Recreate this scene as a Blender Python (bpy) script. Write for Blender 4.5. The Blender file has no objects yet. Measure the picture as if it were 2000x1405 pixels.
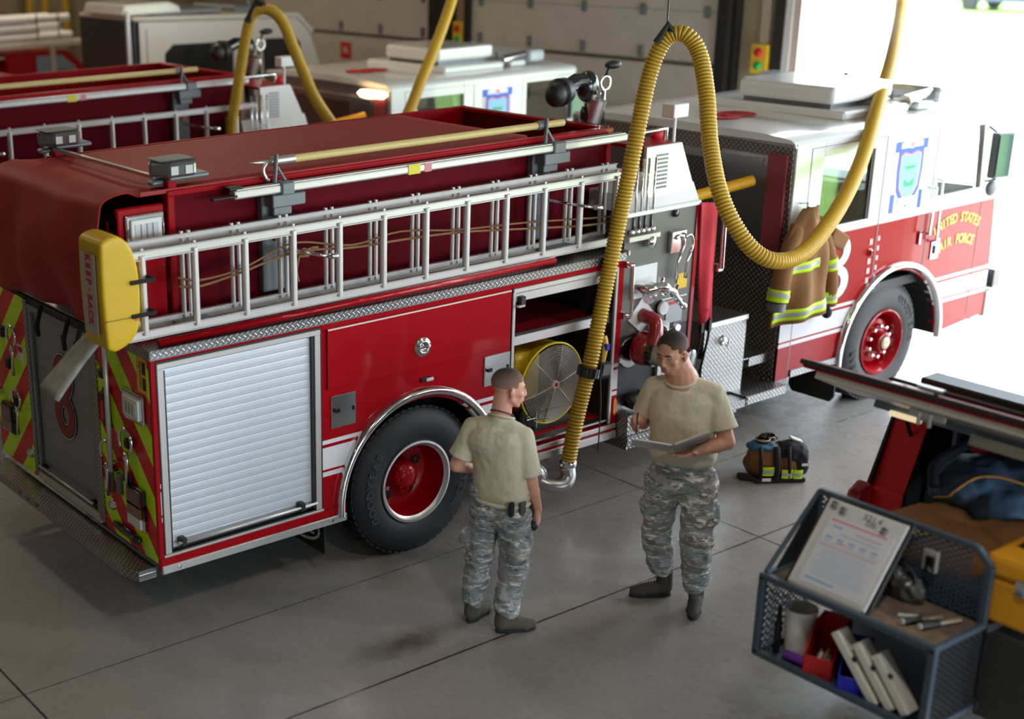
import bpy, math, random
from mathutils import Vector, Matrix, Quaternion
PI = math.pi
random.seed(7)
COL = bpy.context.scene.collection
V = Vector

# ------------------------------------------------------------------ materials
def nt(name):
    m = bpy.data.materials.new(name); m.use_nodes = True
    t = m.node_tree
    return m, t, t.nodes['Principled BSDF']

def N(t, typ, **k):
    n = t.nodes.new(typ)
    for a, b in k.items():
        if a.startswith('i_'):
            s = a[2:]
            s = int(s) if s.isdigit() else s
            n.inputs[s].default_value = b
        else:
            setattr(n, a, b)
    return n

def L(t, a, b): t.links.new(a, b)

def math_(t, op, a, b=None, c=None):
    n = t.nodes.new('ShaderNodeMath'); n.operation = op
    for i, v in enumerate((a, b, c)):
        if v is None: continue
        if isinstance(v, (int, float)): n.inputs[i].default_value = v
        else: t.links.new(v, n.inputs[i])
    return n.outputs[0]

def mixc(t, fac, a, b):
    n = t.nodes.new('ShaderNodeMix'); n.data_type = 'RGBA'
    if isinstance(fac, (int, float)): n.inputs[0].default_value = fac
    else: t.links.new(fac, n.inputs[0])
    for i, v in ((6, a), (7, b)):
        if isinstance(v, tuple): n.inputs[i].default_value = (*v, 1)
        else: t.links.new(v, n.inputs[i])
    return n.outputs[2]

def mat(name, col, rough=.5, metal=0, coat=0, bump=0, bscale=40, spec=.5, emit=None, es=0, noise=0, nscale=6, alpha=1, trans=0, sheen=0):
    m, t, p = nt(name)
    p.inputs['Base Color'].default_value = (*col, 1)
    p.inputs['Roughness'].default_value = rough
    p.inputs['Metallic'].default_value = metal
    p.inputs['Coat Weight'].default_value = coat
    p.inputs['Coat Roughness'].default_value = .06
    p.inputs['Specular IOR Level'].default_value = spec
    p.inputs['Sheen Weight'].default_value = sheen
    p.inputs['Transmission Weight'].default_value = trans
    if emit:
        p.inputs['Emission Color'].default_value = (*emit, 1); p.inputs['Emission Strength'].default_value = es
    if noise or bump:
        tc = N(t, 'ShaderNodeTexCoord')
    if noise:
        nz = N(t, 'ShaderNodeTexNoise', i_Scale=nscale, i_Detail=5.0); L(t, tc.outputs['Object'], nz.inputs['Vector'])
        f = math_(t, 'MULTIPLY_ADD', nz.outputs['Fac'], 2.0, -.5)
        a = tuple(max(0, c * (1 - noise)) for c in col); b = tuple(min(1, c * (1 + noise)) for c in col)
        L(t, mixc(t, f, a, b), p.inputs['Base Color'])
    if bump:
        nz = N(t, 'ShaderNodeTexNoise', i_Scale=bscale, i_Detail=4.0); L(t, tc.outputs['Object'], nz.inputs['Vector'])
        bm = N(t, 'ShaderNodeBump', i_Strength=bump, i_Distance=.01); L(t, nz.outputs['Fac'], bm.inputs['Height']); L(t, bm.outputs['Normal'], p.inputs['Normal'])
    return m

def objxyz(t):
    tc = N(t, 'ShaderNodeTexCoord'); s = N(t, 'ShaderNodeSeparateXYZ'); L(t, tc.outputs['Object'], s.inputs[0])
    return s.outputs[0], s.outputs[1], s.outputs[2], tc

def diamond(name, plane, col=(.60, .59, .58), cell=.028, rough=.34, strength=.55):
    """bright aluminium tread plate; raised lozenges lying both ways, in the given plane"""
    m, t, p = nt(name)
    x, y, z, tc = objxyz(t)
    a, b = {'xy': (x, y), 'xz': (x, z), 'yz': (y, z)}[plane]
    s = .7071 / cell
    u = math_(t, 'MULTIPLY', math_(t, 'ADD', a, b), s); v = math_(t, 'MULTIPLY', math_(t, 'SUBTRACT', a, b), s)
    fu = math_(t, 'SUBTRACT', math_(t, 'FRACT', u), .5); fv = math_(t, 'SUBTRACT', math_(t, 'FRACT', v), .5)
    par = math_(t, 'FLOORED_MODULO', math_(t, 'ADD', math_(t, 'FLOOR', u), math_(t, 'FLOOR', v)), 2.0)
    par = math_(t, 'GREATER_THAN', par, .5)
    def ell(ka, kb):
        return math_(t, 'SQRT', math_(t, 'ADD', math_(t, 'POWER', math_(t, 'MULTIPLY', fu, ka), 2.0), math_(t, 'POWER', math_(t, 'MULTIPLY', fv, kb), 2.0)))
    e1 = ell(2.0, 6.5); e2 = ell(6.5, 2.0)
    e = math_(t, 'ADD', math_(t, 'MULTIPLY', e1, par), math_(t, 'MULTIPLY', e2, math_(t, 'SUBTRACT', 1.0, par)))
    h = N(t, 'ShaderNodeMapRange', interpolation_type='SMOOTHSTEP'); L(t, e, h.inputs[0])
    h.inputs[1].default_value = 1.15; h.inputs[2].default_value = .55; h.inputs[3].default_value = 0; h.inputs[4].default_value = 1
    bm = N(t, 'ShaderNodeBump', i_Strength=strength, i_Distance=.004); L(t, h.outputs[0], bm.inputs['Height']); L(t, bm.outputs['Normal'], p.inputs['Normal'])
    L(t, mixc(t, h.outputs[0], tuple(c * .42 for c in col), tuple(min(1, c * 1.15) for c in col)), p.inputs['Base Color'])
    p.inputs['Metallic'].default_value = 1; p.inputs['Roughness'].default_value = rough
    return m

def stripes_mat(name, red, white, ranges, coat=.4, rough=.35):
    """paint with white bands at fixed heights"""
    m, t, p = nt(name); x, y, z, tc = objxyz(t)
    f = None
    for a, b in ranges:
        g = math_(t, 'MULTIPLY', math_(t, 'GREATER_THAN', z, a), math_(t, 'LESS_THAN', z, b))
        f = g if f is None else math_(t, 'MAXIMUM', f, g)
    L(t, mixc(t, f, red, white), p.inputs['Base Color'])
    p.inputs['Roughness'].default_value = rough; p.inputs['Coat Weight'].default_value = coat; p.inputs['Coat Roughness'].default_value = .05; p.inputs['Specular IOR Level'].default_value = .1
    return m

def chevron_mat(name):
    m, t, p = nt(name); x, y, z, tc = objxyz(t)
    d = math_(t, 'ABSOLUTE', math_(t, 'SUBTRACT', y, 1.22))
    w = math_(t, 'ADD', math_(t, 'MULTIPLY', d, .72), math_(t, 'MULTIPLY', z, .69))
    f = math_(t, 'FRACT', math_(t, 'DIVIDE', math_(t, 'ADD', w, .03), .28))
    g = math_(t, 'LESS_THAN', f, .5)
    L(t, mixc(t, g, (.72, .002, .012), (.66, 1.0, .0)), p.inputs['Base Color'])
    fr = math_(t, 'FRACT', math_(t, 'MULTIPLY', z, 60.0))
    bm = N(t, 'ShaderNodeBump', i_Strength=.15, i_Distance=.002); L(t, fr, bm.inputs['Height']); L(t, bm.outputs['Normal'], p.inputs['Normal'])
    p.inputs['Roughness'].default_value = .35
    return m

def camo_mat(name, k=1.0):
    m, t, p = nt(name)
    tc = N(t, 'ShaderNodeTexCoord'); mp = N(t, 'ShaderNodeMapping'); mp.inputs['Scale'].default_value = (1, 1, 3.4); L(t, tc.outputs['Object'], mp.inputs['Vector'])
    sn = N(t, 'ShaderNodeVectorMath', operation='SNAP'); sn.inputs[1].default_value = (.005, .005, .005); L(t, mp.outputs[0], sn.inputs[0])
    cols = [(.285, .285, .28), (.125, .155, .165), (.20, .21, .212), (.065, .08, .095)]
    base = cols[0]; out = base
    for i, (sc, th, c) in enumerate(((7, .50, cols[2]), (8, .54, cols[1]), (11, .60, cols[3]), (15, .58, (.38, .37, .35)))):
        n = N(t, 'ShaderNodeTexNoise', i_Scale=float(sc), i_Detail=3.0, i_Roughness=.65, noise_dimensions='4D'); n.inputs['W'].default_value = i * 3.7
        L(t, sn.outputs[0], n.inputs['Vector'])
        f = math_(t, 'GREATER_THAN', n.outputs['Fac'], th)
        out = mixc(t, f, out, tuple(q * k for q in c))
    tint = mixc(t, 1.0, out, out); L(t, tint, p.inputs['Base Color'])
    nb = N(t, 'ShaderNodeTexNoise', i_Scale=14.0, i_Detail=3.0); L(t, tc.outputs['Object'], nb.inputs['Vector'])
    bm = N(t, 'ShaderNodeBump', i_Strength=.6, i_Distance=.02); L(t, nb.outputs['Fac'], bm.inputs['Height']); L(t, bm.outputs['Normal'], p.inputs['Normal'])
    p.inputs['Roughness'].default_value = .9; p.inputs['Specular IOR Level'].default_value = .2
    return m

M = {}
RED = (.36, .0008, .006)
STR = [(1.006, 1.035), (.829, .983), (.78, .813)]
M['red'] = mat('fire_red_paint', RED, .4, coat=.4, spec=.1)
M['red_dull'] = mat('dull_red_liner', (.33, .006, .012), .55)
M['red_stripe'] = stripes_mat('red_paint_white_bands', RED, (.78, .78, .80), STR)
M['white'] = mat('white_paint', (.80, .80, .78), .3, coat=.8)
M['offwhite'] = mat('aged_white_paint', (.72, .69, .60), .4, coat=.3)
M['chrome'] = mat('polished_steel', (.75, .75, .76), .12, 1)
M['steel'] = mat('brushed_steel', (.55, .55, .54), .32, 1, noise=.1)
M['alu'] = mat('satin_aluminium', (.68, .67, .66), .38, .85)
M['alu_white'] = mat('anodised_ladder_aluminium', (.62, .585, .56), .40, .5)
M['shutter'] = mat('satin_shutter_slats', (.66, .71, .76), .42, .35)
M['shutter_shaded'] = mat('shaded_rear_shutter', (.26, .275, .30), .45, .4)  # darker copy of the slat colour, shade on the rear face put in
M['shaded_red'] = mat('shaded_red_hose_bed_panel', (.13, .0008, .008), .6, spec=.08)  # body red darkened: shade on the hose bed wall put into the colour
M['black'] = mat('black_rubber', (.012, .012, .013), .6)
M['tyre'] = mat('tyre_rubber', (.012, .012, .014), .62, bump=.15, bscale=60)
M['tyre_dusty'] = mat('dusty_tyre_rubber', (.06, .06, .063), .7, bump=.15, bscale=60)
M['blackgloss'] = mat('black_gloss', (.01, .01, .011), .15, coat=.5)
M['dark'] = mat('dark_compartment_liner', (.035, .035, .037), .6)
M['grey'] = mat('grey_bracket_paint', (.22, .25, .27), .45, .3)
M['bracket'] = mat('weathered_grey_bracket', (.20, .21, .22), .5, .4)
M['panel'] = mat('brushed_pump_panel', (.15, .142, .13), .5, .1, noise=.06)
M['dp_xy'] = diamond('tread_plate_flat', 'xy'); M['dp_xz'] = diamond('tread_plate_side', 'xz'); M['dp_yz'] = diamond('tread_plate_end', 'yz')
M['dp_yz_big'] = diamond('tread_plate_cab_back', 'yz', (.46, .42, .38), .034, .38, .8)
M['chev'] = chevron_mat('chevron_reflective')
M['lime'] = mat('lime_reflective_tape', (.62, 1.0, .01), .45)
M['silver_tape'] = mat('silver_reflective_tape', (.42, .43, .43), .4)
M['yellow'] = mat('yellow_vinyl', (.72, .45, .012), .42, bump=.35, bscale=9)
M['tarp'] = mat('red_vinyl_tarp', (.34, .016, .012), .62, bump=.8, bscale=3.5)
M['hose'] = mat('yellow_exhaust_hose', (.62, .36, .035), .45)
M['hose_y'] = mat('bright_yellow_hose_rib', (.60, .36, .022), .42)
M['hose_dark'] = mat('hose_groove', (.13, .075, .018), .6)
M['poleyellow'] = mat('fibreglass_pole_yellow', (.70, .55, .22), .4)
M['wood'] = mat('worn_plywood', (.20, .145, .10), .7, noise=.4, nscale=12)
M['glass'] = mat('window_glass', (.75, .82, .8), .03, trans=1, spec=.5)
M['lens'] = mat('clear_lamp_lens', (.80, .82, .84), .12, .3)
M['redlens'] = mat('red_lamp_lens', (.08, .002, .004), .12, coat=1)
M['amberlens'] = mat('amber_lamp_lens', (.16, .06, .004), .12, coat=1)
M['orange'] = mat('orange_marker_lens', (.9, .22, .01), .3)
M['gold'] = mat('gold_leaf_lettering', (.85, .55, .06), .35)
M['whiteplain'] = mat('white_vinyl', (.82, .82, .82), .5)
M['blackplain'] = mat('black_vinyl', (.012, .012, .012), .5)
M['redvinyl'] = mat('red_vinyl_letter', (.62, .01, .02), .5)
M['darkred'] = mat('dark_red_vinyl', (.26, .004, .012), .45)
M['strap'] = mat('red_webbing', (.58, .02, .04), .7, bump=.3, bscale=60)
M['rope'] = mat('brown_rope', (.26, .14, .06), .9)
M['tan'] = mat('tan_turnout_cloth', (.235, .105, .033), .85, bump=.4, bscale=16, noise=.15)
M['navy'] = mat('navy_cloth', (.012, .014, .024), .85, bump=.4, bscale=20)
M['black_cloth'] = mat('black_webbing', (.010, .010, .012), .85)
M['quilt'] = mat('blue_quilted_lining', (.06, .12, .20), .8, bump=.5, bscale=14)
M['tee'] = mat('sand_cotton', (.62, .57, .42), .95, bump=.5, bscale=9, spec=.1)
M['camo'] = camo_mat('digital_tiger_camouflage', 1.9)
M['camo2'] = camo_mat('digital_tiger_camouflage_light', 2.5)
M['skinA'] = mat('fair_skin', (.72, .35, .25), .5, bump=.05, bscale=90)
M['skinB'] = mat('tan_skin', (.58, .285, .18), .48, bump=.05, bscale=90)
M['boot'] = mat('sage_suede', (.10, .095, .07), .9, bump=.3, bscale=40)
M['boot2'] = mat('dark_sage_suede', (.065, .06, .045), .9, bump=.3, bscale=40)
M['sole'] = mat('boot_sole', (.018, .02, .024), .8)
M['blue'] = mat('blue_print', (.03, .10, .62), .5)
M['cyanprint'] = mat('light_blue_print', (.25, .60, .80), .5)
M['greenprint'] = mat('green_print', (.02, .38, .16), .5)
M['pinkprint'] = mat('pink_print', (.75, .25, .28), .5)
M['yellowdec'] = mat('yellow_decal', (.80, .50, .03), .5)
M['yellowbox'] = mat('yellow_case_plastic', (.78, .34, .012), .5)
M['rackblue'] = mat('slate_rack_paint', (.055, .082, .115), .45)
M['meshblue'] = mat('blue_mesh_steel', (.07, .115, .19), .4, .2)
M['purple'] = mat('purple_plastic', (.17, .04, .40), .5)
M['blueplastic'] = mat('blue_bin_plastic', (.012, .02, .45), .4)
M['redplastic'] = mat('red_bin_plastic', (.55, .01, .015), .4)
M['ivory'] = mat('ivory_plastic', (.82, .81, .76), .45)
M['paper'] = mat('printed_form_paper', (.74, .76, .84), .8)
M['warm_glow'] = mat('warm_glow_surface', (.9, .8, .6), .4, emit=(1, .62, .3), es=7)  # glowing surface standing in for a warm lamp reflection
M['clearplastic'] = mat('milky_plastic', (.72, .72, .68), .4)

# ------------------------------------------------------------------ mesh builder
def frame(d, up=None):
    d = V(d).normalized()
    up = V(up) if up is not None else (V((0, 0, 1)) if abs(d.z) < .9 else V((1, 0, 0)))
    a = up.cross(d).normalized(); b = d.cross(a)
    return a, b, d

KEEP = ('letter', 'print', 'numeral', 'matting', 'wire', 'spoke', 'perfor', 'emblem', 'blade', 'lace', 'decal', 'badge', 'mesh', 'handwriting', 'cover', 'groove', 'dashboard', 'core', 'slat', 'hair')
class MB:
    def __init__(s): s.v = []; s.f = []; s.m = []
    def add(s, vs, fs, mi=0):
        o = len(s.v); s.v += [tuple(p) for p in vs]
        s.f += [tuple(o + i for i in f) for f in fs]; s.m += [mi] * len(fs); return s
    def box(s, x0, x1, y0, y1, z0, z1, mi=0):
        vs = [(x, y, z) for x in (x0, x1) for y in (y0, y1) for z in (z0, z1)]
        return s.add(vs, [(0, 1, 3, 2), (4, 6, 7, 5), (0, 4, 5, 1), (2, 3, 7, 6), (0, 2, 6, 4), (1, 5, 7, 3)], mi)
    def obox(s, c, ax, ay, az, mi=0):
        """oriented box: centre and three half-axis vectors"""
        c, ax, ay, az = V(c), V(ax), V(ay), V(az)
        vs = [c + ax * i + ay * j + az * k for i in (-1, 1) for j in (-1, 1) for k in (-1, 1)]
        return s.add(vs, [(0, 1, 3, 2), (4, 6, 7, 5), (0, 4, 5, 1), (2, 3, 7, 6), (0, 2, 6, 4), (1, 5, 7, 3)], mi)
    def bar(s, p, q, w, h, mi=0, up=None):
        p, q = V(p), V(q); a, b, d = frame(q - p, up)
        return s.obox((p + q) / 2, (q - p) / 2, a * w / 2, b * h / 2, mi)
    def prism(s, poly, axis, d0, d1, mi=0):
        """extrude a 2-D polygon along an axis; 2-D coords are the other two axes in order"""
        def P(u, v, d): return {'x': (d, u, v), 'y': (u, d, v), 'z': (u, v, d)}[axis]
        n = len(poly)
        vs = [P(u, v, d0) for u, v in poly] + [P(u, v, d1) for u, v in poly]
        return s.add(vs, [tuple(range(n)), tuple(range(2 * n - 1, n - 1, -1))] + [(i, n + i, n + (i + 1) % n, (i + 1) % n) for i in range(n)], mi)
    def tube(s, pts, r, n=12, mi=0, cap=True, closed=False, ms=None):
        pts = [V(p) for p in pts]; K = len(pts)
        rs = r if isinstance(r, (list, tuple)) else [r] * K
        d = (pts[1] - pts[0]).normalized(); a, b, _ = frame(d); o = len(s.v)
        for i, p in enumerate(pts):
            if closed: nd = (pts[(i + 1) % K] - pts[i - 1]).normalized()
            elif i == 0: nd = d
            elif i == K - 1: nd = (pts[i] - pts[i - 1]).normalized()
            else: nd = ((pts[i + 1] - pts[i]).normalized() + (pts[i] - pts[i - 1]).normalized()).normalized()
            if nd.length < .5: nd = d
            q = d.rotation_difference(nd); a = q @ a; d = nd
            a = (a - d * a.dot(d)).normalized(); b = d.cross(a)
            for k in range(n):
                t = 2 * PI * k / n; s.v.append(tuple(p + (a * math.cos(t) + b * math.sin(t)) * rs[i]))
        R = K if closed else K - 1
        for i in range(R):
            j = (i + 1) % K; mm = ms[i] if ms else mi
            for k in range(n):
                s.f.append((o + i * n + k, o + i * n + (k + 1) % n, o + j * n + (k + 1) % n, o + j * n + k)); s.m.append(mm)
        if cap and not closed:
            s.f.append(tuple(o + k for k in range(n - 1, -1, -1))); s.m.append(mi)
            s.f.append(tuple(o + (K - 1) * n + k for k in range(n))); s.m.append(mi)
        return s
    def cyl(s, p, q, r, n=16, mi=0, r2=None): return s.tube([p, q], [r, r if r2 is None else r2], n, mi)
    def lathe(s, prof, o, ax, n=32, mi=0, ms=None, closed=False):
        """profile of (radius, height along axis)"""
        a, b, d = frame(ax); o = V(o); st = len(s.v); K = len(prof)
        for r, h in prof:
            for k in range(n):
                t = 2 * PI * k / n; s.v.append(tuple(o + d * h + (a * math.cos(t) + b * math.sin(t)) * max(r, 1e-4)))
        for i in range(K if closed else K - 1):
            j = (i + 1) % K
            for k in range(n):
                s.f.append((st + i * n + k, st + i * n + (k + 1) % n, st + j * n + (k + 1) % n, st + j * n + k)); s.m.append(ms[i] if ms else mi)
        return s
    def ell(s, c, r, R=None, n=16, m=10, mi=0):
        c = V(c); r = (r, r, r) if isinstance(r, (int, float)) else r; o = len(s.v)
        ax = R or (V((1, 0, 0)), V((0, 1, 0)), V((0, 0, 1)))
        def P(th, ph):
            return tuple(c + ax[0] * (r[0] * math.sin(th) * math.cos(ph)) + ax[1] * (r[1] * math.sin(th) * math.sin(ph)) + ax[2] * (r[2] * math.cos(th)))
        s.v.append(P(0, 0))
        for i in range(1, m):
            for k in range(n): s.v.append(P(PI * i / m, 2 * PI * k / n))
        s.v.append(P(PI, 0)); e = len(s.v) - 1
        for k in range(n): s.f.append((o, o + 1 + k, o + 1 + (k + 1) % n)); s.m.append(mi)
        for i in range(m - 2):
            for k in range(n):
                s.f.append((o + 1 + i * n + k, o + 1 + (i + 1) * n + k, o + 1 + (i + 1) * n + (k + 1) % n, o + 1 + i * n + (k + 1) % n)); s.m.append(mi)
        for k in range(n): s.f.append((e, o + 1 + (m - 2) * n + (k + 1) % n, o + 1 + (m - 2) * n + k)); s.m.append(mi)
        return s
    def cap(s, p, q, r1, r2=None, n=14, mi=0):
        """capsule with hemispherical ends and a taper"""
        p, q = V(p), V(q); r2 = r1 if r2 is None else r2; d = (q - p); 
        if d.length < 1e-6: return s.ell(p, r1, mi=mi)
        u = d.normalized(); pts = []; rs = []
        for i in range(5):
            t = PI / 2 * (1 - i / 4); pts.append(p - u * r1 * math.sin(t)); rs.append(max(r1 * math.cos(t), 1e-4))
        for i in range(5):
            t = PI / 2 * i / 4; pts.append(q + u * r2 * math.sin(t)); rs.append(max(r2 * math.cos(t), 1e-4))
        return s.tube(pts, rs, n, mi)
    def chain(s, pts, rs, mi=0):
        for i in range(len(pts) - 1): s.cap(pts[i], pts[i + 1], rs[i], rs[i + 1], mi=mi)
        return s
    def grid(s, fn, nu, nv, mi=0, closeu=False):
        o = len(s.v)
        for i in range(nu + 1):
            for j in range(nv + 1): s.v.append(tuple(fn(i / nu, j / nv)))
        for i in range(nu):
            for j in range(nv):
                s.f.append((o + i * (nv + 1) + j, o + (i + 1) * (nv + 1) + j, o + (i + 1) * (nv + 1) + j + 1, o + i * (nv + 1) + j + 1)); s.m.append(mi)
        return s
    def text(s, body, size, o, right, up, depth=.002, mi=0, align='CENTER', bold=0.0, sx=1.0):
        vs, fs = text_geo(body, size, depth, align, bold)
        o, r, u = V(o), V(right).normalized(), V(up).normalized(); n = r.cross(u)
        s.add([o + r * (v[0] * sx) + u * v[1] + n * v[2] for v in vs], fs, mi); return s
    def clusters(s):
        """faces grouped into pieces that touch one another"""
        n = len(s.v); par = list(range(n))
        def find(a):
            while par[a] != a: par[a] = par[par[a]]; a = par[a]
            return a
        for f in s.f:
            r = find(f[0])
            for i in f[1:]: par[find(i)] = r
        isl = {}
        for k, f in enumerate(s.f): isl.setdefault(find(f[0]), []).append(k)
        if len(isl) < 2 or len(isl) > 60: return None
        L_ = []
        for ks in isl.values():
            vi = {i for k in ks for i in s.f[k]}; xs = [s.v[i] for i in vi]
            L_.append((ks, [min(c) - .006 for c in zip(*xs)], [max(c) + .006 for c in zip(*xs)]))
        g = list(range(len(L_)))
        def fg(a):
            while g[a] != a: a = g[a]
            return a
        for i in range(len(L_)):
            for j in range(i):
                if all(L_[i][1][q] < L_[j][2][q] and L_[j][1][q] < L_[i][2][q] for q in range(3)): g[fg(i)] = fg(j)
        out = {}
        for i in range(len(L_)): out.setdefault(fg(i), []).extend(L_[i][0])
        return sorted(out.values(), key=lambda q: -len(q)) if 1 < len(out) <= 14 else None
    def build(s, name, mats, parent=None, **k):
        cl = s.clusters() if parent is not None and not any(w_ in name for w_ in KEEP) else None
        if not cl: return s._build(name, mats, parent, **k)
        res = []
        for ks in cl:
            q = MB(); mp = {}
            for i in ks:
                for v_ in s.f[i]:
                    if v_ not in mp: mp[v_] = len(q.v); q.v.append(s.v[v_])
                q.f.append(tuple(mp[v_] for v_ in s.f[i])); q.m.append(s.m[i])
            res.append(q._build(name, mats, parent, **k))
        return res[0]
    def _build(s, name, mats, parent=None, smooth=False, bevel=0, seg=1, sub=0, solid=0, loc=None, angle=None):
        me = bpy.data.meshes.new(name); me.from_pydata(s.v, [], s.f)
        mats = mats if isinstance(mats, (list, tuple)) else [mats]
        for m in mats: me.materials.append(M[m] if isinstance(m, str) else m)
        if any(s.m): me.polygons.foreach_set('material_index', s.m)
        me.update()
        o = bpy.data.objects.new(name, me); COL.objects.link(o)
        if smooth:
            me.polygons.foreach_set('use_smooth', [True] * len(me.polygons))
            if smooth == 'auto':
                try: me.set_sharp_from_angle(angle=math.radians(angle or 35))
                except Exception: pass
        if solid:
            k = o.modifiers.new('s', 'SOLIDIFY'); k.thickness = solid; k.offset = 0
        if bevel:
            k = o.modifiers.new('b', 'BEVEL'); k.width = bevel; k.segments = seg; k.limit_method = 'ANGLE'; k.angle_limit = math.radians(40)
        if sub:
            k = o.modifiers.new('u', 'SUBSURF'); k.levels = sub; k.render_levels = sub
        if parent is not None: o.parent = parent
        if loc is not None: o.location = loc
        return o

_tc = {}
def text_geo(body, size, depth, align='CENTER', bold=0.0):
    key = (body, size, depth, align, bold)
    if key in _tc: return _tc[key]
    c = bpy.data.curves.new('t', 'FONT'); c.body = body; c.size = size; c.extrude = depth / 2; c.align_x = align; c.align_y = 'CENTER'; c.offset = bold; c.resolution_u = 3
    o = bpy.data.objects.new('t', c); COL.objects.link(o)
    bpy.context.view_layer.update()
    me = bpy.data.meshes.new_from_object(o.evaluated_get(bpy.context.evaluated_depsgraph_get()))
    vs = [tuple(v.co) for v in me.vertices]; fs = [tuple(p.vertices) for p in me.polygons]
    bpy.data.objects.remove(o); bpy.data.curves.remove(c); bpy.data.meshes.remove(me)
    _tc[key] = (vs, fs); return vs, fs

def tag(o, label=None, cat=None, group=None, kind=None):
    if label: o['label'] = label
    if cat: o['category'] = cat
    if group: o['group'] = group
    if kind: o['kind'] = kind
    return o

def thing(name, label, cat, loc=(0, 0, 0), group=None, rz=0):
    o = bpy.data.objects.new(name, None); COL.objects.link(o); o.location = loc; o.rotation_euler = (0, 0, rz); o.empty_display_size = .1
    return tag(o, label, cat, group)

def struct(name, mb, m, **k):
    return tag(mb.build(name, m, **k), kind='structure')

def copy_tree(o, parent=None):
    c = o.copy(); COL.objects.link(c)
    if parent is not None: c.parent = parent
    for ch in o.children: copy_tree(ch, c)
    return c

def loft(mb, secs, ax, n=32, e=2.4, mi=0):
    """closed body through stacked cross-sections (centre, half-width, half-depth) with flat ends"""
    r, f, u = ax; o = len(mb.v); K = len(secs)
    for c, a, b in secs:
        c = V(c)
        for k in range(n):
            t = 2 * PI * k / n; cs, sn = math.cos(t), math.sin(t)
            mb.v.append(tuple(c + r * (a * math.copysign(abs(cs) ** (2 / e), cs)) + f * (b * math.copysign(abs(sn) ** (2 / e), sn))))
    for i in range(K - 1):
        for k in range(n): mb.f.append((o + i * n + k, o + i * n + (k + 1) % n, o + (i + 1) * n + (k + 1) % n, o + (i + 1) * n + k)); mb.m.append(mi)
    mb.f.append(tuple(o + k for k in range(n - 1, -1, -1))); mb.m.append(mi); mb.f.append(tuple(o + (K - 1) * n + k for k in range(n))); mb.m.append(mi)
    return mb

def smoothpath(pts, n=8):
    """Catmull-Rom through the points"""
    P = [V(p) for p in pts]; P = [P[0] * 2 - P[1]] + P + [P[-1] * 2 - P[-2]]; out = []
    for i in range(1, len(P) - 2):
        for k in range(n):
            t = k / n; a, b, c, d = P[i - 1], P[i], P[i + 1], P[i + 2]
            out.append(.5 * ((2 * b) + (c - a) * t + (2 * a - 5 * b + 4 * c - d) * t * t + (3 * b - a - 3 * c + d) * t ** 3))
    out.append(P[-2]); return out

def remesh(mb, name, m, parent, voxel, smooth=4, disp=None, loc=None):
    """fuse overlapping solids into one continuous skin"""
    o = mb.build(name, m)
    k = o.modifiers.new('r', 'REMESH'); k.mode = 'VOXEL'; k.voxel_size = voxel; k.use_smooth_shade = True
    if smooth:
        k = o.modifiers.new('s', 'SMOOTH'); k.factor = .5; k.iterations = smooth
    if disp:
        for sc, st in disp:
            tx = bpy.data.textures.new('fold', 'CLOUDS'); tx.noise_scale = sc; tx.noise_depth = 1
            k = o.modifiers.new('d', 'DISPLACE'); k.texture = tx; k.strength = st; k.mid_level = .5; k.texture_coords = 'LOCAL'
    bpy.context.view_layer.update()
    me = bpy.data.meshes.new_from_object(o.evaluated_get(bpy.context.evaluated_depsgraph_get()))
    old = o.data; o.modifiers.clear(); o.data = me; bpy.data.meshes.remove(old); me.name = name
    me.polygons.foreach_set('use_smooth', [True] * len(me.polygons))
    if not me.materials: me.materials.append(M[m] if isinstance(m, str) else m)
    if parent is not None: o.parent = parent
    return o
# ------------------------------------------------------------------ camera
cam = bpy.data.cameras.new('camera'); camob = bpy.data.objects.new('camera', cam); COL.objects.link(camob)
bpy.context.scene.camera = camob
camob.matrix_world = Matrix(((.837002, .197006, -.510506, -3.696), (-.546612, .257797, -.796716, -6.911), (-.025351, .945901, .323463, 4.308), (0, 0, 0, 1)))
cam.sensor_width = 36; cam.lens = 48.907; cam.shift_x = .25; cam.shift_y = .02875
cam.clip_end = 400
cam.dof.use_dof = True; cam.dof.focus_distance = 9.4; cam.dof.aperture_fstop = .9

sc = bpy.context.scene
sc.view_settings.view_transform = 'Standard'; sc.view_settings.look = 'None'; sc.view_settings.exposure = .58; sc.view_settings.gamma = 1
sc.view_settings.use_curve_mapping = False
sc.cycles.max_bounces = 9; sc.cycles.diffuse_bounces = 4; sc.cycles.glossy_bounces = 5; sc.cycles.caustics_reflective = False; sc.cycles.caustics_refractive = False
sc.cycles.sample_clamp_indirect = 6; sc.cycles.use_denoising = True

# ------------------------------------------------------------------ sky and sun
w = bpy.data.worlds.new('sky'); sc.world = w; w.use_nodes = True; t = w.node_tree
bg = t.nodes['Background']; bg.inputs[0].default_value = (.78, .89, 1, 1); bg.inputs[1].default_value = 8
def light(name, typ, loc, e, col=(1, 1, 1), rot=None, size=None, portal=False, spot=None):
    l = bpy.data.lights.new(name, typ); o = bpy.data.objects.new(name, l); COL.objects.link(o); o.location = loc
    l.color = col
    if typ == 'AREA':
        l.shape = 'RECTANGLE'; l.size, l.size_y = size
        if portal: l.cycles.is_portal = True
    if not portal: l.energy = e
    if rot: o.rotation_euler = rot
    return o
s = light('sun', 'SUN', (20, -5, 20), 14, (1, .96, .9)); s.data.angle = .01
s.rotation_euler = V((-.35, -.03, -1.0)).to_track_quat('-Z', 'Y').to_euler()

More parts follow.
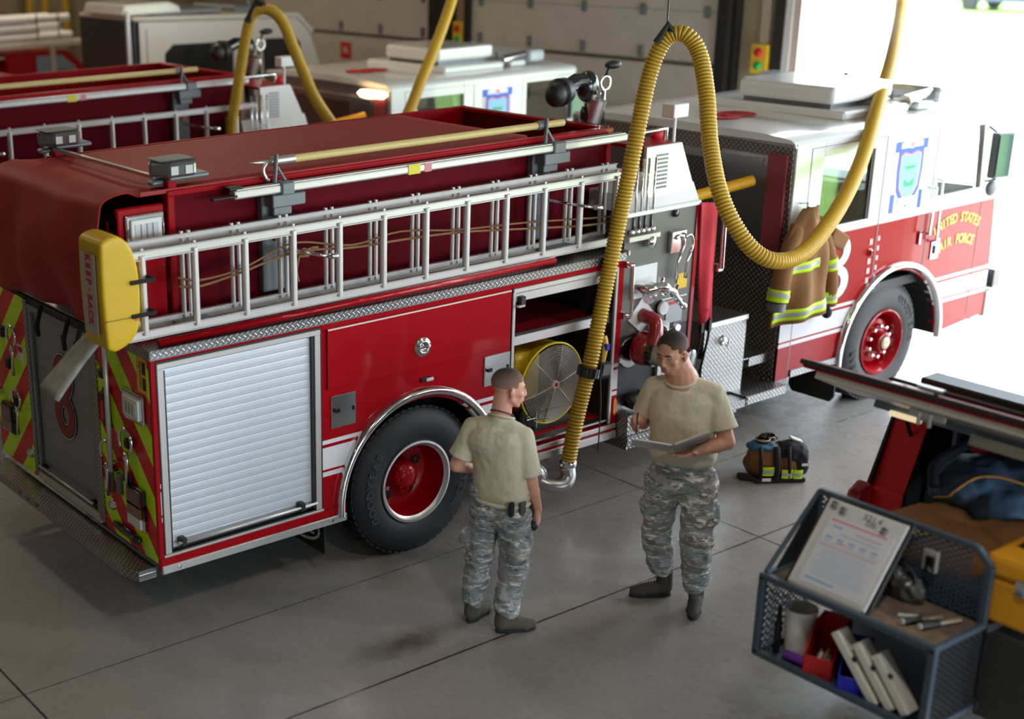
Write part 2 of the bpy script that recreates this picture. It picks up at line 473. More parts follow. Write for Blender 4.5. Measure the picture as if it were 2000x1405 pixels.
# ------------------------------------------------------------------ concrete floor
def floor_mat():
    m, t, p = nt('sealed_concrete'); x, y, z, tc = objxyz(t)
    n1 = N(t, 'ShaderNodeTexNoise', i_Scale=.55, i_Detail=6.0, i_Roughness=.6); L(t, tc.outputs['Object'], n1.inputs['Vector'])
    n2 = N(t, 'ShaderNodeTexNoise', i_Scale=5.0, i_Detail=7.0, i_Roughness=.65); L(t, tc.outputs['Object'], n2.inputs['Vector'])
    c = mixc(t, n1.outputs['Fac'], (.20, .185, .165), (.42, .41, .39))
    f2 = N(t, 'ShaderNodeMapRange'); L(t, n2.outputs['Fac'], f2.inputs[0]); f2.inputs[1].default_value = .30; f2.inputs[2].default_value = .95; f2.inputs[3].default_value = 0; f2.inputs[4].default_value = .55
    c = mixc(t, f2.outputs[0], c, (.26, .24, .21))
    n3 = N(t, 'ShaderNodeTexNoise', i_Scale=.9, i_Detail=3.0); n3.inputs['Distortion'].default_value = .8; L(t, tc.outputs['Object'], n3.inputs['Vector'])
    f3 = N(t, 'ShaderNodeMapRange'); L(t, n3.outputs['Fac'], f3.inputs[0]); f3.inputs[1].default_value = .55; f3.inputs[2].default_value = .85
    c = mixc(t, math_(t, 'MULTIPLY', f3.outputs[0], .5), c, (.11, .065, .035))
    # oil stain
    dx = math_(t, 'SUBTRACT', x, 1.15); dy = math_(t, 'SUBTRACT', y, -.95)
    r = math_(t, 'SQRT', math_(t, 'ADD', math_(t, 'POWER', dx, 2.0), math_(t, 'POWER', math_(t, 'MULTIPLY', dy, 2.2), 2.0)))
    fs = N(t, 'ShaderNodeMapRange'); L(t, math_(t, 'ADD', r, math_(t, 'MULTIPLY', n2.outputs['Fac'], .5)), fs.inputs[0]); fs.inputs[1].default_value = .62; fs.inputs[2].default_value = .3; fs.inputs[3].default_value = 0; fs.inputs[4].default_value = .7
    c = mixc(t, fs.outputs[0], c, (.045, .03, .02))
    # sawn joints
    g = None
    for a, v0, per in ((x, 4.18, 5.2), (y, -1.23, 4.6), (y, -.12, 9.2)):
        d = math_(t, 'SUBTRACT', a, v0); d = math_(t, 'PINGPONG', math_(t, 'ABSOLUTE', d), per / 2)
        k = math_(t, 'LESS_THAN', d, .008 if v0 != -.12 else .004); g = k if g is None else math_(t, 'MAXIMUM', g, k)
    c = mixc(t, g, c, (.035, .03, .027))
    L(t, c, p.inputs['Base Color'])
    rr = N(t, 'ShaderNodeMapRange'); L(t, n2.outputs['Fac'], rr.inputs[0]); rr.inputs[1].default_value = .3; rr.inputs[2].default_value = .7; rr.inputs[3].default_value = .20; rr.inputs[4].default_value = .36
    L(t, rr.outputs[0], p.inputs['Roughness']); p.inputs['Specular IOR Level'].default_value = .55
    h = math_(t, 'SUBTRACT', math_(t, 'MULTIPLY', n2.outputs['Fac'], .2), g)
    bm = N(t, 'ShaderNodeBump', i_Strength=.25, i_Distance=.006); L(t, h, bm.inputs['Height']); L(t, bm.outputs['Normal'], p.inputs['Normal'])
    return m
XW = 10.3
YN = -17
struct('floor', MB().box(-10, XW + .2, YN, 19, -.2, 0), floor_mat())
M['apron'] = mat('pale_concrete_apron', (.42, .41, .39), .85, noise=.1, nscale=3)
M['grass'] = mat('mown_grass', (.13, .25, .04), .9, noise=.35, nscale=2, bump=.4, bscale=8)
struct('ground', MB().box(XW + .2, 47.5, -60, 90, -.25, -.01), 'apron')
struct('lawn', MB().box(47.5, 160, -60, 120, -.3, .02), 'grass')
M['wallpaint'] = mat('beige_wall_paint', (.37, .31, .19), .8, noise=.08, nscale=2)
M['wallgrey'] = mat('grey_wall_paint', (.20, .19, .17), .8, noise=.08, nscale=2)
M['ceil'] = mat('ceiling_paint', (.16, .155, .15), .9)
M['jamb_dark'] = mat('dark_door_track', (.025, .024, .022), .5, .3)
M['jamb_white'] = mat('white_door_jamb', (.72, .70, .66), .5)
M['column'] = mat('cream_column_paint', (.42, .36, .27), .6)
M['doorpanel'] = mat('sectional_door_panel', (.60, .565, .50), .5, noise=.06, nscale=3)
M['seam'] = mat('door_seal', (.10, .085, .06), .7)
CH = 6.4
struct('ceiling', MB().box(-10, XW + .3, YN, 19, CH, CH + .2), 'ceil')
struct('wall_left', MB().box(-10, XW + .2, 18.6, 18.8, 0, CH), 'wallpaint')
struct('wall_back', MB().box(-10.2, -10, YN, 19, 0, CH), 'wallgrey')
# unseen wall behind the camera; window openings added for front fill
wm = MB(); op = [(-1.5, 1.0), (2.0, 8.5)]
wm.box(-10, XW + .2, YN - .2, YN, 0, .9); wm.box(-10, XW + .2, YN - .2, YN, 5.2, CH)
xs = [-10] + [q for a in op for q in a] + [XW + .2]
for i in range(0, len(xs), 2): wm.box(xs[i], xs[i + 1], YN - .2, YN, .9, 5.2)
struct('wall_right', wm, 'wallgrey')
# front wall: bay openings
DH = 4.6
bays = [(-7.4, -2.6), (-1.75, 3.28)]            # open doors
fm = MB()
fm.box(XW, XW + .2, YN, 19, DH, CH)
for a, b in ((YN, -13.2), (-8.2, -7.4), (-2.6, -1.75), (3.84, 4.11), (8.86, 9.7), (14.25, 19)): fm.box(XW, XW + .2, a, b, 0, DH)
struct('wall_front', fm, 'wallpaint')
struct('trim_1', MB().box(XW - .06, XW + .06, 3.28, 3.38, 0, DH), mat('pinkish_jamb_paint', (.62, .50, .44), .5))
struct('trim_2', MB().box(XW - .08, XW + .1, 3.38, 3.47, 0, DH), 'jamb_white')
struct('trim_3', MB().box(XW - .1, XW + .1, 3.47, 3.60, 0, DH), 'jamb_dark')
struct('trim_4', MB().box(XW - .02, XW + .2, 3.60, 3.84, 0, DH).box(XW - .07, XW, 3.68, 3.80, 2.72, DH), 'column')
struct('trim_5', MB().box(XW - .12, XW + .1, 4.11, 4.39, 0, DH).box(XW - .2, XW, 4.16, 4.2, 0, DH), 'jamb_dark')
struct('trim_6', MB().box(XW - .12, XW + .1, 8.81, 8.90, 0, DH), 'jamb_dark')
struct('trim_7', MB().box(XW - .12, XW + .1, 9.20, 9.70, 0, DH), 'jamb_dark')
def sectional(idx, y0, y1):
    d = thing(f'door_{idx}', None, None); d['kind'] = 'structure'
    MB().box(XW - .04, XW + .02, y0, y1, 0, DH).build('door_leaf', 'doorpanel', d)
    s_ = MB()
    for z in (.61, 1.22, 1.83, 3.05, 3.66, 4.27): s_.box(XW - .043, XW - .04, y0, y1, z - .003, z + .003)
    s_.box(XW - .06, XW - .04, y0, y1, 2.405, 2.445)
    s_.build('seam', 'seam', d)
    n = 4
    for k in range(n + 1):
        y = y0 + .2 + (y1 - y0 - .4) * k / n
        for z in (.61, 1.22, 1.83, 2.54, 3.05, 3.66):
            MB().box(XW - .075, XW - .04, y - .035, y + .035, z - .07, z + .07).build('hinge', 'bracket', d, bevel=.008)
sectional(1, 4.39, 8.81)
sectional(2, 9.70, 14.25)
v_ = MB()
for k in range(14): v_.box(XW - .05, XW, 14.3, 17.0, 2.36 + k * .06, 2.40 + k * .06)
struct('trim_8', v_, mat('timber_slat', (.36, .28, .17), .7, noise=.3, nscale=5))
sg = thing('door_sign', 'small red square sign on the white garage door behind the trucks', 'sign')
MB().box(XW - .052, XW - .04, 11.72, 12.0, 2.02, 2.28).build('sign_plate', 'redvinyl', sg)
MB().text('N', .17, (XW - .054, 11.86, 2.15), (0, -1, 0), (0, 0, 1), .003, bold=.004).build('sign_letter', 'offwhite', sg)
for nm, yy, zz in (('first', 3.76, 2.56), ('second', 9.04, 2.57)):
    lab = 'yellow door control box with red and green buttons beside the open doorway' if nm == 'first' else 'yellow door control box with red button between the two closed garage doors'
    cb = thing('door_control_box', lab, 'control box', (XW - .02, yy, zz), 'garage door control boxes')
    MB().box(-.09, .0, -.12, .12, -.17, .17).build('housing', 'yellowdec', cb, bevel=.02, seg=2)
    MB().lathe([(0, .04), (.045, .035), (.05, 0)], (-.09, 0, .075), (-1, 0, 0), 14).build('red_button', 'redvinyl', cb, smooth=True)
    MB().lathe([(0, .03), (.045, .025), (.05, 0)], (-.09, 0, -.075), (-1, 0, 0), 14).build('green_button', mat('green_button_' + nm, (.0, .5, .1), .4), cb, smooth=True)
struct('lawn', MB().box(12.5, 46, -60, -5.0, -.02, .03), 'grass')
# outside: parked car on the far road
car = thing('parked_car', 'dark blue car parked on the grass edge outside the open door', 'car', (51, 23.5, 0))
MB().prism([(-2.2, .35), (2.2, .35), (2.25, .8), (1.5, .95), (.8, 1.45), (-1.0, 1.45), (-1.7, .98), (-2.25, .85)], 'x', -.9, .9).build('car_body', mat('dark_blue_car_paint', (.02, .03, .07), .25, coat=1), car, bevel=.08, seg=2)
for dx in (-.85, .85):
    for dy in (-1.4, 1.4): MB().cyl((dx - .1, dy, .33), (dx + .1, dy, .33), .33, 20).build('wheel', 'tyre', car)

# ------------------------------------------------------------------ unseen fill lamps added under the ceiling, and daylight portals
for i, (x, y) in enumerate(((-5, -5), (0, -5), (5, -5), (-5, 1), (0, 1.5), (5, 2.6), (-5, 8), (0, 8), (5, 8), (0, 14), (6, 14))):
    lp = thing('fill_lamp', 'unseen white high bay lamp added under the ceiling for fill light', 'lamp', (x, y, 5.9), 'unseen added fill lamps')
    MB().lathe([(.05, .35), (.10, .32), (.28, .02), (.30, 0), (.27, .0), (.08, .28)], (0, 0, 0), (0, 0, 1), 24).build('lamp_shade', 'offwhite', lp, smooth=True)
    MB().cyl((0, 0, .3), (0, 0, .5), .02, 8).build('lamp_rod', 'bracket', lp)
    l = light('fill_lamp_light', 'AREA', (x, y, 5.88), ((45 if x > -1 else 10) if y < -2 else 10 if y < 5 else 50), (1, .90, .76) if y < -2 else (1, .84, .62), size=(.5, .5)); l.data.shape = 'DISK'
for nm, loc, rot, size in (('portal_door', (XW + .15, .8, 2.3), (0, PI / 2, 0), (4.6, 5.0)), ('portal_door2', (XW + .15, -5, 2.3), (0, PI / 2, 0), (4.6, 4.8)), ('portal_door3', (XW + .15, -10.7, 2.3), (0, PI / 2, 0), (4.6, 5.0))):
    light(nm, 'AREA', loc, 0, rot=rot, size=size, portal=True)
for a, b in op:
    light('portal_fill_opening', 'AREA', ((a + b) / 2, YN - .15, 3.05), 0, rot=(PI / 2, 0, 0), size=(b - a, 4.3), portal=True)
# ------------------------------------------------------------------ fire engine (front towards +x, near side y=0, far side y=2.44)
W2 = 2.44
E = thing('fire_engine', 'red and white fire engine number 8', 'fire engine', (0, 0, 0), 'fire engines parked in the bays')
def arc(cx, cz, r, a0, a1, n=24): return [(cx + r * math.cos(math.radians(a0 + (a1 - a0) * i / n)), cz + r * math.sin(math.radians(a0 + (a1 - a0) * i / n))) for i in range(n + 1)]
def side(mb, fn):
    """do the same on the near and the far side"""
    fn(mb, lambda y: y); fn(mb, lambda y: W2 - y)
# --- rear body shell
b = MB()
def wallset(mb, Y):
    a, c = Y(0.0), Y(.05); lo, hi = min(a, c), max(a, c)
    mb.box(0, .03, lo, hi, .54, 1.83); mb.box(.03, 1.235, lo, hi, 1.81, 1.83)
    A = arc(2.055, .50, .655, 180, 0, 28)
    mb.prism([(1.235, .49), (A[0][0], .49)] + A + [(A[-1][0], .49), (2.87, .49), (2.87, 1.83), (1.235, 1.83)], 'y', lo, hi)
    mb.box(2.87, 3.985, lo, hi, 1.79, 1.83); mb.box(3.925, 3.985, lo, hi, .55, 1.79)
side(b, wallset)
b.build('body_side', 'red_stripe', E, bevel=.003)
b = MB()
b.box(.02, 1.24, .06, W2 - .06, .50, 1.80)                       # behind the rear locker door
b.box(1.24, 2.86, .55, 1.89, .55, 1.80); b.box(1.24, 2.86, .05, .55, 1.24, 1.80); b.box(1.24, 2.86, 1.89, 2.39, 1.24, 1.80)
b.box(2.86, 3.985, 1.1, W2 - .06, .5, 1.80); b.box(0.0, 3.985, .05, W2 - .05, 1.80, 1.85)
b.build('body_core', 'dark', E)
b = MB()
for Y in (lambda y: y, lambda y: W2 - y):
    A = [(2.055 + .67 * math.cos(math.radians(k)), .5 + .67 * math.sin(math.radians(k))) for k in range(0, 181, 9)]
    for i in range(len(A) - 1):
        p, q = A[i], A[i + 1]; y0, y1 = Y(.01), Y(.62)
        b.add([(p[0], y0, p[1]), (q[0], y0, q[1]), (q[0], y1, q[1]), (p[0], y1, p[1])], [(0, 1, 2, 3)])
b.build('wheel_well', 'black', E)
# compartment 3 (open)
b = MB()
b.box(2.86, 2.885, .02, 1.0, .56, 1.80).box(3.925, 3.94, .05, 1.0, .56, 1.80).box(2.87, 3.94, 1.0, 1.03, .56, 1.80).box(2.87, 3.94, .04, 1.0, 1.775, 1.79)
b.build('locker_wall', 'dark', E)
b = MB().box(2.88, 3.925, .06, 1.0, .555, .585)
b.build('locker_floor', 'redplastic', E)
b = MB()
for i in range(26):
    for j in range(12): b.box(2.90 + i * .039, 2.925 + i * .039, .10 + j * .07, .15 + j * .07, .585, .592)
o_ = b.build('floor_matting', 'redvinyl', E); o_['kind'] = 'stuff'
MB().box(2.89, 3.92, .09, .98, 1.365, 1.38).build('shelf', 'red_dull', E)
MB().box(2.885, 3.922, .03, .09, 1.355, 1.425).build('shelf_lip', 'alu', E, bevel=.004)
# --- rub rails, sills
b = MB()
b.prism([(0, .435), (1.42, .43), (1.42, .485), (0, .49)], 'y', -.02, .02).box(2.70, 3.985, -.02, .02, .435, .495).box(2.70, 3.985, -.012, .02, .515, .553)
b.box(0, 1.42, W2 - .02, W2 + .02, .435, .49).box(2.70, 3.985, W2 - .02, W2 + .02, .435, .495)
b.box(.02, 1.24, -.012, .02, .54, .558)
b.build('rub_rail', 'alu', E, bevel=.005)
MB().box(0, 1.42, -.008, .05, .488, .54).box(2.70, 3.985, -.006, .05, .495, .555).build('sill', 'red', E)
for x in (.12, 1.30, 2.78, 3.86): MB().lathe([(0, .006), (.010, .005), (.012, 0)], (x, -.02, .462), (0, -1, 0), 12).build('rail_screw', 'chrome', E)
# --- tread plate caps
MB().box(-.012, 3.985, -.014, -.004, 1.83, 1.888).build('tread_plate_edge', 'dp_xz', E)
MB().box(-.012, 3.985, -.014, .40, 1.882, 1.890).build('tread_plate_deck', 'dp_xy', E)
MB().box(-.014, -.004, -.014, .80, 1.83, 1.888).build('tread_plate_end', 'dp_yz', E)
MB().box(-.012, 3.985, 2.04, W2 + .014, 1.882, 1.890).box(-.012, .36, .4, 2.04, 1.872, 1.882).build('tread_plate_deck', 'dp_xy', E)
MB().tube([(.08, .035, 1.915), (3.30, .035, 1.925)], .024, 12).build('red_rail', 'red', E, smooth=True)
# --- roller shutters
def shutter(x0, x1, z0, z1, face, mname, name, facem='alu'):
    """slatted shutter; face='y' on the side, face='x' on the rear"""
    n = int(round((z1 - z0) / .056)); h = (z1 - z0) / n; prof = []
    for i in range(n):
        z = z0 + i * h
        prof += [(.0022, z), (.0006, z + .005), (0, z + h * .5), (.0012, z + h - .006), (.0022, z + h - .001)]
    mb = MB(); vs = []; 
    for d, z in prof: vs += ([(x0, d + .016, z), (x1, d + .016, z)] if face == 'y' else [(d + .016, x0, z), (d + .016, x1, z)])
    fs = [(2 * i, 2 * i + 1, 2 * i + 3, 2 * i + 2) for i in range(len(prof) - 1)]
    mb.add(vs, fs); return mb.build(name, mname, E)
sh = shutter(.085, 1.16, .585, 1.755, 'y', 'shutter', 'locker_shutter')
def fr(x0, x1, z0, z1, nm='shutter_frame'):
    f = MB().box(x0, x1, -.008, .014, z1, z1 + .035).box(x0, x0 + .045, -.006, .014, z0, z1).box(x1 - .045, x1, -.006, .014, z0, z1)
    f.build(nm, 'alu_white', E, bevel=.003)
fr(.035, 1.225, .56, 1.765)
MB().box(.028, 1.232, -.004, .012, 1.802, 1.812).box(.028, .036, -.004, .012, .56, 1.80).box(1.226, 1.234, -.004, .012, .56, 1.80).box(.082, .09, -.003, .012, .58, 1.75).box(1.155, 1.172, -.004, .014, .58, 1.76).build('shutter_seal', 'blackplain', E)
hb = MB().tube([(.11, -.03, .625), (1.17, -.03, .625)], .010, 10).build('shutter_handle', 'alu_white', sh, smooth=True)
MB().box(.13, .175, -.04, .016, .595, .655).box(1.03, 1.075, -.04, .016, .595, .655).build('handle_bracket', 'blackplain', sh, bevel=.008)
# open one over locker 3
MB().box(2.885, 3.925, -.006, .05, 1.755, 1.788).box(2.878, 2.905, -.006, .03, .56, 1.76).box(3.90, 3.925, -.006, .03, .56, 1.76).build('open_locker_frame', 'alu_white', E, bevel=.003)
MB().box(2.872, 2.88, -.004, .02, .56, 1.79).box(3.885, 3.90, -.004, .03, .56, 1.76).build('open_locker_seal', 'blackplain', E)
MB().box(2.91, 3.89, .005, .04, 1.685, 1.752).build('rolled_shutter_end', 'alu_white', E, bevel=.006)
MB().box(2.925, 2.975, -.035, .01, 1.66, 1.73).build('rolled_shutter_catch', 'blackplain', E, bevel=.006)
MB().box(2.90, 2.965, -.04, -.01, 1.655, 1.672).build('rolled_shutter_handle', 'alu_white', E, bevel=.004)
MB().box(2.89, 3.90, .0, .07, .585, .60).build('locker_sill_plate', 'steel', E)
# --- rear face
for nm, y0, y1 in (('chevron_panel', .03, .715), ('chevron_panel', 1.81, 2.41)):
    MB().box(-.006, .01, y0, y1, .50, 1.828).build(nm, 'chev', E)
MB().box(-.004, .02, -.002, .03, .45, 1.828).build('corner_post', 'red', E)
MB().box(-.014, .01, .715, .79, .52, 1.83).box(-.014, .01, 1.755, 1.81, .52, 1.83).build('tread_plate_column', 'dp_yz', E)
MB().box(-.008, .016, .79, .835, .56, 1.76).box(-.008, .016, 1.71, 1.755, .56, 1.76).box(-.01, .016, .79, 1.755, 1.76, 1.80).build('shutter_frame', 'grey', E, bevel=.003)
rs = shutter(.835, 1.71, .585, 1.76, 'x', 'shutter_shaded', 'roller_shutter')
MB().tube([(-.03, .86, .62), (-.03, 1.69, .62)], .011, 10).build('shutter_handle', 'alu', rs, smooth=True)
MB().box(-.035, .016, .87, .905, .598, .635).box(-.035, .016, 1.645, 1.68, .598, .635).build('handle_bracket', 'blackplain', rs, bevel=.008)
MB().box(-.012, .02, .79, 1.755, .50, .56).build('sill', 'alu', E)
# the big 8 on the rear shutter: outline, black, red
def eight(mb_col, y, z, hgt, d, o, right, up, cols):
    pass
def ring8(name, parent, origin, right, up, hgt, wid, layers, lift):
    """an 8 made of two rings, drawn in stacked layers (colour, grow)"""
    origin, right, up = V(origin), V(right), V(up); nrm = right.cross(up)
    for li, (mname, g) in enumerate(layers):
        mb = MB(); d = nrm * (lift * (li + 1))
        for cz, ry, rx in ((-.235, .265, .5), (.245, .255, .46)):
            wo, wi = rx * wid + g, rx * wid * .42 - g; ho, hi = ry * hgt + g, ry * hgt * .50 - g
            n = 40; vs = []
            for k in range(n):
                a = 2 * PI * k / n; vs.append(origin + d + right * (wo * math.cos(a)) + up * (cz * hgt + ho * math.sin(a)))
            for k in range(n):
                a = 2 * PI * k / n; vs.append(origin + d + right * (wi * math.cos(a)) + up * (cz * hgt + hi * math.sin(a)))
            dd = d + nrm * .0004 * (1 if cz > 0 else 0)
            mb.add([v + nrm * (.0003 if cz > 0 else 0) for v in vs], [(k, (k + 1) % n, n + (k + 1) % n, n + k) for k in range(n)])
        mb.build(name, mname, parent)
ring8('numeral', E, (.008, 1.275, 1.25), (0, -1, 0), (0, 0, 1), .58, .30, (('whiteplain', .014), ('blackplain', .008), ('darkred', 0)), .0018)
# lights and tools on the rear face
def boxlight(y, z, w, h, lens, parent=E, x=-.006, name='lamp'):
    l = thing('x', None, None); bpy.data.objects.remove(l)
    MB().box(x - .03, x, y - w / 2 - .012, y + w / 2 + .012, z - h / 2 - .012, z + h / 2 + .012).build(name + '_bezel', 'blackgloss' if lens != 'lens' else 'chrome', parent, bevel=.01, seg=2)
    MB().box(x - .045, x - .028, y - w / 2, y + w / 2, z - h / 2, z + h / 2).build(name + '_lens', lens, parent, bevel=.012, seg=2)
for nm, y, z, w, h, ln in (('tail_lamp', .24, .88, .18, .12, 'redlens'), ('turn_lamp', .24, .80, .18, .10, 'amberlens'), ('reverse_lamp', .24, .725, .18, .08, 'lens'), ('tail_lamp', 2.2, .88, .18, .12, 'redlens'), ('turn_lamp', 2.2, .79, .18, .10, 'amberlens')):
    boxlight(y, z, w, h, ln, name=nm)
def scene_light(o, right, up, w, h, parent, name='scene_light'):
    o, r, u = V(o), V(right), V(up); n = r.cross(u)
    fb = MB().obox(o + n * .012, r * (w / 2 + .035), u * (h / 2 + .035), n * .012).build(name, 'chrome', parent, bevel=.012, seg=2)
    MB().obox(o + n * .030, r * (w / 2 + .006), u * (h / 2 + .006), n * .010).build('lamp_housing', 'whiteplain', fb, bevel=.006)
    MB().obox(o + n * .041, r * (w / 2 - .02), u * (h / 2 - .02), n * .003).build('lamp_reflector', 'lens', fb)
    g = MB()
    for k in range(1, 4): g.obox(o + n * .045 + r * (w * (k / 4 - .5) * .8), r * .003, u * (h / 2 - .022), n * .002)
    g.build('lamp_divider', 'bracket', fb)
scene_light((-.006, .215, 1.485), (0, -1, 0), (0, 0, 1), .19, .12, E)
MB().box(-.008, -.005, .05, .17, 1.60, 1.82).build('warning_decal', 'yellowdec', E)
MB().box(-.0095, -.008, .058, .10, 1.72, 1.80).box(-.0095, -.008, .058, .10, 1.62, 1.70).box(-.0095, -.008, .12, .128, 1.63, 1.80).box(-.0095, -.008, .135, .16, 1.76, 1.764).build('decal_print', 'blackplain', E)
MB().lathe([(0, .03), (.022, .028), (.036, .012), (.04, 0)], (-.006, .60, .70), (-1, 0, 0), 20).build('round_port', 'chrome', E, smooth=True)
MB().lathe([(0, .03), (.022, .028), (.036, .012), (.04, 0)], (-.006, 1.88, .66), (-1, 0, 0), 20).build('round_port', 'chrome', E, smooth=True)
MB().ell((-.02, .44, .58), (.018, .16, .035), n=20).build('oval_lamp', 'blackgloss', E, smooth=True)
MB().ell((-.03, .26, .585), (.03, .05, .03), n=16).build('licence_lamp', 'blackgloss', E, smooth=True)
MB().tube([(-.07, .475, .99), (-.07, .46, 1.97)], .016, 12).build('grab_rail', 'alu_white', E, smooth=True)
MB().tube([(-.07, 2.31, .99), (-.07, 2.31, 1.75)], .016, 12).build('grab_rail', 'alu', E, smooth=True)
MB().box(-.075, 0, .46, .49, 1.0, 1.04).box(-.075, 0, 2.295, 2.325, 1.0, 1.04).build('rail_bracket', 'chrome', E, bevel=.004)
bk = MB()
for y, z in ((.60, 1.45), (.57, 1.28), (.60, 1.60), (.30, 1.22), (.34, .98), (.52, 1.0)): bk.box(-.045, -.004, y - .03, y + .03, z - .03, z + .03)
for y, z in ((2.2, 1.5), (2.12, 1.28), (2.05, 1.0)): bk.box(-.04, -.004, y - .03, y + .03, z - .04, z + .04)
bk.build('tool_clip', 'blackplain', E, bevel=.006)
def spanner(y, z, s=1.0, lab=None, up=True):
    sp = thing('hydrant_wrench', lab, 'wrench', (-.045, y, z), 'hydrant wrenches clipped to the rear of the nearer engine')
    k = 1 if up else -1
    p = [(0, .06 * s * math.cos(a), k * .06 * s * math.sin(a)) for a in [math.radians(q) for q in range(-40, 231, 18)]]
    MB().tube(p, .009 * s, 8).build('hook', 'chrome', sp, smooth=True)
    MB().tube([(0, 0, -k * .055 * s), (0, .0, -k * .12 * s), (0, .01, -k * .24 * s)], [.014 * s, .009 * s, .012 * s], 10).build('handle', 'chrome', sp, smooth=True)
    MB().cyl((-.004, .0, -k * .08 * s), (-.02, 0, -k * .08 * s), .010, 10).build('pivot', 'steel', sp)
spanner(.30, 1.24, 1.35, 'chrome hydrant wrench clipped to the chevron panel just below the square rear lamp')
spanner(.58, 1.08, 1.25, 'chrome hydrant wrench on the chevron panel at the foot of the white grab rail')
spanner(1.99, 1.52, 1.25, 'chrome hydrant wrench on the far chevron panel beyond the numeral 8, upper one')
spanner(1.99, 1.05, 1.15, 'chrome hydrant wrench on the far chevron panel beyond the numeral 8, lower one')
MB().box(-.012, -.006, 1.87, 1.97, 1.34, 1.46).build('notice_label', 'whiteplain', E)
MB().box(-.0135, -.012, 1.88, 1.96, 1.41, 1.45).build('notice_header', 'redvinyl', E)
# black rectangular sockets under the wrenches
MB().box(-.03, -.004, .56, .62, .80, .94).box(-.03, -.004, .44, .50, .82, .96).build('tool_socket', 'bracket', E, bevel=.004)
MB().box(-.04, -.004, .545, .60, 1.28, 1.52).build('spotlight_clamp', 'blackplain', E, bevel=.01)
# --- rear step
MB().prism([(-.17, .2), (-.12, .07), (0, .07), (0, 2.37), (-.12, 2.37), (-.17, 2.24)], 'z', .452, .462).build('tailboard', 'dp_xy', E)
MB().prism([(-.174, .2), (-.124, .066), (0, .066), (0, .07), (-.12, .07), (-.17, .2), (-.17, 2.24), (-.12, 2.37), (0, 2.37), (0, 2.374), (-.124, 2.374), (-.174, 2.24)], 'z', .395, .462).build('tailboard_edge', 'dp_yz', E)
for y in (1.48, 1.62, 1.76): MB().box(-.178, -.172, y - .02, y + .02, .42, .44).build('step_marker_lamp', 'redlens', E)
MB().box(.1, 3.9, .5, 1.94, .38, .49).box(.1, 8.6, .78, .88, .50, .55).box(.1, 8.6, 1.56, 1.66, .50, .55).build('chassis', 'black', E)
# --- side panels between doors
ud = MB().box(1.275, 2.845, -.018, 0, 1.385, 1.790).build('side_locker_door', 'red', E, bevel=.006, seg=2)
MB().box(1.275, 2.845, -.022, -.014, 1.782, 1.792).build('door_top_trim', mat('pale_trim', (.75, .62, .56), .4), ud)
MB().lathe([(0, .006), (.030, .006), (.034, .022), (.046, .022), (.050, .008), (.064, .010), (.068, 0)], (2.055, -.018, 1.53), (0, -1, 0), 32).build('ring_latch', 'chrome', ud, smooth=True)
MB().box(2.02, 2.09, -.046, -.03, 1.522, 1.538).build('latch_bar', 'chrome', ud, bevel=.004)
ml = MB().box(2.05, 2.15, -.022, 0, 1.275, 1.305).build('marker_lamp', 'blackplain', E, bevel=.008)
MB().box(2.085, 2.15, -.034, -.02, 1.278, 1.302).build('marker_lens', 'lens', ml, bevel=.006)
for x0, x1, z0, z1 in ((1.305, 1.505, 1.105, 1.33), (2.625, 2.865, 1.12, 1.345)):
    fd = MB().box(x0, x1, -.010, 0, z0, z1).build('filler_door', 'chrome', E, bevel=.004)
    MB().box(x0 + .02, x0 + .06, -.03, -.008, z0 + .11, z0 + .14).box(x1 - .03, x1 - .015, -.02, -.008, z0 + .1, z0 + .13).build('filler_catch', 'blackgloss', fd, bevel=.004)
# --- fender crown
def fender(cx, cz, r, a0, a1, name='fender_crown'):
    for yy, w in ((-.035, 1), (W2 + .035, -1)):
        vs = []; n = 36; mb = MB()
        prof = [(0.0, .035 * w), (.006, .0), (.02, -.012 * w), (.045, -.012 * w), (.058, 0.0), (.060, .035 * w)]
        for i in range(n + 1):
            a = math.radians(a0 + (a1 - a0) * i / n); z_ = 0
            for dr, dy in prof: vs.append((cx + (r + dr) * math.cos(a), yy + dy, cz + (r + dr) * math.sin(a)))
        # straight legs down
        m_ = len(prof)
        fs = [(i * m_ + k, (i + 1) * m_ + k, (i + 1) * m_ + k + 1, i * m_ + k + 1) for i in range(n) for k in range(m_ - 1)]
        mb.add(vs, fs).build(name, 'chrome', E, smooth=True)
fender(2.055, .52, .655, 184, -4)
